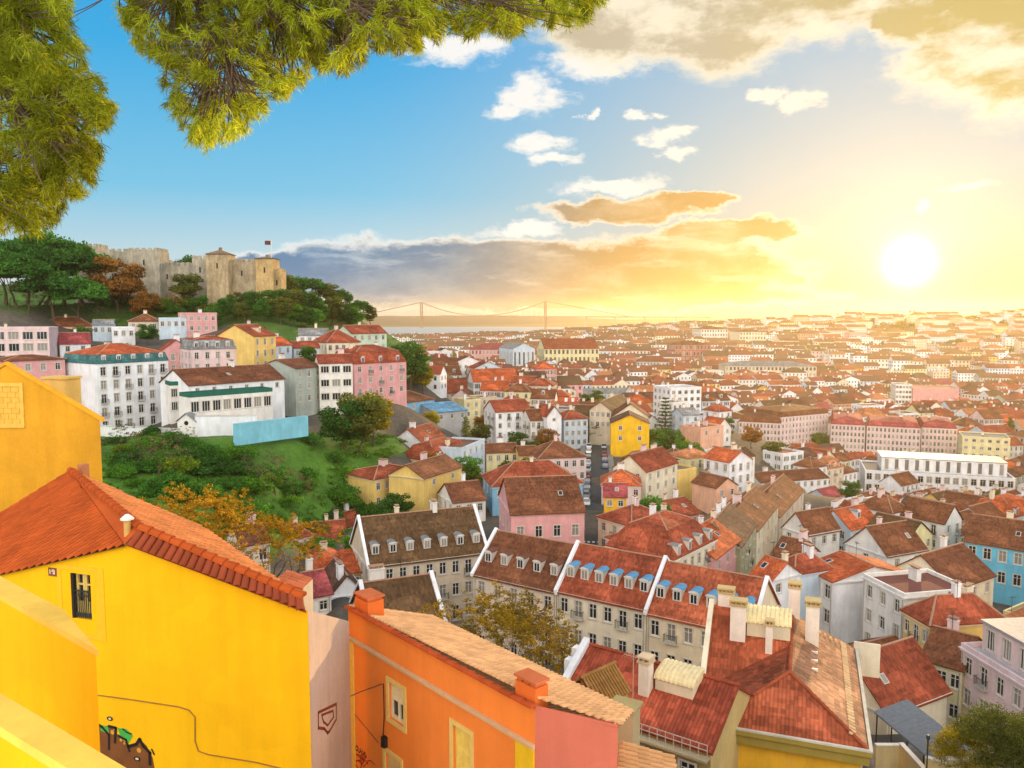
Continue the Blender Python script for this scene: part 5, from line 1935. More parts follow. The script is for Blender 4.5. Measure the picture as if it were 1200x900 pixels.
    COL.objects.link(tmp)
    dg = bpy.context.evaluated_depsgraph_get()
    me = bpy.data.meshes.new_from_object(tmp.evaluated_get(dg))
    bpy.data.objects.remove(tmp)
    me.name = 'graffiti'
    me.materials.clear()
    me.materials.append(solid('spray_dark', (.10, .03, .02)))
    gp = pix(416, 878, .008)
    ul = (u + ZU * -.02).normalized()
    M0 = Matrix(((ul.x, 0, n.x, 0), (ul.y, 0, n.y, 0), (ul.z, 1, n.z, 0), (0, 0, 0, 1)))
    M0.translation = gp - root.location
    link('graffiti', me, root, M=M0)
    m = MB()
    rr_ = random.Random(4)
    for k in range(9):
        x, y = 419 + rr_.random() * 16, 888 + rr_.random() * 10
        pts = [(x, y)]
        for q_ in range(4):
            pts.append((pts[-1][0] + rr_.uniform(-5, 5), pts[-1][1] + rr_.uniform(-6, 6)))
        for a, b in zip(pts, pts[1:]):
            A_, B_ = pix(*a), pix(*b)
            if (B_ - A_).length < .02:
                continue
            t2 = (B_ - A_).normalized()
            q2 = n.cross(t2) * .022
            of = .010 + k * .0006
            m.face([A_ - q2 + n * of, B_ - q2 + n * of, B_ + q2 + n * of, A_ + q2 + n * of])
    wpart('sprayed_scribble', m, solid('spray_red', (.32, .03, .01)), root)


def ribbed_barrel(w_, d, h, rib=.3):
    """raised roof light: plastered cheeks under a ribbed sheet roof that curves over"""
    m, s = MB(), MB()
    m.box(0, w_, 0, d, -1.0, h)
    n = 7
    arc = [(-.1 + (d + .2) * (1 - math.cos(math.pi / 2 * q / n)), h + .02 + .75 * math.sin(math.pi / 2 * q / n)) for q in range(n + 1)]
    k = int(w_ / rib)
    for i in range(k):
        x0, x1 = -.08 + (w_ + .16) * i / k, -.08 + (w_ + .16) * (i + 1) / k
        xs = [(x0, 0), (x0 + (x1 - x0) * .3, 0), (x0 + (x1 - x0) * .42, .06), (x0 + (x1 - x0) * .88, .06), (x1, 0)]
        for (xa, ha), (xb, hb) in zip(xs, xs[1:]):
            for (ya, za), (yb, zb) in zip(arc, arc[1:]):
                s.face([(xa, ya, za + ha), (xb, ya, za + hb), (xb, yb, zb + hb), (xa, yb, zb + ha)])
    for x in (-.06, w_ + .06):
        s.face([(x, a, b) for a, b in arc] + [(x, arc[-1][0], h)])
    return m, s


def tall_stack(w_, d, h, key):
    m, c_ = MB(), MB()
    m.box(-w_ / 2, w_ / 2, -d / 2, d / 2, -1.5, h)
    m.box(-w_ / 2 + .15, w_ / 2 - .15, -d / 2 - .03, -d / 2 - .002, h * .2, h - .3)
    c_.box(-w_ / 2 - .10, w_ / 2 + .10, -d / 2 - .10, d / 2 + .10, h + .003, h + .12)
    nn = max(2, int(w_ / .3))
    for k in range(nn + 1):
        x = -w_ / 2 + k * w_ / nn
        c_.box(x - .05, x + .05, -d / 2, d / 2, h + .123, h + .34)
    c_.box(-w_ / 2 - .10, w_ / 2 + .10, -d / 2 - .10, d / 2 + .10, h + .343, h + .46)
    return m, c_


def hip_house():
    root, rec = house('yellow house with hipped rust roof, tall pale chimneys and ribbed roof light', (840, 846, 52, 1010, 48.9), 16.3, 11, roof='hip', rise=2.25, wc=(.80, .42, .03), rc=(.40, .095, .035), cols=0, rows=0, chim=0, near=True, ov=.05, nick='the yellow hip-roofed house') if False else (None, None)
    F = ('f',)
    a = P(840, 846, 52)
    b = PZ(1010, 48.9, a.z)
    ang = math.atan2(b.y - a.y, b.x - a.x)
    w_ = math.hypot(b.x - a.x, b.y - a.y)
    d, h, rise = 16.3, 12.0, 2.25
    root = thing('yellow_hip_house', (a.x, a.y, a.z - h), 'yellow house with hipped rust roof, tall pale chimneys and a ribbed roof light', 'house', rz=ang)
    ochre = (.78, .42, .03)
    m = MB()
    m.box(0, w_, 0, d, -4, h)
    link('wall', m.mesh('wall', [M_PL]), root, color=ochre)
    # mossy parapet gutter round the roof
    m = MB()
    for (x0, x1, y0, y1) in ((-.45, w_ + .45, -.45, -.003), (w_ + .003, w_ + .45, -.003, d), (-.45, -.003, -.003, 6.4)):
        m.box(x0, x1, y0, y1, h - 1.0, h - .05)
    m.box(-.6, w_ + .6, -.6, -.453, h - .35, h - .02)
    m.box(w_ + .453, w_ + .6, -.453, d, h - .35, h - .02)
    link('gutter_parapet', m.mesh('gutter_parapet', [M_PL]), root, color=(.34, .25, .05))
    m = MB()
    for (x0, x1, y0, y1) in ((-.62, w_ + .62, -.62, -.40), (w_ + .40, w_ + .62, -.40, d)):
        m.box(x0, x1, y0, y1, h - .018, h + .10)
    link('coping', m.mesh('coping', [M_PL]), root, color=(.60, .54, .42))
    z = h + .02
    A0, B0, C0, D0 = (-.35, -.35, z), (w_ + .35, -.35, z), (w_ + .35, d, z), (-.35, d, z)
    r1, r2 = (w_ / 2, w_ / 2, z + rise), (w_ / 2, d + .0, z + rise)
    polys = []

    def add(pts, u, v):
        V_ = [Vector(p) for p in pts]
        polys.append((pts, slope_uv(V_, V_[0], Vector(u), Vector(v).normalized())))
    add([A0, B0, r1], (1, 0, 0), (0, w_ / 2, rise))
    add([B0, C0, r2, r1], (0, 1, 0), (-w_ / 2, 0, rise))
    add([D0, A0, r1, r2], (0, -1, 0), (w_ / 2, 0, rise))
    # wing with a steeper slope on the left
    wz = z + 3.9
    wy0, wy1 = 6.6, 11.6
    wx0 = -1.6
    add([(wx0, wy0, z + .02), (w_ * .5, wy0, z + .02), (w_ * .5, wy1, wz), (wx0, wy1, wz)], (1, 0, 0), (0, wy1 - wy0, wz - z))
    add([(w_ * .5, 2 * wy1 - wy0, z + .02), (wx0, 2 * wy1 - wy0, z + .02), (wx0, wy1, wz), (w_ * .5, wy1, wz)], (-1, 0, 0), (0, wy0 - wy1, wz - z))
    rb = MB()
    for q, (pts, uv) in enumerate(polys):
        if q != 1:
            rb.face(pts, 0, uv)
    rb.face([(w_ * .5, wy0, z), (w_ * .5, 2 * wy1 - wy0, z), (w_ * .5, wy1, wz)], 1)
    for q0, q1 in ((A0, r1), (B0, r1), (r1, r2)):
        ridge_caps(rb, q0, q1, .14, .4, 1)
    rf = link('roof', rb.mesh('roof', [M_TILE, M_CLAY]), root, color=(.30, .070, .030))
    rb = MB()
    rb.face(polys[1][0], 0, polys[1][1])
    link('sun_tinted_roof_slope', rb.mesh('sun_tinted_roof_slope', [M_TILE]), root, color=(.36, .175, .09))  # tan tint paints in the sunlight, the other slopes stay rust
    m = MB()
    m.box(wx0 + .05, -.003, wy0 + .2, 2 * wy1 - wy0 - .2, -4, h)
    m.face([(wx0 + .05, wy0 + .2, h), (wx0 + .05, wy1, wz - .1), (wx0 + .05, 2 * wy1 - wy0 - .2, h)][::-1])
    link('wing_wall', m.mesh('wing_wall', [M_PL]), root, color=(.62, .44, .12))
    m = MB()
    xx = (wx0 - .3, wx0 + .1)
    q = [(xx[0], wy0 - .2, z - .05), (xx[1], wy0 - .2, z - .05), (xx[1], wy1, wz + .05), (xx[0], wy1, wz + .05)]
    up = [(x, y, k + .4) for x, y, k in q]
    m.face(up)
    for i in range(4):
        j = (i + 1) % 4
        m.face([q[i], q[j], up[j], up[i]])
    link('verge_wall', m.mesh('verge_wall', [M_PL]), root, color=C['cream'])
    g, s, rl = win_mesh('plain', 1.0, 1.7, True)
    wo_ = link('window', g, root, (wx0 + .05 - .17, wy0 + 2.2, h - 2.6), -math.pi / 2)
    link('surround', s, wo_)
    for k in range(3):
        wo_ = link('window', g, root, (w_ + .17, 2.5 + k * 4.2, h - 3.2), math.pi / 2)
        link('surround', s, wo_)
    # barrel tile verge on the sunny slope
    m = MB()
    for k in range(34):
        y = .5 + k * .46
        x = w_ - .75
        zz = z + rise * (w_ + .35 - x) / (w_ / 2 + .35)
        m.tube([(x, y, zz + .03), (x + .42, y, zz - .15)], .10, 6)
    for k in range(7):
        f = .12 + k * .1
        m.tube([(w_ - .7 - k * .42, d - .6 - k * .05, z + rise * (1.05 + k * .42) / (w_ / 2 + .35)), (w_ - .7 - k * .42, d - 1.1 - k * .05, z + rise * (1.05 + k * .42) / (w_ / 2 + .35) + .05)], .12, 6)
    link('verge_tiles', m.mesh('verge_tiles', [M_CLAY]), rf, color=(.62, .42, .22))

    def stack(x, y, z_, w2, d2, hh):
        m, c_ = tall_stack(w2, d2, hh, 0)
        o_ = link('chimney', m.mesh('chimney', [M_PL]), rf, (x, y, z_), color=(.80, .70, .58))
        link('chimney_cap', c_.mesh('chimney_cap', [M_PL]), root, (x, y, z_), color=(.50, .36, .16))
    slp = lambda y: z + (wz - z) * (y - wy0) / (wy1 - wy0)
    stack(.55, 9.6, slp(9.6) - .4, 1.15, .8, 2.9)
    stack(2.9, 8.9, slp(8.9) - .4, .5, .5, 2.4)
    stack(-.6, 11.9, wz - .4, 1.2, .7, 1.4)
    stack(w_ / 2 + 1.5, 12.4, z + rise - 1.1, 1.0, .9, 3.4)
    stack(w_ / 2 + .1, 16.0, z + rise - .2, .9, .8, 2.6)
    bm, bs = ribbed_barrel(3.2, 1.9, 1.15)
    o_ = link('roof_light', bm.mesh('roof_light', [M_PL]), root, (1.2, 9.7, slp(9.7) - .1), color=(.72, .62, .42))
    link('sheet_roof', bs.mesh('sheet_roof', [M_PAINT]), o_, color=(.74, .60, .30))
    # sky lights
    m = MB()
    for k in range(3):
        y = 7.2 + k * 1.6
        x = w_ * .68
        zz = z + rise * (w_ + .35 - x) / (w_ / 2 + .35)
        m.box(x - .3, x + .3, y, y + .16, zz - .1, zz + .07)
    link('skylight', m.mesh('skylight', [M_SASH]), rf)
    # blank signboard on a frame behind the right end
    m = MB()
    m.box(w_ + .3, w_ + 2.3, d - .2, d - .05, h - 2.2, h + .6)
    link('board', m.mesh('board', [M_PL]), root, color=(.74, .66, .50))
    cs = [Vector((root.matrix_basis @ Vector(p))) for p in ((-2, -1, 0), (w_ + 1, -1, 0), (w_ + 1, d + 1, 0), (-2, d + 1, 0))]
    FOOT.append((np.array([(p.x, p.y) for p in cs]), d))


def red_roof_house():
    a = P(655, 822, 54)
    b = PZ(833, 47.5, a.z)
    ang = math.atan2(b.y - a.y, b.x - a.x)
    w_ = math.hypot(b.x - a.x, b.y - a.y)
    d, h, rise = 8.4, 9, 2.5
    root = thing('red_roof_house', (a.x, a.y, a.z - h), 'low house with dark red roof and television aerial behind the pink end wall', 'house', rz=ang)
    m = MB()
    m.box(0, w_, 0, d, -5, h)
    m.face([(0, d, h), (0, 0, h), (0, d / 2, h + rise)])
    m.face([(w_, 0, h), (w_, d, h), (w_, d / 2, h + rise)])
    link('wall', m.mesh('wall', [M_PL]), root, color=(.50, .36, .14))
    polys, lines, t = roof_polys('gx', w_, d, h, rise, .2)
    rb = MB()
    slab(rb, polys, t)
    ridge_caps(rb, lines[0][0], lines[0][1], .15, .4, 1)
    rf = link('roof', rb.mesh('roof', [M_TILE, M_CLAY]), root, color=(.30, .06, .03))
    sl_ = rise / (d / 2)
    m = MB()
    rr_ = random.Random(3)
    q = [(-.5, -.3, h - .2), (.0, -.3, h - .2), (.0, d / 2, h + rise + .2), (-.5, d / 2, h + rise + .2)]
    up = [(x, y, k + .45) for x, y, k in q]
    m.face(up)
    for i in range(4):
        j = (i + 1) % 4
        m.face([q[i], q[j], up[j], up[i]])
    for yy, s in ((.6, .5), (2.2, .42), (3.2, .35)):
        m.box(-.95, -.503, yy, yy + .7, h - .4, h + .3 + sl_ * yy + s)
    link('verge_wall', m.mesh('verge_wall', [M_PL]), root, color=C['white'])
    f = lambda y: h + .2 + sl_ * y
    m, c_ = tall_stack(.75, .75, 2.4, 0)
    o_ = link('chimney', m.mesh('chimney', [M_PL]), rf, (w_ * .50, 2.2, f(2.2) - .4), color=(.78, .66, .52))
    link('chimney_cap', c_.mesh('chimney_cap', [M_PL]), root, (w_ * .50, 2.2, f(2.2) - .4), color=(.55, .42, .26))
    bm, bs = ribbed_barrel(2.7, 1.7, .7)
    o_ = link('roof_light', bm.mesh('roof_light', [M_PL]), root, (w_ * .55, 2.5, f(2.5)), color=(.70, .58, .40))
    link('sheet_roof', bs.mesh('sheet_roof', [M_PAINT]), o_, color=(.70, .56, .30))
    # railing along the eave
    m = MB()
    for zz in (.35, .7):
        m.box(w_ * .45, w_, -.62, -.58, h + zz - .04, h + zz)
    for k in range(12):
        x = w_ * (.45 + .55 * k / 11)
        m.box(x - .018, x + .018, -.615, -.585, h - .3, h + .66)
    link('railing', m.mesh('railing', [M_PAINT]), root, color=(.5, .42, .34))
    m = MB()
    m.box(w_ * .45, w_, -.75, -.003, h - .45, h - .3)
    link('gutter', m.mesh('gutter', [M_PL]), root, color=(.45, .35, .2))
    g, s, rl = win_mesh('plain', 1.0, 1.5, True)
    for k in range(3):
        wo_ = link('window', g, root, (w_ * (.55 + .16 * k), -.175, h - 2.6), 0)
        link('surround', s, wo_)
    # television aerial
    m = MB()
    m.tube([(w_ * .46, 1.2, f(1.2) - .2), (w_ * .46, 1.2, f(1.2) + 3.4)], .03, 6)
    m.tube([(w_ * .46 - .7, 1.2, f(1.2) + 3.2), (w_ * .46 + .5, 1.2, f(1.2) + 3.2)], .02, 5)
    for k in range(7):
        x = w_ * .46 - .65 + k * .18
        m.tube([(x, .85, f(1.2) + 3.2), (x, 1.55, f(1.2) + 3.2)], .012, 4)
    m.tube([(w_ * .36, 1.0, f(1) - .2), (w_ * .36, 1.0, f(1) + 2.2)], .025, 6)
    for k in range(5):
        m.tube([(w_ * .36 - .35, 1.0, f(1) + 1.2 + k * .22), (w_ * .36 + .35, 1.0, f(1) + 1.2 + k * .22)], .012, 4)
    link('aerial', m.mesh('aerial', [M_PAINT]), rf, color=(.45, .3, .2))
    cs = [Vector((root.matrix_basis @ Vector(p))) for p in ((-1, -1, 0), (w_ + 1, -1, 0), (w_ + 1, d + 1, 0), (-1, d + 1, 0))]
    FOOT.append((np.array([(p.x, p.y) for p in cs]), d))


def small_foreground():
    # tiled hut roof between the orange house and the red roof
    a, b = P(665, 812, 40), P(700, 818, 38.5)
    u = Vector((b.x - a.x, b.y - a.y, 0))
    w_ = u.length
    root = thing('tiled_hut', (a.x, a.y, a.z - 3), 'small hut with a mossy tile saddle roof behind the pale sunlit tiles', 'hut', rz=math.atan2(u.y, u.x))
    m = MB()
    m.box(0, w_, 0, 2.4, -6, 3)
    m.face([(0, 0, 3), (w_, 0, 3), (w_ / 2, 0, 4)])
    link('wall', m.mesh('wall', [M_PL]), root, color=(.40, .24, .08))
    polys, lines, t = roof_polys('gy', w_, 2.4, 3, 1.0, .15)
    rb = MB()
    for pts, uv in polys:
        V_ = [Vector(p) for p in pts]
        tile_rows(rb, V_, (V_[0] - V_[3]), .2, .08, .36)
    ridge_caps(rb, lines[0][0], lines[0][1], .1, .35)
    link('roof', rb.mesh('roof', [M_CLAY, M_BED]), root, color=(.28, .14, .04))
    a = P(714, 872, 33)
    root = thing('plaster_pillar', (a.x, a.y, a.z - 3), 'weathered plaster pillar stack beside the end of the pink wall', 'pillar', rz=-.5)
    m = MB()
    m.box(0, 1.05, 0, .9, -6, 4.6)
    link('stack', m.mesh('stack', [M_PL]), root, color=(.46, .34, .18))
    m = MB()
    m.box(-.1, 1.15, -.1, 1.0, 4.603, 4.75)
    link('cap', m.mesh('cap', [M_PL]), root, color=(.36, .28, .12))
    # grey canopy in the lower right
    A, B = P(1024, 834, 74), P(1106, 884, 64)
    u = Vector((B.x - A.x, B.y - A.y, 0)).normalized()
    v = Vector((-u.y, u.x, 0))
    L = (B - A).dot(u)
    root = thing('canopy', (A.x, A.y, gz(A.x, A.y)), 'grey ribbed sheet canopy on posts beside the low red roof', 'canopy')
    m = MB()
    n = 16
    for k in range(n):
        p0, p1 = A + u * (L * k / n), A + u * (L * (k + .9) / n)
        up = v * 3.4 + ZU * 1.0
        lift = ZU * .05
        m.face([p0 + lift, p1 + lift, p1 + up + lift, p0 + up + lift])
        m.face([p1 + lift, A + u * (L * (k + 1) / n), A + u * (L * (k + 1) / n) + up, p1 + up + lift])
    m.face([A - ZU * .1, A + v * 3.4 + ZU * .9, A + u * L + v * 3.4 + ZU * .9, A + u * L - ZU * .1])
    z_eave = A.z
    wpart('sheet', m, M_PAINT, root, (.17, .18, .18))
    for k in range(5):
        m = MB()
        p = A + u * (L * (k + .1) / 4.3) + v * .2
        m.tube([Vector((p.x, p.y, gz(p.x, p.y) - 1)), Vector((p.x, p.y, A.z))], .07, 8)
        wpart('post', m, M_IRON, root)
    # boundary wall below the canopy
    pts = [P(1026, 872, 66), P(1056, 870, 66), P(1085, 886, 62), P(1110, 888, 61), P(1150, 886, 61)]
    root = thing('boundary_wall', (pts[0].x, pts[0].y, pts[0].z - 1), 'low cream wall with pale coping around the bare yard', 'wall')
    m, c_ = MB(), MB()
    for a, b in zip(pts, pts[1:]):
        t = Vector((b.x - a.x, b.y - a.y, 0)).normalized()
        q = Vector((-t.y, t.x, 0)) * .14
        m.prism([(a.x - q.x, a.y - q.y), (b.x - q.x, b.y - q.y), (b.x + q.x, b.y + q.y), (a.x + q.x, a.y + q.y)], min(a.z, b.z) - 4, min(a.z, b.z) - .1)
        q *= 1.5
        c_.prism([(a.x - q.x, a.y - q.y), (b.x - q.x, b.y - q.y), (b.x + q.x, b.y + q.y), (a.x + q.x, a.y + q.y)], min(a.z, b.z) - .097, min(a.z, b.z))
    wpart('wall_body', m, M_PL, root, (.62, .52, .28))
    wpart('coping', c_, M_PL, root, (.70, .66, .58))
    p = P(1086, 900, 60)
    root = thing('lamp_post', (p.x, p.y, p.z - 1), 'thin dark lamp post in the bare yard', 'lamp post')
    m = MB()
    m.tube([(p.x, p.y, p.z - 1.5), (p.x, p.y, p.z + 2.3)], .06, 8)
    wpart('pole', m, M_IRON, root)
    m = MB()
    m.tube([(p.x, p.y, p.z + 2.3), (p.x, p.y, p.z + 2.45), (p.x, p.y, p.z + 2.7)], [.08, .16, .1], 8)
    wpart('lamp_head', m, M_IRON, root)


yellow_house()
ochre_gable()
terrace_walls()
orange_house()
hip_house()
red_roof_house()
small_foreground()

# ------------------------------------------------------------------ castle
def castle():
    root_p = P(180, 345, 305)
    root = thing('castle', (root_p.x, root_p.y, root_p.z - 4), 'old stone castle with battlements and square towers on the wooded hilltop', 'castle')
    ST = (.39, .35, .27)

    def tower(px0, px1, pyt, pyb, Y, depth, roof=None, crenel=True, name='tower', ang=0.0, col=ST):
        a = P(px0, pyt, Y)
        b = PZ(px1, Y, a.z)
        zb = P(px0, pyb, Y).z - 6
        u = Vector((math.cos(ang), math.sin(ang), 0))
        w_ = (b.x - a.x)
        v = Vector((-u.y, u.x, 0))
        m = MB()
        oriented_box(m, a, u, v, w_, depth, zb, a.z)
        if crenel:
            n = max(2, int(w_ / 1.9))
            for k in range(n):
                x = w_ * (k + .22) / n
                ww = w_ / n * .56
                oriented_box(m, a + u * x - v * .0 + v * .003, u, v, ww, .6, a.z - .01, a.z + 1.15)
                oriented_box(m, a + u * x + v * (depth - .6), u, v, ww, .6, a.z - .01, a.z + 1.15)
            n = max(2, int(depth / 1.9))
            for k in range(n):
                y = depth * (k + .22) / n
                for x in (.003, w_ - .6):
                    oriented_box(m, a + u * x + v * y, u, v, .597, depth / n * .56, a.z - .012, a.z + 1.14)
        # arrow slits as flat black slabs, the shade of an opening painted in
        o_ = wpart(name, m, M_STONE, root, col)
        s = MB()
        for q in range(max(1, int(w_ / 6))):
            x = w_ * (q + .5) / max(1, int(w_ / 6))
            oriented_box(s, a + u * (x - .3) - v * .02, u, v, .6, .015, a.z - 5.2, a.z - 3.2)
        wpart('slit_window', s, M_BLACK, root, parent=o_)
        if roof:
            r_ = MB()
            c_ = [a - u * .5 - v * .5, a + u * (w_ + .5) - v * .5, a + u * (w_ + .5) + v * (depth + .5), a - u * .5 + v * (depth + .5)]
            ap = a + u * w_ / 2 + v * depth / 2 + ZU * roof
            for i in range(4):
                r_.face([c_[i] + ZU * .1, c_[(i + 1) % 4] + ZU * .1, ap])
            r_.face([p + ZU * .1 for p in reversed(c_)])
            oriented_box(r_, ap - u * .5 - v * .5, u, v, 1, 1, ap.z - .4, ap.z + .8)
            wpart('roof', r_, M_TILE, root, (.16, .10, .06), parent=o_)
        return o_
    tower(85, 114, 289, 345, 318, 9)
    tower(122, 150, 295, 350, 310, 10)
    tower(150, 186, 294, 352, 300, 9)
    tower(186, 242, 311, 352, 306, 3, name='curtain_wall')
    tower(225, 243, 303, 350, 304, 6)
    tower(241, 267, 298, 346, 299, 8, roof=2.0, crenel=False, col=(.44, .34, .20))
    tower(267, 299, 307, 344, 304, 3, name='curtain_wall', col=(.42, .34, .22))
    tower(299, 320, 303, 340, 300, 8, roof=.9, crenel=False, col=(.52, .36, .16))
    tower(319, 329, 318, 340, 302, 7, col=(.48, .34, .16))
    f = P(318, 300, 306)
    fl = thing('flagpole', (f.x, f.y, f.z - 3), 'white flagpole with a dark red flag above the end tower of the castle', 'flag')
    m = MB()
    m.tube([(f.x, f.y, f.z - 4), (f.x, f.y, f.z + 6)], .14, 8)
    wpart('pole', m, M_SASH, fl)
    m = MB()
    for k in range(6):
        x0, x1 = f.x - .1 - k * .38, f.x - .1 - (k + 1) * .38
        y0, y1 = f.y + .25 * math.sin(k * 1.1), f.y + .25 * math.sin((k + 1) * 1.1)
        for e in (0, .03):
            q = [(x0, y0 + e, f.z + 4.2), (x1, y1 + e, f.z + 4.1), (x1, y1 + e, f.z + 5.6), (x0, y0 + e, f.z + 5.8)]
            m.face(q if e else q[::-1])
    wpart('flag', m, solid('flag_red', (.10, .02, .02)), fl)


castle()


# ------------------------------------------------------------------ bridge
def bridge():
    T1, T2 = P(639, 384, 4300), P(494, 372, 4700)
    T1.z = T2.z = 0
    root = thing('suspension_bridge', (T1.x, T1.y, 0), 'long red suspension bridge with two tall towers across the hazy river', 'bridge')
    u = (T2 - T1).normalized()
    v = Vector((-u.y, u.x, 0))
    colr = (.20, .12, .10)
    H_, D_ = 148, 62
    for T in (T1, T2):
        m = MB()
        for s in (-1, 1):
            oriented_box(m, T + v * (s * 9 - 2.2) - u * 3, u, v, 6, 4.4, -12, H_)
        for z in (D_ - 6, 88, 112, H_ - 5):
            oriented_box(m, T - v * 6.79 - u * 2, u, v, 4, 13.58, z, z + 4)
        wpart('tower', m, M_PAINT, root, colr)
    m = MB()
    e0, e1 = T1 - u * 900, T2 + u * 700
    oriented_box(m, e0 - v * 6.7, u, v, (e1 - e0).length, 13.4, D_, D_ + 6)
    wpart('deck', m, M_PAINT, root, colr)
    span = (T2 - T1).length
    for s in (-1, 1):
        m = MB()
        pts = [T1 + v * s * 9 + u * (span * k / 24) + ZU * (D_ + 10 + (H_ - D_ - 10) * (2 * k / 24 - 1) ** 2) for k in range(25)]
        m.tube(pts, 1.3, 5)
        m.tube([T1 + v * s * 9 + ZU * H_, T1 - u * 480 + v * s * 9 + ZU * (D_ + 4)], 1.3, 5)
        m.tube([T2 + v * s * 9 + ZU * H_, T2 + u * 480 + v * s * 9 + ZU * (D_ + 4)], 1.3, 5)
        for k in range(1, 24):
            m.tube([pts[k], Vector((pts[k].x, pts[k].y, D_ + 5))], .35, 4)
        wpart('cable', m, M_PAINT, root, colr)
    m = MB()
    k = 0
    for t in range(5):
        p = T1 - u * (240 + t * 160)
        oriented_box(m, p - v * 5, u, v, 5, 10, -10, D_ - .01)
    wpart('viaduct_pier', m, M_PAINT, root, (.34, .30, .27))


bridge()


# ------------------------------------------------------------------ trees
def leaf_cloud(rs, clumps, per, size, flat=0.0, up=.35, shell=.75):
    """numpy leaf quads round clump centres; clumps: (x,y,z,r[,rz])"""
    V_, F_ = [], []
    for c in clumps:
        cx, cy, cz, r_ = c[:4]
        rz_ = c[4] if len(c) > 4 else r_ * .8
        n = max(6, int(per * (r_ ** 2)))
        d = rs.randn(n, 3)
        d /= np.linalg.norm(d, axis=1)[:, None]
        d[:, 2] = d[:, 2] * (1 - up) + up * np.abs(d[:, 2])
        rad = shell + (1 - shell) * rs.rand(n) ** .5 * (1 + .25 * rs.randn(n))
        rad *= 1 + .18 * rs.randn(n)
        p = d * rad[:, None] * np.array([r_, r_, rz_]) + np.array([cx, cy, cz])
        a = rs.randn(n, 3) + d * .0
        a[:, 2] *= 1 - flat
        a /= np.linalg.norm(a, axis=1)[:, None]
        b = np.cross(a, rs.randn(n, 3))
        b /= np.linalg.norm(b, axis=1)[:, None]
        s = size * (.6 + .8 * rs.rand(n))[:, None]
        V_.append(np.stack([p - a * s, p + b * s * .55, p + a * s, p - b * s * .55], 1).reshape(-1, 3))
    v = np.concatenate(V_)
    f = np.arange(len(v)).reshape(-1, 4)
    return v, f


def np_mesh(name, v, f, mats):
    me = bpy.data.meshes.new(name)
    me.vertices.add(len(v))
    me.vertices.foreach_set('co', np.asarray(v, np.float32).ravel())
    k = f.shape[1]
    me.loops.add(f.size)
    me.loops.foreach_set('vertex_index', f.ravel().astype(np.int32))
    me.polygons.add(len(f))
    me.polygons.foreach_set('loop_start', np.arange(0, f.size, k, dtype=np.int32))
    me.polygons.foreach_set('loop_total', np.full(len(f), k, np.int32))
    for m in mats:
        me.materials.append(m)
    me.update(calc_edges=True)
    me.validate()
    return me


def branches(mb, rs, p, d, ln, r_, depth, tips, spread=.6, kids=3):
    q = Vector(p)
    d = Vector(d).normalized()
    pts, rad = [q.copy()], [r_]
    for k in range(3):
        d = (d + Vector(rs.randn(3) * .13)).normalized()
        q = q + d * (ln / 3)
        pts.append(q.copy())
        rad.append(r_ * (1 - .22 * (k + 1)))
    mb.tube(pts, rad, 5 if depth > 1 else 4, 0, False)
    if depth == 0:
        tips.append(q)
        return
    for k in range(kids):
        nd = (d + Vector(rs.randn(3)) * spread + ZU * .12).normalized()
        base = pts[2].lerp(pts[3], rs.rand()) if k else pts[3]
        branches(mb, rs, base, nd, ln * (.62 + .2 * rs.rand()), rad[-1] * .75, depth - 1, tips, spread, kids)


PROTO = {}


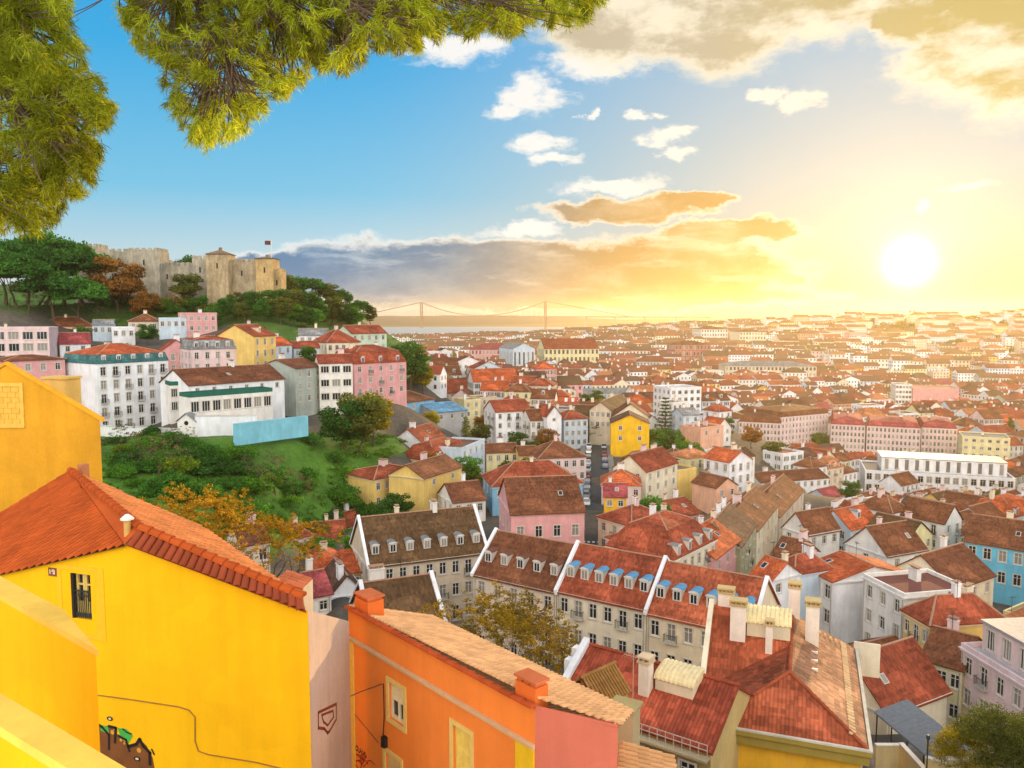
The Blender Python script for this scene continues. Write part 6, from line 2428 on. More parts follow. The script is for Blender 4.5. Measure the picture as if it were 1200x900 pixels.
def proto(kind, seed):
    """trunk mesh, crown mesh; unit is metres for a tree about 8 m tall (columns and cypresses 10 m)"""
    key = (kind, seed)
    if key in PROTO:
        return PROTO[key]
    rs = np.random.RandomState(seed * 17 + hash(kind) % 1 + {'round': 1, 'pine': 2, 'cypress': 3, 'bush': 4, 'bare': 5, 'conifer': 6, 'golden': 7, 'olive': 8}[kind] * 101)
    tb, tips = MB(), []
    cl = []
    if kind in ('round', 'olive'):
        branches(tb, rs, (0, 0, -1), (0, 0, 1), 2.6, .22, 2, tips, .65)
        for k in range(26):
            d = rs.randn(3)
            d /= np.linalg.norm(d)
            q = d * (.55 + .45 * rs.rand()) * np.array([2.6, 2.6, 2.3]) + np.array([0, 0, 5])
            cl.append((q[0], q[1], max(1.7, q[2] - .9), .75 + .55 * rs.rand()))
        v, f = leaf_cloud(rs, cl, 260 if kind == 'round' else 420, .17 if kind == 'round' else .085)
    elif kind == 'pine':
        branches(tb, rs, (0, 0, -1), (0, 0, 1), 3.4, .26, 2, tips, .45)
        for k in range(60):
            a, r_ = rs.rand() * 6.28, 3.3 * rs.rand() ** .5
            cl.append((r_ * math.cos(a), r_ * math.sin(a), 3.6 + rs.uniform(.25, 1) * 2.6 * (1 - (r_ / 3.5) ** 2) + rs.randn() * .2, .7 + .5 * rs.rand(), .6))
        v, f = leaf_cloud(rs, cl, 190, .17, up=.5)
    elif kind == 'cypress':
        tb.tube([(0, 0, -1), (0, 0, 9)], [.2, .03], 6)
        for k in range(34):
            z = .8 + 8.6 * k / 34
            a = rs.rand() * 6.28
            r_ = .75 * math.sin(min(1, (10 - z) / 6) * 1.57) * .7
            cl.append((r_ * math.cos(a), r_ * math.sin(a), z, .35 + .45 * math.sin(min(1, (10 - z) / 5) * 1.57)))
        v, f = leaf_cloud(rs, cl, 150, .14)
    elif kind == 'bush':
        tb.tube([(0, 0, -1), (.1, 0, .8)], [.1, .05], 5)
        for k in range(20):
            a, r_ = rs.rand() * 6.28, 2.1 * rs.rand() ** .6
            cl.append((r_ * math.cos(a), r_ * math.sin(a), .5 + 1.5 * rs.rand() * (1 - r_ / 3), .5 + .5 * rs.rand()))
        v, f = leaf_cloud(rs, cl, 240, .14)
    elif kind == 'bare':
        branches(tb, rs, (0, 0, -1), (0, 0, 1), 2.8, .2, 4, tips, .55)
        cl = [(t.x, t.y, t.z, .32) for t in tips]
        v, f = leaf_cloud(rs, cl, 160, .09, shell=.2)
    elif kind == 'golden':
        for sx in range(3):
            branches(tb, rs, (rs.randn() * .5, rs.randn() * .5, -1), (rs.randn() * .22, rs.randn() * .22, 1), 3.0, .13, 4, tips, .42)
        cl = [(t.x, t.y, t.z, .30) for t in tips]
        v, f = leaf_cloud(rs, cl, 330, .075, shell=.1)
    elif kind == 'conifer':
        tb.tube([(0, 0, -1), (0, 0, 13)], [.28, .04], 7)
        for t in range(13):
            z = 1.6 + t * .92
            L = 3.0 * (1 - t / 14) ** .8
            for k in range(7):
                a = k * .9 + t * .5
                e = (L * math.cos(a), L * math.sin(a), z + .25)
                tb.tube([(0, 0, z), e], [.06, .02], 4)
                for q in range(4):
                    s = .3 + .7 * q / 3
                    cl.append((e[0] * s, e[1] * s, z + .25 * s, .34, .16))
        v, f = leaf_cloud(rs, cl, 160, .13)
    tm = tb.mesh('trunk', [M_BARK])
    cm = np_mesh('crown', v, f, [M_LEAF])
    PROTO[key] = (tm, cm)
    return PROTO[key]


GREENS = dict(dark=(.050, .135, .026), mid=(.070, .19, .030), fresh=(.09, .22, .025), olive=(.11, .13, .028), gold=(.38, .22, .02), rust=(.30, .14, .035), grey=(.15, .14, .075), lime=(.15, .22, .02), yellow=(.30, .26, .02))


def tree(kind, seed, x, y, s, col, label, group=None, name='tree', z=None, rz=None, sz=1.0, cat='tree'):
    tm, cm = proto(kind, seed)
    zz = gz(x, y) if z is None else z
    r_ = thing(name, (x, y, zz), label, cat, group, rnd.random() * 6.28 if rz is None else rz)
    r_.scale = (s, s, s * sz)
    j = .85 + .3 * rnd.random()
    link('trunk', tm, r_)
    link('crown', cm, r_, color=tuple(c * j for c in (GREENS[col] if isinstance(col, str) else col)))
    return r_


def at_px(px, py, Y):
    p = P(px, py, Y)
    return p.x, p.y


def plants():
    T = lambda kind, seed, px, Y, s, col, label, py=400, **k: tree(kind, seed, *at_px(px, py, Y), s * (1.75 if 120 < Y and kind in ('round', 'bush', 'pine') and Y < 260 else 1.45 if Y >= 260 and kind in ('round', 'bush', 'pine') else 1.35 if kind in ('bare', 'golden') else 1.0), col, label, **k)
    # umbrella pines left of the castle
    g = 'umbrella pines on the castle hill'
    for i, (px, Y, s, lab) in enumerate([(6, 268, 2.3, 'dark umbrella pine at the frame edge of the castle grove'), (30, 276, 2.3, 'dense green pine second from the edge of the castle grove'), (52, 282, 2.7, 'tallest domed pine in the grove beside the castle'), (76, 280, 2.4, 'bright green domed pine next to the tallest pine'),
                                        (96, 288, 2.1, 'dark pine nearest the first castle tower'), (20, 262, 1.9, 'lower pine in front of the grove edge'), (60, 266, 1.9, 'lower dark pine under the tallest pine'), (92, 270, 1.8, 'small pine between the grove and the orange tree'), (40, 300, 2.6, 'pine rising at the back of the grove'), (-20, 285, 2.2, 'pine beyond the edge of the grove')]):
        T('pine', 1 + i % 3, px, Y, s, ('dark', 'mid', 'mid')[i % 3], lab, 345, group=g, name='pine_tree', cat='pine tree')
    for i, (px, Y, s) in enumerate([(10, 258, 1.1), (32, 259, 1.2), (100, 274, 1.0), (118, 280, 1.1)]):
        T('bare', 1 + i % 2, px, Y, s, 'grey', ['bare grey-brown tree below the edge of the pine grove', 'bare grey-brown tree below the tallest pine', 'thin bare tree beside the orange autumn tree', 'twiggy bare tree in front of the orange autumn tree'][i], 350, group='bare winter trees under the castle')
    T('round', 1, 138, 284, 2.1, 'rust', 'big orange-brown autumn tree in front of the castle wall', 350)
    T('round', 2, 168, 280, 1.2, 'rust', 'smaller rusty tree at the foot of the square castle tower', 350)
    T('round', 3, 218, 296, 1.25, 'olive', 'olive green tree against the castle curtain wall', 345)
    T('bare', 2, 212, 290, 1.1, 'rust', 'bare brown tree beside the olive green castle tree', 345)
    T('pine', 2, 185, 330, 2.2, 'olive', 'broad domed pine rising behind the castle wall', 300, z=80, name='pine_tree', cat='pine tree')
    T('pine', 3, 222, 335, 1.7, 'dark', 'dark pine top showing behind the castle watchtower wall', 300, z=88, name='pine_tree', cat='pine tree')
    for i, (px, Y, s, col) in enumerate([(122, 282, .7, 'mid'), (192, 290, .6, 'fresh'), (236, 294, .6, 'mid'), (276, 296, .7, 'olive'), (292, 298, .6, 'dark'), (256, 291, .5, 'fresh')]):
        T('round', 1 + i % 3, px, Y, s, col, ['small green tree at the foot of the first castle wall', 'fresh green tree below the square castle tower', 'green tree below the castle curtain wall', 'olive tree below the wall between the two roofed towers', 'dark tree at the foot of the end castle tower', 'fresh green tree at the foot of the roofed watchtower'][i], 350)
    for i, px in enumerate(range(118, 335, 11)):
        o_ = T('bush', 1 + i % 3, px + rnd.uniform(-3, 3), 292 + rnd.uniform(-3, 4), rnd.uniform(.9, 1.5), ('mid', 'fresh', 'dark', 'olive')[i % 4], '', 345, group='shrubs along the foot of the castle wall', name='shrub', cat='shrub')
        o_['_auto'] = (('mid green', 'fresh green', 'dark green', 'olive')[i % 4], 'shrub at the castle foot', 'castle')
    T('round', 1, 194, 318, 1.2, 'gold', 'rusty tree top above the castle curtain wall', 300, z=90)
    # wooded slope falling from the castle
    k = 0
    words = ['dark green', 'mid green', 'olive', 'yellowish green']
    where = ['under the end tower of the castle', 'on the crest of the wooded slope', 'halfway down the wooded slope', 'at the foot of the wooded slope']
    for (px, Y, s, col, kind) in [(326, 310, .8, 'dark', 'round'), (338, 318, .95, 'olive', 'round'), (352, 325, .95, 'mid', 'round'), (368, 330, 1.1, 'dark', 'pine'), (384, 332, 1.0, 'olive', 'round'), (398, 338, 1.0, 'dark', 'pine'), (412, 340, .9, 'mid', 'round'), (424, 345, .9, 'dark', 'pine'), (434, 350, .75, 'olive', 'round'),
                                  (318, 295, .9, 'mid', 'round'), (332, 298, 1.0, 'dark', 'round'), (345, 300, 1.1, 'olive', 'round'), (360, 305, 1.2, 'dark', 'round'), (374, 306, 1.0, 'mid', 'round'), (388, 312, 1.2, 'olive', 'round'), (402, 316, 1.1, 'dark', 'round'), (414, 320, 1.0, 'mid', 'round'),
                                  (300, 288, .9, 'dark', 'round'), (310, 282, .9, 'mid', 'round'), (330, 282, 1.0, 'olive', 'round'), (342, 284, .8, 'fresh', 'round'), (356, 288, .9, 'dark', 'round'), (368, 290, .9, 'mid', 'round'), (290, 292, .8, 'fresh', 'bush'), (275, 294, .9, 'mid', 'bush'), (258, 292, .9, 'dark', 'bush'),
                                  (240, 290, .9, 'fresh', 'bush'), (228, 286, .9, 'mid', 'bush'), (268, 284, .9, 'dark', 'round'), (284, 280, .8, 'olive', 'round'), (250, 280, .8, 'mid', 'round'), (232, 278, .8, 'dark', 'bush'), (210, 284, .9, 'mid', 'bush'), (196, 282, .9, 'fresh', 'bush'), (182, 280, .8, 'dark', 'bush')]:
        o_ = T(kind, 1 + k % 3, px, Y, s, col, '', 360, group='trees and shrubs on the wooded castle slope', name='tree' if kind != 'bush' else 'shrub', cat='tree' if kind != 'bush' else 'shrub')
        o_['_auto'] = ({'dark': 'dark green', 'mid': 'mid green', 'olive': 'olive', 'fresh': 'fresh green'}[col], 'shrub' if kind == 'bush' else ('domed pine' if kind == 'pine' else 'tree'), 'castle slope')
        k += 1
    T('round', 2, 481, 296, 1.9, 'dark', 'large dark tree beside the pink mansard house', 440)
    T('round', 1, 496, 300, 1.1, 'yellow', 'yellowing tree at the foot of the large dark tree', 450)
    T('round', 3, 450, 300, .9, 'olive', 'small olive tree by the blue-green house', 390)
    T('round', 3, 364, 236, .7, 'dark', 'dark tree in front of the cream hipped house', 415)
    T('bush', 2, 350, 236, .8, (.14, .03, .03), 'reddish bush beside the white cottage', 415, name='shrub', cat='shrub')
    T('round', 1, 172, 250, .6, 'dark', 'dark small tree between the houses under the castle', 380)
    T('bush', 1, 215, 246, .9, 'mid', 'green shrub behind the pale pink mansard house', 385, name='shrub', cat='shrub')
    T('round', 2, 95, 245, .6, 'mid', 'small green tree between crimson and pink roofs', 395)
    T('bush', 3, 150, 240, .8, 'fresh', 'fresh green shrub behind the white hotel', 395, name='shrub', cat='shrub')
    # garden
    T('round', 3, 420, 186, 1.2, 'olive', 'big yellow-green tree at the corner of the green garden', 510)
    T('round', 1, 404, 182, 1.1, 'dark', 'darker tree shading the big yellow-green garden tree', 515)
    T('round', 2, 436, 196, 1.1, 'yellow', 'golden lit tree beside the blue wall house', 500)
    for i, (px, py, Y, s) in enumerate([(160, 560, 150, 1.0), (188, 565, 148, .9), (140, 545, 158, .9), (322, 575, 150, .95), (300, 555, 158, .8), (345, 560, 155, .8), (205, 530, 165, .7)]):
        T('bare', 1 + i % 3, px, Y, s, 'grey', ['grey bare tree in the upper green garden, broad twiggy crown', 'grey bare tree beside the broad twiggy one in the garden', 'small grey bare tree below the white hotel wall', 'pale twiggy tree in the middle of the garden', 'slender bare tree above the pale twiggy garden tree', 'bare tree under the blue garden wall', 'small bare tree near the chapel gable'][i], py, group='bare trees in the green garden')
    rr_ = random.Random(11)
    n = 0
    spots = []
    while len(spots) < 62:
        px, py = rr_.uniform(110, 476), rr_.uniform(514, 622)
        if px < 118 + max(0, py - 560) * 1.4:
            continue
        Yb = np.interp(py, [510, 540, 570, 600, 625], [182, 165, 150, 135, 118])
        p = P(px, py, Yb)
        if not inpoly(p.x, p.y, GARDEN) or (py < 530 and px < 300):
            continue
        if any((p.x - a) ** 2 + (p.y - b) ** 2 < 12 for a, b, _, _ in spots):
            continue
        spots.append((p.x, p.y, px, py))
    for i, (x, y, px, py) in enumerate(spots):
        col = rr_.choice(['fresh', 'mid', 'fresh', 'dark', 'lime', 'mid'])
        s = rr_.uniform(.8, 1.8)
        o_ = tree('bush', 1 + i % 3, x, y, s, col, '', group='shrubs in the green garden', name='shrub', cat='shrub')
        o_['_auto'] = ({'fresh': 'fresh green', 'mid': 'mid green', 'dark': 'dark green', 'lime': 'lime green'}[col], 'low shrub' if s < 1.2 else 'bushy shrub', 'garden')
    for i, (px, py, Y, s, col) in enumerate([(232, 560, 162, .6, 'dark'), (250, 548, 158, .6, 'dark'), (280, 545, 158, .6, 'dark'), (312, 542, 158, .6, 'dark')]):
        T('bush', 1 + i % 3, px, Y, s * 1.3, col, ['dark round shrub in the upper garden', 'dark clipped shrub below the chapel gable', 'dark clipped shrub below the terrace wall', 'dark clipped shrub below the blue wall'][i], py, name='shrub', cat='shrub')
    # golden trees behind the sunlit roof slope
    for i, (px, Y, s) in enumerate([(212, 74, .75), (238, 76, .9), (262, 78, .85), (288, 76, .7), (318, 80, .65), (342, 82, .6)]):
        x, y = at_px(px, 620, Y)
        T('golden', 1 + i % 3, px, Y, s, 'gold', ['golden leafless tree first along the sunlit roof slope', 'tallest golden twiggy tree above the sunlit roof slope', 'golden twiggy tree beside the ruined ochre stack', 'thin golden tree in front of the round-windowed house', 'rusty twiggy tree beside the clay capped chimney', 'low rusty tree near the little white house'][i], 640, group='golden twiggy trees behind the yellow house', z=P(px, 672, Y).z)
    # tree behind the orange house
    for i, (px, Y, s, col) in enumerate([(545, 66, .85, (.30, .20, .02)), (580, 70, .98, (.20, .15, .03)), (615, 72, .98, (.17, .12, .035)), (645, 70, .78, (.22, .15, .04)), (600, 62, .75, (.26, .18, .02))]):
        T('golden', 1 + i % 3, px, Y, s, col, ['yellowish twiggy tree at the mossy roof end behind the orange house', 'dense brown-green tree behind the orange house roof', 'broad brown-green tree before the terrace houses', 'bare branched tree beside the white verge wall', 'amber twiggy tree close behind the sunlit tiles'][i], 790, group='twiggy trees behind the orange house', z=P(px, 815, Y).z)
    for i, (px, Y, s, col) in enumerate([(1128, 62, 1.0, 'yellow'), (1160, 59, 1.15, 'olive'), (1195, 57, 1.1, 'olive'), (1110, 66, .6, 'yellow')]):
        T('olive', 1 + i % 3, px, Y, s * .78, col, ['yellow-lit leafy tree beside the pale pink balconied house', 'grey-olive leafy tree in the lower corner', 'dark olive tree at the lower frame corner', 'small yellow bush at the canopy end'][i], 900, z=P(px, 925, Y).z)
    T('conifer', 1, 779, 292, 1.35, 'dark', 'spire-shaped tiered conifer before the white modern block', 520, name='conifer')
    for i, (px, py, Y, s, col) in enumerate([(768, 522, 250, .75, 'mid'), (784, 522, 252, .8, 'dark'), (800, 522, 255, .7, 'yellow'), (812, 522, 258, .6, 'yellow')]):
        T('round', 1 + i % 3, px, Y, s, col, ['round green tree beside the bright yellow gabled house', 'round dark tree below the tall conifer', 'round yellow-green tree beside the salmon house', 'small yellow-green tree at the end of the round trees'][i], py)
    for i, (px, py, Y, s) in enumerate([(822, 585, 205, .95), (838, 590, 210, .9), (830, 560, 240, .8)]):
        T('bare', 1 + i % 3, px, Y, s, 'rust', ['brown bare tree beside the plain yellow house', 'second brown bare tree behind the terrace row', 'thin brown tree below the salmon house'][i], py)
    for i, (px, py, Y, s, col) in enumerate([(752, 600, 150, .7, 'mid'), (770, 602, 152, .7, 'dark'), (762, 594, 156, .6, 'mid'), (466, 585, 160, .6, 'dark'), (452, 588, 158, .6, 'dark'), (420, 648, 128, .5, 'fresh')]):
        T('round', 1 + i % 3, px, Y, s, col, ['round green tree behind the cream street-corner house', 'dark green tree behind the cream street-corner house', 'smaller green tree between the red roofs by the street', 'dark round tree below the low yellow garden house', 'dark leafy tree beside the low yellow garden house', 'small fresh green tree beside the little white house'][i], py)
    for i, (px, py, Y, s, col) in enumerate([(700, 520, 268, .8, 'dark'), (694, 505, 285, .8, 'dark'), (706, 500, 300, .7, 'mid'), (708, 512, 280, .7, 'grey'), (690, 512, 276, .6, 'olive')]):
        T('round', 1 + i % 3, px, Y, s, col, ['dark street tree at the far end of the street', 'dark tree against the long mossy roofed house', 'green street tree behind the dark ones', 'greyish street tree near the bright yellow house', 'olive street tree beside the pale blue house'][i], py)
    for i, (px, py, Y, s, col) in enumerate([(880, 545, 300, .9, 'rust'), (905, 552, 290, .8, 'olive'), (930, 548, 295, .8, 'rust'), (985, 556, 300, .8, 'olive'), (960, 520, 440, 1.0, 'mid'), (910, 530, 415, 1.0, 'mid'), (1170, 620, 200, .7, 'olive'), (1150, 500, 500, 1.2, 'olive'), (1180, 490, 520, 1.3, 'olive'), (700, 470, 440, .9, 'dark'), (540, 455, 470, 1.0, 'yellow'), (525, 452, 480, 1.0, 'olive'), (556, 458, 450, .9, 'olive'), (800, 440, 760, 1.5, 'dark'), (825, 442, 750, 1.4, 'mid')]):
        T('round', 1 + i % 3, px, Y, s, col, ['rusty tree in front of the colonnade block', 'olive tree behind the long low white house', 'rusty tree above the long low white house', 'olive tree near the corner of the white theatre', 'green tree in the court of the tall cream block', 'tree at the foot of the colonnade block', 'olive tree behind the ornate sky blue house', 'hazy olive tree behind the pale yellow office', 'hazy tree at the edge beyond the pale yellow office', 'dark tree on the street axis far beyond', 'yellow tree behind the long cream house', 'olive tree before the rose old palace', 'olive tree between cream house and white balconied house', 'dark tree below the brick red palace', 'green tree beside the brick red palace'][i], py)


plants()


def far_wood():
    rs = np.random.RandomState(9)
    cl = []
    for k in range(650):
        px = rs.uniform(780, 1330)
        Y = rs.uniform(1150, 1690)
        if px < 950 and rs.rand() < .6:
            continue
        p = P(px, 385, Y)
        cl.append((p.x, p.y, gz(p.x, p.y) + 3, rs.uniform(4, 9), rs.uniform(3, 6)))
    v, f = leaf_cloud(rs, cl, 3.0, 1.4)
    o = link('distant_woods', np_mesh('distant_woods', v, f, [M_LEAF]), color=(.06, .075, .02))
    tag(o, 'hazy belts of trees on the far slope under the sun', kind='stuff')
    # low growth of the garden and the castle slope
    cl = []
    for poly, n, rr in ((GARDEN, 900, (.5, 1.0)), (HILL, 700, (.6, 1.5))):
        xs = [p[0] for p in poly]
        ys = [p[1] for p in poly]
        c = 0
        while c < n:
            x, y = rs.uniform(min(xs), max(xs)), rs.uniform(min(ys), max(ys))
            if inpoly(x, y, poly) and not (poly is GARDEN and y > 160 and x < -40 and rs.rand() < .75):
                cl.append((x, y, 0, rs.uniform(*rr), .45))
                c += 1
    zz = ground([c[0] for c in cl], [c[1] for c in cl])
    cl = [(c[0], c[1], z + .1, c[3], c[4]) for c, z in zip(cl, zz)]
    v, f = leaf_cloud(rs, cl, 60, .24)
    o = link('ground_cover', np_mesh('ground_cover', v, f, [M_LEAF]), color=(.085, .19, .022))
    tag(o, 'tangled green ground cover of the garden and castle slope', kind='stuff')


far_wood()


# ------------------------------------------------------------------ overhanging pine
def overhanging_pine():
    rs = np.random.RandomState(21)
    base = Vector((-10.5, 4.5, gz(-10.5, 4.5)))
    root = thing('overhanging_pine', tuple(base), 'pine whose yellow-green needled branches overhang the top of the view', 'pine tree')
    tb = MB()
    tb.tube([base - ZU, base + Vector((.2, .2, 8)), base + Vector((.6, .6, 15)), base + Vector((.9, 1.0, 22))], [.45, .38, .33, .2], 10)
    fork = base + Vector((.7, .7, 17))
    left = [(-60, 300), (-60, -60), (76, -60), (84, 30), (104, 70), (118, 95), (138, 128), (136, 148), (118, 152), (117, 185), (108, 225), (78, 238), (70, 262), (35, 278), (0, 272)]
    top = [(146, -60), (140, 18), (150, 40), (160, 62), (186, 74), (188, 118), (208, 140), (222, 168), (252, 180), (284, 158), (310, 138), (318, 112), (330, 122), (345, 105), (392, 82), (408, 92), (430, 80), (436, 56), (470, 66), (520, 50), (550, 44), (600, 52), (622, 30), (672, 36), (712, 8), (700, -60)]
    inner = [(205, 78), (235, 92), (290, 74), (300, 100), (262, 128), (215, 110)]
    V_, F_, nv = [], [], 0
    tufts = []
    for poly, y0, y1, n in ((left, 6.4, 9.2, 1250), (top, 7.0, 10.2, 1850)):
        xs = [p[0] for p in poly]
        ys = [p[1] for p in poly]
        c = 0
        while c < n:
            px, py = rs.uniform(min(xs), max(xs)), rs.uniform(min(ys), max(ys))
            if not inpoly(px, py, poly):
                continue
            if inpoly(px, py, inner) and rs.rand() < .6:
                continue
            # open patches
            if math.sin(px * .071 + 1.3) * math.sin(py * .093 + .4) > .62 and rs.rand() < .75:
                continue
            Y = rs.uniform(y0, y1)
            p = P(px, py, Y)
            tufts.append(p)
            c += 1
    # limbs run from the fork to cluster centres, twigs from the limbs to the tufts
    T_ = np.array([tuple(t) for t in tufts])
    cents = T_[rs.choice(len(T_), 44, replace=False)]
    for it in range(6):
        lab = ((T_[:, None, :] - cents[None]) ** 2).sum(-1).argmin(1)
        cents = np.array([T_[lab == k].mean(0) if (lab == k).any() else cents[k] for k in range(len(cents))])
    limbs = [[fork, fork + Vector((2.2, 1.2, 3.0)), Vector((-4.2, 7.4, 86.6)), Vector((-1.8, 8.2, 86.3)), Vector((.6, 9.0, 85.4))],
             [fork - ZU * 2, Vector((-8.2, 6.6, 83.2)), Vector((-6.6, 7.8, 83.0)), Vector((-5.2, 8.2, 82.9))],
             [fork - ZU * 3.5, Vector((-8.0, 6.8, 81.4)), Vector((-6.2, 7.6, 81.6))],
             [fork + Vector((1.0, .8, 2)), Vector((-5.5, 6.6, 85.8)), Vector((-3.6, 7.4, 84.3)), Vector((-2.9, 7.9, 83.1))]]
    nodes, own = [], []
    for li, L in enumerate(limbs):
        m = len(L)
        tb.tube(L, [.16 - .12 * k / (m - 1) for k in range(m)], 8)
        for a, b in zip(L, L[1:]):
            for q in range(5):
                nodes.append(a.lerp(b, q / 5))
                own.append(li in (1, 2))
    N_ = np.array([tuple(q) for q in nodes])
    for k, c in enumerate(cents):
        isl = proj(c)[0] < 135
        j = (((N_ - c) ** 2).sum(1) + 1e6 * (np.array(own) != isl)).argmin()
        a, b = nodes[j], Vector(c)
        mid = a.lerp(b, .5) + Vector(rs.randn(3) * .12) + ZU * .08
        tb.tube([a, mid, b], [.035, .024, .012], 5)
        for i in np.where(lab == k)[0]:
            t = tufts[i]
            s = mid.lerp(b, rs.uniform(.2, 1))
            tb.tube([s, s.lerp(t, .6) - ZU * .02, t], [.008, .006, .004], 3, 0, False)
    for i, t in enumerate(tufts):
        n = int(rs.uniform(60, 105))
        c = Vector(cents[lab[i]])
        ax = (t - c)
        ax = np.array(ax.normalized()) if ax.length > .01 else np.array([0, 0, -1.])
        ax = ax * .7 + np.array([0, 0, -.45]) + rs.randn(3) * .25
        ax /= np.linalg.norm(ax)
        d = rs.randn(n, 3) * .62 + ax * .75
        d /= np.linalg.norm(d, axis=1)[:, None]
        p0 = np.array(t)[None] - ax * rs.uniform(0, .16, (n, 1)) + rs.randn(n, 3) * .012
        L = rs.uniform(.04, .10, (n, 1))
        mid = p0 + d * L * .55 - np.array([0, 0, .004])
        tip = p0 + d * L - np.array([0, 0, .016])
        side = np.cross(d, rs.randn(n, 3))
        side /= np.linalg.norm(side, axis=1)[:, None]
        wd = .0029
        V_.append(np.stack([p0 - side * wd * .6, p0 + side * wd * .6, mid + side * wd, tip, mid - side * wd], 1).reshape(-1, 3))
    v = np.concatenate(V_)
    f = np.arange(len(v)).reshape(-1, 5)
    l = root.location
    v = v - np.array([l.x, l.y, l.z])
    link('needles', np_mesh('needles', v, f, [M_NEEDLE]), root, color=(.40, .46, .038))
    wpart('trunk', tb, M_BARK, root)


overhanging_pine()

# ------------------------------------------------------------------ garden terrace: walls, chapel gable
def terrace():
    pts = [P(112, 499, 177), P(208, 495, 171), P(228, 488, 171), P(300, 482, 172), P(357, 478, 182)]
    n0 = Vector((0, -1, 0))
    segs = [('long white garden wall below the white hotel', pts[0], pts[1], (.72, .72, .72), 'garden_wall'), ('white garden wall with sloping foot beside the chapel gable', pts[2], pts[3], (.70, .72, .74), 'garden_wall')]
    for lab, a, b, c, nm in segs:
        r_ = thing(nm, (a.x, a.y, min(a.z, b.z) - 4), lab, 'wall')
        u = Vector((b.x - a.x, b.y - a.y, 0))
        L = u.length
        u.normalize()
        v = Vector((-u.y, u.x, 0))
        m, k = MB(), MB()
        z = min(a.z, b.z)
        oriented_box(m, a, u, v, L, .5, z - 9, z)
        oriented_box(k, a - v * .1, u, v, L, .7, z + .003, z + .2)
        wpart('wall_body', m, M_PL, r_, c)
        wpart('coping', k, M_PL, r_, (.55, .52, .48))
    a, b = P(208, 500, 171.5), P(229, 499, 171)
    u = Vector((b.x - a.x, b.y - a.y, 0))
    L = u.length
    u.normalize()
    v = Vector((-u.y, u.x, 0))
    r_ = thing('chapel', (a.x, a.y, a.z - 4), 'tiny white chapel front with pointed gable and round window on the garden wall', 'chapel')
    m = MB()
    zt = P(208, 494, 171.5).z
    oriented_box(m, a, u, v, L, 2.2, zt - 8, zt)
    ap = a + u * L / 2
    for off in (0, 2.2):
        q = [Vector((a.x, a.y, zt)) + v * off, Vector((b.x, b.y, zt)) + v * off, Vector((ap.x, ap.y, zt + 1.7)) + v * off]
        m.face(q if off == 0 else q[::-1])
    wpart('wall', m, M_PL, r_, (.74, .72, .68))
    m = MB()
    A_, B_, C_ = Vector((a.x, a.y, zt)) - u * .3 - v * .3, Vector((ap.x, ap.y, zt + 1.95)) - v * .3, Vector((b.x, b.y, zt)) + u * .3 - v * .3
    slab(m, [([tuple(A_ + ZU * .1), tuple(B_), tuple(B_ + v * 2.8), tuple(A_ + ZU * .1 + v * 2.8)], None), ([tuple(B_), tuple(C_ + ZU * .1), tuple(C_ + ZU * .1 + v * 2.8), tuple(B_ + v * 2.8)], None)], .15)
    wpart('roof', m, M_TILE, r_, C['r_grey'])
    m = MB()
    c_ = Vector((ap.x, ap.y, zt - .3)) - v * .03
    m.face([c_ + u * (.5 * math.cos(t)) + ZU * (.5 * math.sin(t)) for t in [2 * math.pi * k / 14 for k in range(14)]])
    wpart('round_window', m, M_GLASS, r_)
    m = MB()
    oriented_box(m, ap - u * .55 - v * .05, u, v, 1.1, .04, zt - 5.2, zt - 2.8)
    wpart('door', m, solid('door_green', (.04, .12, .07)), r_)
    a, b = P(276, 503, 163), P(361, 489, 176)
    r_ = thing('blue_wall', (a.x, a.y, a.z - 4), 'turquoise painted retaining wall at the upper edge of the garden', 'wall')
    u = Vector((b.x - a.x, b.y - a.y, 0))
    L = u.length
    u.normalize()
    m = MB()
    oriented_box(m, a, u, Vector((-u.y, u.x, 0)), L, 1.0, b.z - 4.2, b.z + .3)
    wpart('wall_body', m, M_PL, r_, (.20, .50, .60))


terrace()


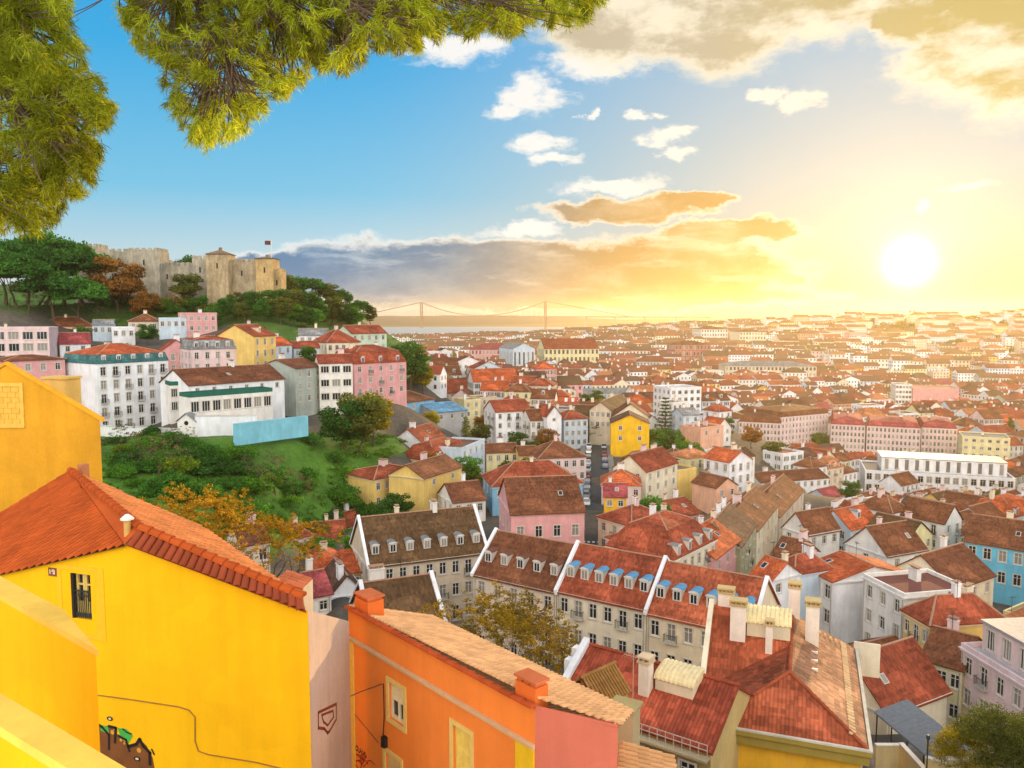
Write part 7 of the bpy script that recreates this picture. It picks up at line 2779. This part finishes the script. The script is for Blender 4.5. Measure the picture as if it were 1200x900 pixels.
# ------------------------------------------------------------------ parked cars along the street
def cars():
    body, cabin, wheel = MB(), MB(), MB()
    sec = [(-2.05, .45, .62), (-2.0, .72, .78), (-.9, .86, .86), (1.0, .88, .86), (1.95, .80, .80), (2.1, .5, .66)]
    for (x0, z0, w0), (x1, z1, w1) in zip(sec, sec[1:]):
        body.face([(x0, -w0, z0), (x1, -w1, z1), (x1, w1, z1), (x0, w0, z0)])
        for s in (-1, 1):
            q = [(x0, s * w0, .28), (x1, s * w1, .28), (x1, s * w1, z1), (x0, s * w0, z0)]
            body.face(q if s < 0 else q[::-1])
    body.face([(-2.05, -.62, .28), (-2.05, -.62, .45), (-2.05, .62, .45), (-2.05, .62, .28)])
    body.face([(2.1, .66, .28), (2.1, .66, .5), (2.1, -.66, .5), (2.1, -.66, .28)])
    body.face([(-2.05, .66, .28), (2.1, .66, .28), (2.1, -.66, .28), (-2.05, -.66, .28)])
    lo = [(-1.05, -.80, .87), (1.55, -.80, .88), (1.55, .80, .88), (-1.05, .80, .87)]
    hi = [(-.35, -.62, 1.42), (1.05, -.62, 1.44), (1.05, .62, 1.44), (-.35, .62, 1.42)]
    for i in range(4):
        j = (i + 1) % 4
        cabin.face([lo[i], lo[j], hi[j], hi[i]], 0)
    cabin.face(hi, 1)
    for (x, y) in ((-1.25, -.86), (1.25, -.86), (-1.25, .66), (1.25, .66)):
        pass
    wheel.tube([(0, -.1, 0), (0, .1, 0)], .31, 12)
    bm_, wm_ = body.mesh('body', [mat('car_paint', _objcol(.3, .03, 0, .6))]), wheel.mesh('wheel', [M_RUBBER])
    cm_ = cabin.mesh('windows', [M_GLASS, mat('car_paint', _objcol(.3, .03, 0, .6))])
    cols = [('white', (.75, .75, .75)), ('black', (.02, .02, .02)), ('silver', (.45, .46, .48)), ('dark red', (.25, .03, .03)), ('dark blue', (.03, .06, .16)), ('grey', (.2, .2, .2))]
    n = len(STREET_L)
    k = 0
    for side, idx in ((-1, (13, 15, 17, 19, 21, 23, 25, 27, 29, 31)), (1, (20, 24, 26, 28, 31))):
        for i in idx:
            p, nn, z = STREET_L[i]
            d = Vector((nn.y, -nn.x, 0))
            cn, cc = cols[(k * 5 + (k // 3)) % 6]
            x, y = p.x + nn.x * side * 2.4, p.y + nn.y * side * 2.4
            lab = f'{cn} parked car, number {len(idx)}'
            r_ = thing('parked_car', (x, y, z + .01), '', 'car', 'cars parked along the narrow street', math.atan2(d.y, d.x))
            pos = ['first', 'second', 'third', 'fourth', 'fifth', 'sixth', 'seventh', 'eighth', 'ninth', 'tenth'][idx.index(i)]
            r_['label'] = f'{cn} parked car, {pos} up the ' + ('pink house side' if side < 0 else 'yellow house side') + ' of the narrow street'
            link('body', bm_, r_, color=cc)
            link('windows', cm_, r_, color=cc)
            for (wx, wy) in ((-1.25, -.74), (1.25, -.74), (-1.25, .74), (1.25, .74)):
                link('wheel', wm_, r_, (wx, wy, .31))
            k += 1


cars()


# ------------------------------------------------------------------ the rest of the town
STREET2 = [(p.x, p.y) for p in STREET]


def near_street(x, y, dmax):
    for (ax, ay), (bx, by) in zip(STREET2, STREET2[1:]):
        t = max(0, min(1, ((x - ax) * (bx - ax) + (y - ay) * (by - ay)) / ((bx - ax) ** 2 + (by - ay) ** 2)))
        if math.hypot(x - ax - t * (bx - ax), y - ay - t * (by - ay)) < dmax:
            return True
    return False


FOOT_C = [(f[0].mean(0), f[1]) for f in FOOT]


def hits_foot(c, corners, size):
    for (f, s), (fc, _) in zip(FOOT, FOOT_C):
        if (fc[0] - c[0]) ** 2 + (fc[1] - c[1]) ** 2 > (s + size) ** 2:
            continue
        pts = corners + [c] + [((corners[i][0] + corners[(i + 1) % 4][0]) / 2, (corners[i][1] + corners[(i + 1) % 4][1]) / 2) for i in range(4)]
        fl = [tuple(p) for p in f]
        if any(inpoly(p[0], p[1], fl) for p in pts):
            return True
        fm = fl + [tuple(fc)] + [((fl[i][0] + fl[(i + 1) % 4][0]) / 2, (fl[i][1] + fl[(i + 1) % 4][1]) / 2) for i in range(4)]
        if any(inpoly(p[0], p[1], corners) for p in fm):
            return True
    return False


WALLS = [('white', 42), ('offwhite', 24), ('cream', 20), ('palepink', 8), ('pink', 3), ('lightyellow', 8), ('yellow', 5), ('paleblue', 7), ('beige', 10), ('grey', 2), ('salmon', 3), ('palegreen', 2), ('ochre', 1)]
ROOFS = [('r_red', 30), ('r_brown', 32), ('r_bright', 9), ('r_orange', 8), ('r_dark', 10), ('r_magenta', 2), ('r_moss', 8)]


def pick(tab, r_):
    t = r_.random() * sum(w_ for _, w_ in tab)
    for k, w_ in tab:
        t -= w_
        if t <= 0:
            return k
    return tab[-1][0]


HERO_BOX = [(r_['box'], r_['dist']) for r_ in HOUSES]
HERO_BOX += [((1020, 840, 1110, 895), 70), ((835, 700, 1020, 900), 52)]


def cells(theta, y0, y1, cw, cdp, sw, sd, ncol, nrow, xmin, xmax, seed):
    """rows of house plots in blocks, as (centre, angle, width, depth)"""
    r_ = random.Random(seed)
    ca, sa = math.cos(theta), math.sin(theta)
    rad = y1 * 1.5
    v = -rad
    out = []
    row = 0
    while v < rad:
        dd = cdp * r_.uniform(.9, 1.1)
        u = -rad + r_.uniform(0, cw)
        col = 0
        while u < rad:
            ww = cw * r_.uniform(.7, 1.35)
            cx, cy = u + ww / 2, v + dd / 2
            x, y = ca * cx - sa * cy, sa * cx + ca * cy
            if y0 <= y <= y1 and xmin <= x / y <= xmax:
                out.append((x, y, theta + r_.uniform(-.04, .04), ww, dd))
            u += ww + (sw if (col % ncol) == ncol - 1 else r_.choice((0.05, .05, .05, .6)))
            col += 1
        v += dd + (sd if row % nrow == nrow - 1 else .3)
        row += 1
    return out


def left_limit(py):
    return float(np.interp(py, [372, 392, 400, 470, 500, 530, 570, 600, 618, 640, 700, 800], [470, 492, 492, 486, 478, 470, 440, 432, 345, 330, 395, 440]))


def plots():
    L = []
    for c in cells(R(-22), 88, 215, 8.5, 8.2, 3.5, 5.0, 6, 2, -.30, .12, 31):
        L.append(c)
    for c in cells(R(33), 80, 330, 8.6, 8.4, 4.0, 5.5, 5, 2, .12, .80, 32):
        L.append(c)
    for c in cells(R(-12), 215, 330, 9.5, 9, 4, 5, 5, 2, -.30, .12, 33):
        L.append(c)
    for c in cells(R(14), 330, 720, 14, 12, 6, 8, 6, 2, -.24, .85, 34):
        L.append(c)
    for c in cells(R(-6), 720, 1180, 22, 14, 9, 12, 6, 1, -.22, .85, 35):
        L.append(c)
    for c in cells(R(8), 1180, 1760, 28, 16, 14, 17, 5, 1, -.12, .9, 36):
        L.append(c)
    for c in cells(R(4), 1180, 2500, 28, 16, 16, 18, 5, 1, -.16, .06, 37):
        L.append(c)
    return L


ZONES = [(1008, 1195, 572, 285), (968, 1126, 526, 405), (862, 974, 518, 410), (712, 764, 522, 238), (576, 662, 512, 250), (1126, 1190, 530, 375), (888, 974, 586, 250), (428, 500, 576, 165), (785, 822, 490, 325), (596, 688, 632, 132), (455, 545, 404, 900)]


def build_fill():
    r_ = random.Random(77)
    pl = plots()
    zz = ground([c[0] for c in pl], [c[1] for c in pl])
    cand = []
    for (x, y, th, w_, d), z in zip(pl, zz):
        px, py, f = proj((x, y, z))
        if px < -120 or px > 1330 or py > 905 or z < 1.0:
            continue
        if y < 1500 and px < left_limit(py):
            continue
        if y > 1600 and px > 720 and r_.random() < .3:
            continue
        if inpoly(x, y, GARDEN) or inpoly(x, y, HILL) or inpoly(x, y, COURT) or inpoly(x, y, BLANK) or near_street(x, y, 5 + max(w_, d) * .5):
            continue
        if y < 130 and 1020 < px < 1320 and py > 800:
            continue
        if y < 105 and px < 700:
            continue
        if y > 900 and px > 830 and r_.random() < (.30 if px < 1000 else .45):
            continue
        ca, sa = math.cos(th), math.sin(th)
        cs = [(x + ca * a - sa * b, y + sa * a + ca * b) for a, b in ((-w_ / 2, -d / 2), (w_ / 2, -d / 2), (w_ / 2, d / 2), (-w_ / 2, d / 2))]
        if hits_foot((x, y), cs, max(w_, d)):
            continue
        st = 3.1
        ns = r_.choice((2, 2, 3, 3, 3, 4)) if y < 330 else r_.choice((2, 3, 3, 4, 4)) if y < 720 else r_.choice((3, 3, 4, 4, 5))
        rise = r_.uniform(.24, .40) * d
        ok = False
        while ns >= 1:
            h = ns * st + .4
            pr = [proj((a, b, q)) for a, b in cs for q in (z, z + h + rise * .7)]
            bx = (min(p[0] for p in pr), min(p[1] for p in pr), max(p[0] for p in pr), max(p[1] for p in pr))
            bad = any(y < zy and bx[2] > za and bx[0] < zb and bx[1] < zt_ for za, zb, zt_, zy in ZONES)
            for hb, hd in HERO_BOX:
                if hd < math.hypot(x, y):
                    continue
                ox = min(bx[2], hb[2]) - max(bx[0], hb[0])
                oy = min(bx[3], hb[3]) - max(bx[1], hb[1])
                if ox > 0 and oy > 0 and ox * oy > .16 * (hb[2] - hb[0]) * (hb[3] - hb[1]):
                    bad = True
                    break
            if not bad:
                ok = True
                break
            ns -= 1
        if not ok or (y < 330 and bx[1] < 372):
            continue
        area = max(0, min(bx[2], 1200) - max(bx[0], 0)) * max(0, min(bx[3], 900) - max(bx[1], 0))
        cand.append(dict(x=x, y=y, z=float(z), th=th, w=w_, d=d, ns=ns, st=st, h=h, rise=rise, area=area, box=bx, wc=pick(WALLS, r_), rc=pick(ROOFS, r_), roof=r_.choice(('gx', 'gx', 'gx', 'hip', 'gy', 'hip')) if y < 720 else r_.choice(('gx', 'gx', 'hip', 'flat')), cs=cs))
    cand.sort(key=lambda c: -c['area'])
    return cand


def town_trees():
    r_ = random.Random(41)
    n = 0
    while n < 85:
        px, py = r_.uniform(490, 1220), r_.uniform(398, 640)
        Y = float(np.interp(py, [398, 420, 440, 470, 520, 560, 600, 640], [1250, 900, 640, 480, 360, 290, 230, 165]))
        p = P(px, py, Y)
        if inpoly(p.x, p.y, GARDEN) or inpoly(p.x, p.y, HILL) or near_street(p.x, p.y, 7) or hits_foot((p.x, p.y), [(p.x - 2, p.y - 2), (p.x + 2, p.y - 2), (p.x + 2, p.y + 2), (p.x - 2, p.y + 2)], 4) or any(hb[0] - 8 < px < hb[2] + 8 and hb[1] - 6 < py < hb[3] + 34 and hd > Y for hb, hd in HERO_BOX) or any(inpoly(p.x, p.y, c['cs']) for c in CAND if abs(c['x'] - p.x) < 30 and abs(c['y'] - p.y) < 30):
            continue
        col = r_.choice(('dark', 'olive', 'mid', 'olive', 'rust', 'yellow'))
        kind = r_.choice(('round', 'round', 'round', 'bush', 'cypress'))
        s = r_.uniform(.7, 1.3) * (1.0 if Y < 400 else 1.6)
        o_ = tree(kind, 1 + n % 3, p.x, p.y, s, col, '', group='trees between the houses of the old town', name='cypress_tree' if kind == 'cypress' else 'tree')
        o_['_auto'] = ({'dark': 'dark green', 'mid': 'mid green', 'olive': 'olive', 'rust': 'rusty brown', 'yellow': 'yellow-green'}[col], 'slim cypress' if kind == 'cypress' else 'rounded tree' if kind == 'round' else 'low bushy tree', 'town')
        n += 1


def fill_individuals(cand, n):
    r_ = random.Random(5)
    recs = []
    for c in cand[:n]:
        ca, sa = math.cos(c['th']), math.sin(c['th'])
        # front = the long side turned to the camera
        ox, oy = c['cs'][0]
        roof = c['roof']
        near = c['y'] < 125
        flat_b = r_.random()
        if flat_b < .08:
            roof = 'flat'
        dorm = 0
        if roof == 'gx' and r_.random() < .22:
            dorm = r_.choice((1, 2, 3))
        if roof == 'gx' and r_.random() < .12 and c['h'] > 6:
            roof, dorm = 'mansard', r_.choice((2, 3))
        root, rec = house('', ('w', ox, oy, c['z'] + c['h'], c['th'], c['w']), c['d'], c['h'], roof=roof, rise=c['rise'] if roof != 'mansard' else 1.2, wc=c['wc'], rc=c['rc'], cols=max(2, int(c['w'] / 2.7)), rows=c['ns'], st=c['st'], wh=1.55 if r_.random() < .6 else 1.9, ww=1.0,
                          balc=r_.choice((0, 0, .2, .4)), wk=r_.choice(('plain', 'plain', 'plain', 'plain', 'shut', 'shutb')), dorm=dorm, dcol=r_.choice(('r_red', 'r_grey', 'r_brown')), group='houses of the old town', chim=r_.choice((0, 1, 1, 2)), near=False, fill=True, base=5, hm=2.6, inset=1.4)
        rec.update(wc=c['wc'], rc=c['rc'], ns=c['ns'], roof=roof, dorm=dorm)
        recs.append(rec)
    return recs


def far_town(cand):
    r_ = random.Random(9)
    V_, F_, CI, = [], [], []

    def quad(pts, col):
        i = len(V_)
        V_.extend(pts)
        F_.append(tuple(range(i, i + len(pts))))
        CI.extend([col] * len(pts))
    for c in cand:
        x, y, z, th, w_, d, h, rise = c['x'], c['y'], c['z'], c['th'], c['w'], c['d'], c['h'], c['rise']
        ca, sa = math.cos(th), math.sin(th)
        j = r_.uniform(.85, 1.1)
        wc = tuple(v * j for v in C[c['wc']])
        j = r_.uniform(.75, 1.25)
        rc = tuple(v * j for v in C[c['rc']])
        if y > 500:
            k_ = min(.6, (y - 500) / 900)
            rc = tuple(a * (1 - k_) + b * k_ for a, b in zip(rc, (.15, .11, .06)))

        def W(a, b, q):
            return (x + ca * (a - w_ / 2) - sa * (b - d / 2), y + sa * (a - w_ / 2) + ca * (b - d / 2), q)
        zt = z + h
        zb = z - 6
        for (o, u, L, n, rz) in sides(w_, d).values():
            a0, b0 = o
            a1, b1 = o[0] + u[0] * L, o[1] + u[1] * L
            quad([W(a0, b0, zb), W(a1, b1, zb), W(a1, b1, zt), W(a0, b0, zt)], wc)
            nx, ny = ca * n[0] - sa * n[1], sa * n[0] + ca * n[1]
            if nx * -x + ny * -y <= 0 or (rz and r_.random() < .25):
                continue
            big = c['y'] > 900
            pit = 2.9 if not big else 4.0
            nc = max(1, int(L / pit))
            rows = c['ns'] if not big else max(1, c['ns'] - 1)
            sth = h / rows
            dark = r_.choice(((.05, .05, .055), (.09, .085, .08), (.06, .07, .08)))
            for q in range(rows):
                for k in range(nc):
                    cx = (k + .5) * L / nc
                    hw, hh = (.55, 1.6) if not big else (.8, 2.0)
                    z1 = zt - q * sth - .8
                    e = .04
                    quad([W(o[0] + u[0] * (cx - hw) + n[0] * e, o[1] + u[1] * (cx - hw) + n[1] * e, z1 - hh), W(o[0] + u[0] * (cx + hw) + n[0] * e, o[1] + u[1] * (cx + hw) + n[1] * e, z1 - hh),
                          W(o[0] + u[0] * (cx + hw) + n[0] * e, o[1] + u[1] * (cx + hw) + n[1] * e, z1), W(o[0] + u[0] * (cx - hw) + n[0] * e, o[1] + u[1] * (cx - hw) + n[1] * e, z1)], dark)
        if c['roof'] == 'flat':
            quad([W(-.1, -.1, zt + .02), W(w_ + .1, -.1, zt + .02), W(w_ + .1, d + .1, zt + .02), W(-.1, d + .1, zt + .02)], tuple(.5 * v + .12 for v in wc))
            k = r_.uniform(.2, .6)
            a, b = w_ * k, d * .4
            for p0, p1 in (((a, b), (a + 3, b)), ((a + 3, b), (a + 3, b + 3)), ((a + 3, b + 3), (a, b + 3)), ((a, b + 3), (a, b))):
                quad([W(*p0, zt), W(*p1, zt), W(*p1, zt + 2.4), W(*p0, zt + 2.4)], wc)
            quad([W(a, b, zt + 2.4), W(a + 3, b, zt + 2.4), W(a + 3, b + 3, zt + 2.4), W(a, b + 3, zt + 2.4)], wc)
        else:
            polys, _, _ = roof_polys(c['roof'] if c['roof'] in ('gx', 'gy', 'hip') else 'gx', w_, d, zt, rise, .3)
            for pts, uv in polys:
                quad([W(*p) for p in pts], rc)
            if c['roof'] == 'gx':
                quad([W(0, d, zt), W(0, 0, zt), W(0, d / 2, zt + rise)], wc)
                quad([W(w_, 0, zt), W(w_, d, zt), W(w_, d / 2, zt + rise)], wc)
            elif c['roof'] == 'gy':
                quad([W(0, 0, zt), W(w_, 0, zt), W(w_ / 2, 0, zt + rise)], wc)
                quad([W(w_, d, zt), W(0, d, zt), W(w_ / 2, d, zt + rise)], wc)
            for q in range(r_.choice((0, 1, 1, 2))):
                a, b = w_ * r_.uniform(.2, .8), d * .5
                s, t = (.5, .4) if c['y'] < 900 else (.8, .6)
                cc = r_.choice((C['white'], C['cream'], C['palepink']))
                zc0, zc1 = zt + rise * .5, zt + rise + 1.3
                ring = [(a - s, b - t), (a + s, b - t), (a + s, b + t), (a - s, b + t)]
                for i in range(4):
                    p0, p1 = ring[i], ring[(i + 1) % 4]
                    quad([W(*p0, zc0), W(*p1, zc0), W(*p1, zc1), W(*p0, zc1)], cc)
                quad([W(*p, zc1) for p in ring], C['beige'])
    me = bpy.data.meshes.new('distant_town')
    me.from_pydata(V_, [], F_)
    me.materials.append(M_FAR)
    ca = me.color_attributes.new('tint', 'FLOAT_COLOR', 'POINT')
    arr = np.ones((len(V_), 4), np.float32)
    arr[:, :3] = np.array(CI, np.float32)
    ca.data.foreach_set('color', arr.ravel())
    tag(link('distant_town', me), 'hazy mass of distant tiled houses spreading over the valley and far slope', kind='stuff')
    print('far houses', len(cand), 'faces', len(F_))


CAND = build_fill()
N_HOUSE = sum(1 for r_ in HOUSES if r_['root'].get('category') == 'house') + 8
FILL = fill_individuals(CAND, 292 - N_HOUSE)
far_town(CAND[292 - N_HOUSE:])
town_trees()


# a domed church and twin towers on the skyline
def skyline():
    p = P(985, 380, 1640)
    z = gz(p.x, p.y)
    r_ = thing('domed_church', (p.x, p.y, z), 'domed church silhouette with a lantern on the hazy skyline', 'church')
    m = MB()
    m.box(p.x - 14, p.x + 24, p.y - 12, p.y + 12, z - 8, z + 9)
    wpart('nave', m, M_FLATP, r_, C['cream'])
    m = MB()
    prof = [(8.2, 6), (8.2, 15), (8.6, 15.4), (8.0, 19), (6.2, 22.5), (3.4, 25), (1.3, 26), (1.2, 29), (.3, 32)]
    for (r0, z0), (r1, z1) in zip(prof, prof[1:]):
        for k in range(16):
            a0, a1 = 2 * math.pi * k / 16, 2 * math.pi * (k + 1) / 16
            m.face([(p.x + r0 * math.cos(a0), p.y + r0 * math.sin(a0), z + z0), (p.x + r0 * math.cos(a1), p.y + r0 * math.sin(a1), z + z0), (p.x + r1 * math.cos(a1), p.y + r1 * math.sin(a1), z + z1), (p.x + r1 * math.cos(a0), p.y + r1 * math.sin(a0), z + z1)])
    wpart('dome', m, M_FLATP, r_, C['beige'])
    for px, lab in ((1066, 'slim church tower, nearer of the pair under the sun'), (1071, 'slim church tower, farther of the pair under the sun')):
        p = P(px, 378, 1650)
        z = gz(p.x, p.y)
        t = thing('church_tower', (p.x, p.y, z), lab, 'church tower', 'twin church towers on the skyline')
        m = MB()
        m.box(p.x - 2.6, p.x + 2.6, p.y - 2.6, p.y + 2.6, z - 6, z + 17)
        wpart('shaft', m, M_FLATP, t, C['cream'])
        m = MB()
        c_ = [(p.x - 2.9, p.y - 2.9, z + 17), (p.x + 2.9, p.y - 2.9, z + 17), (p.x + 2.9, p.y + 2.9, z + 17), (p.x - 2.9, p.y + 2.9, z + 17)]
        for i in range(4):
            m.face([c_[i], c_[(i + 1) % 4], (p.x, p.y, z + 24)])
        wpart('spire', m, M_FLATP, t, C['r_grey'])


skyline()

# ------------------------------------------------------------------ labels for the many
MARKS = []
for r_ in HOUSES:
    if r_['nick'] and r_['nick'].startswith('the '):
        b_ = r_['box']
        MARKS.append((r_['nick'], (b_[0] + b_[2]) / 2, (b_[1] + b_[3]) / 2, r_['dist']))
MARKS += [('the castle watchtower', 255, 318, 300), ('the end castle tower', 310, 320, 300), ('the chapel gable', 218, 500, 171), ('the turquoise garden wall', 330, 498, 170), ('the big yellow-green garden tree', 420, 490, 186),
          ('the orange house roof', 560, 780, 28), ('the yellow hip-roofed house', 930, 790, 52), ('the tall conifer', 779, 480, 292), ('the grey canopy', 1065, 855, 70), ('the square castle tower', 168, 320, 300)]
USED = set(o.get('label') for o in S.objects if o.get('label'))


def relation(px, py, dist, m):
    dx, dy = px - m[1], py - m[2]
    if abs(dx) < 14 or abs(dx) < .5 * abs(dy):
        return 'behind' if dist > m[3] else 'in front of'
    return 'castle side of' if dx < 0 else 'sunset side of'


def auto_label(head_options, px, py, dist):
    ms = sorted(MARKS, key=lambda m: math.hypot(px - m[1], (py - m[2]) * 1.3))
    for hd in head_options:
        for m in ms[:3]:
            rel = relation(px, py, dist, m)
            lab = f'{hd}, {rel} {m[0]}'
            if len(lab.replace('-', ' ').split()) <= 16 and lab not in USED:
                USED.add(lab)
                return lab
    for hd in head_options:
        for o_ in ('second', 'third', 'fourth', 'fifth', 'sixth', 'seventh', 'eighth', 'ninth', 'tenth'):
            for m in ms[:4]:
                lab = f'{o_} {hd}, {relation(px, py, dist, m)} {m[0]}'
                if len(lab.replace('-', ' ').split()) <= 16 and lab not in USED:
                    USED.add(lab)
                    return lab
    return head_options[0]


NUMW = {1: 'one', 2: 'two', 3: 'three', 4: 'four', 5: 'five'}
SHAPE = {'gx': 'gabled', 'gy': 'gable-fronted', 'hip': 'hipped', 'flat': 'flat-roofed', 'mansard': 'mansard', 'shed': 'lean-to'}
for r_ in sorted(FILL, key=lambda r_: r_['dist']):
    b_ = r_['box']
    wcol, rcol = WALL_WORD[r_['wc']], ROOF_WORD[r_['rc']]
    heads = [f'{wcol} house with {rcol} roof', f'{wcol} {NUMW[r_["ns"]]}-storey house with {rcol} roof', f'{wcol} {SHAPE[r_["roof"]]} house with {rcol} roof', f'{wcol} {SHAPE[r_["roof"]]} {NUMW[r_["ns"]]}-storey house with {rcol} roof']
    if r_['dorm']:
        heads.insert(0, f'{wcol} dormered house with {rcol} roof')
    r_['root']['label'] = auto_label(heads, (b_[0] + b_[2]) / 2, (b_[1] + b_[3]) / 2, r_['dist'])
for o_ in list(S.objects):
    if '_auto' in o_:
        a = list(o_['_auto'])
        del o_['_auto']
        px, py, f = proj(o_.location)
        sc = o_.scale[0]
        size = 'small' if sc < 1.2 else 'large' if sc > 1.9 else 'middling'
        o_['label'] = auto_label([f'{a[0]} {a[1]}', f'{size} {a[0]} {a[1]}'], px, py, math.hypot(o_.location.x, o_.location.y))
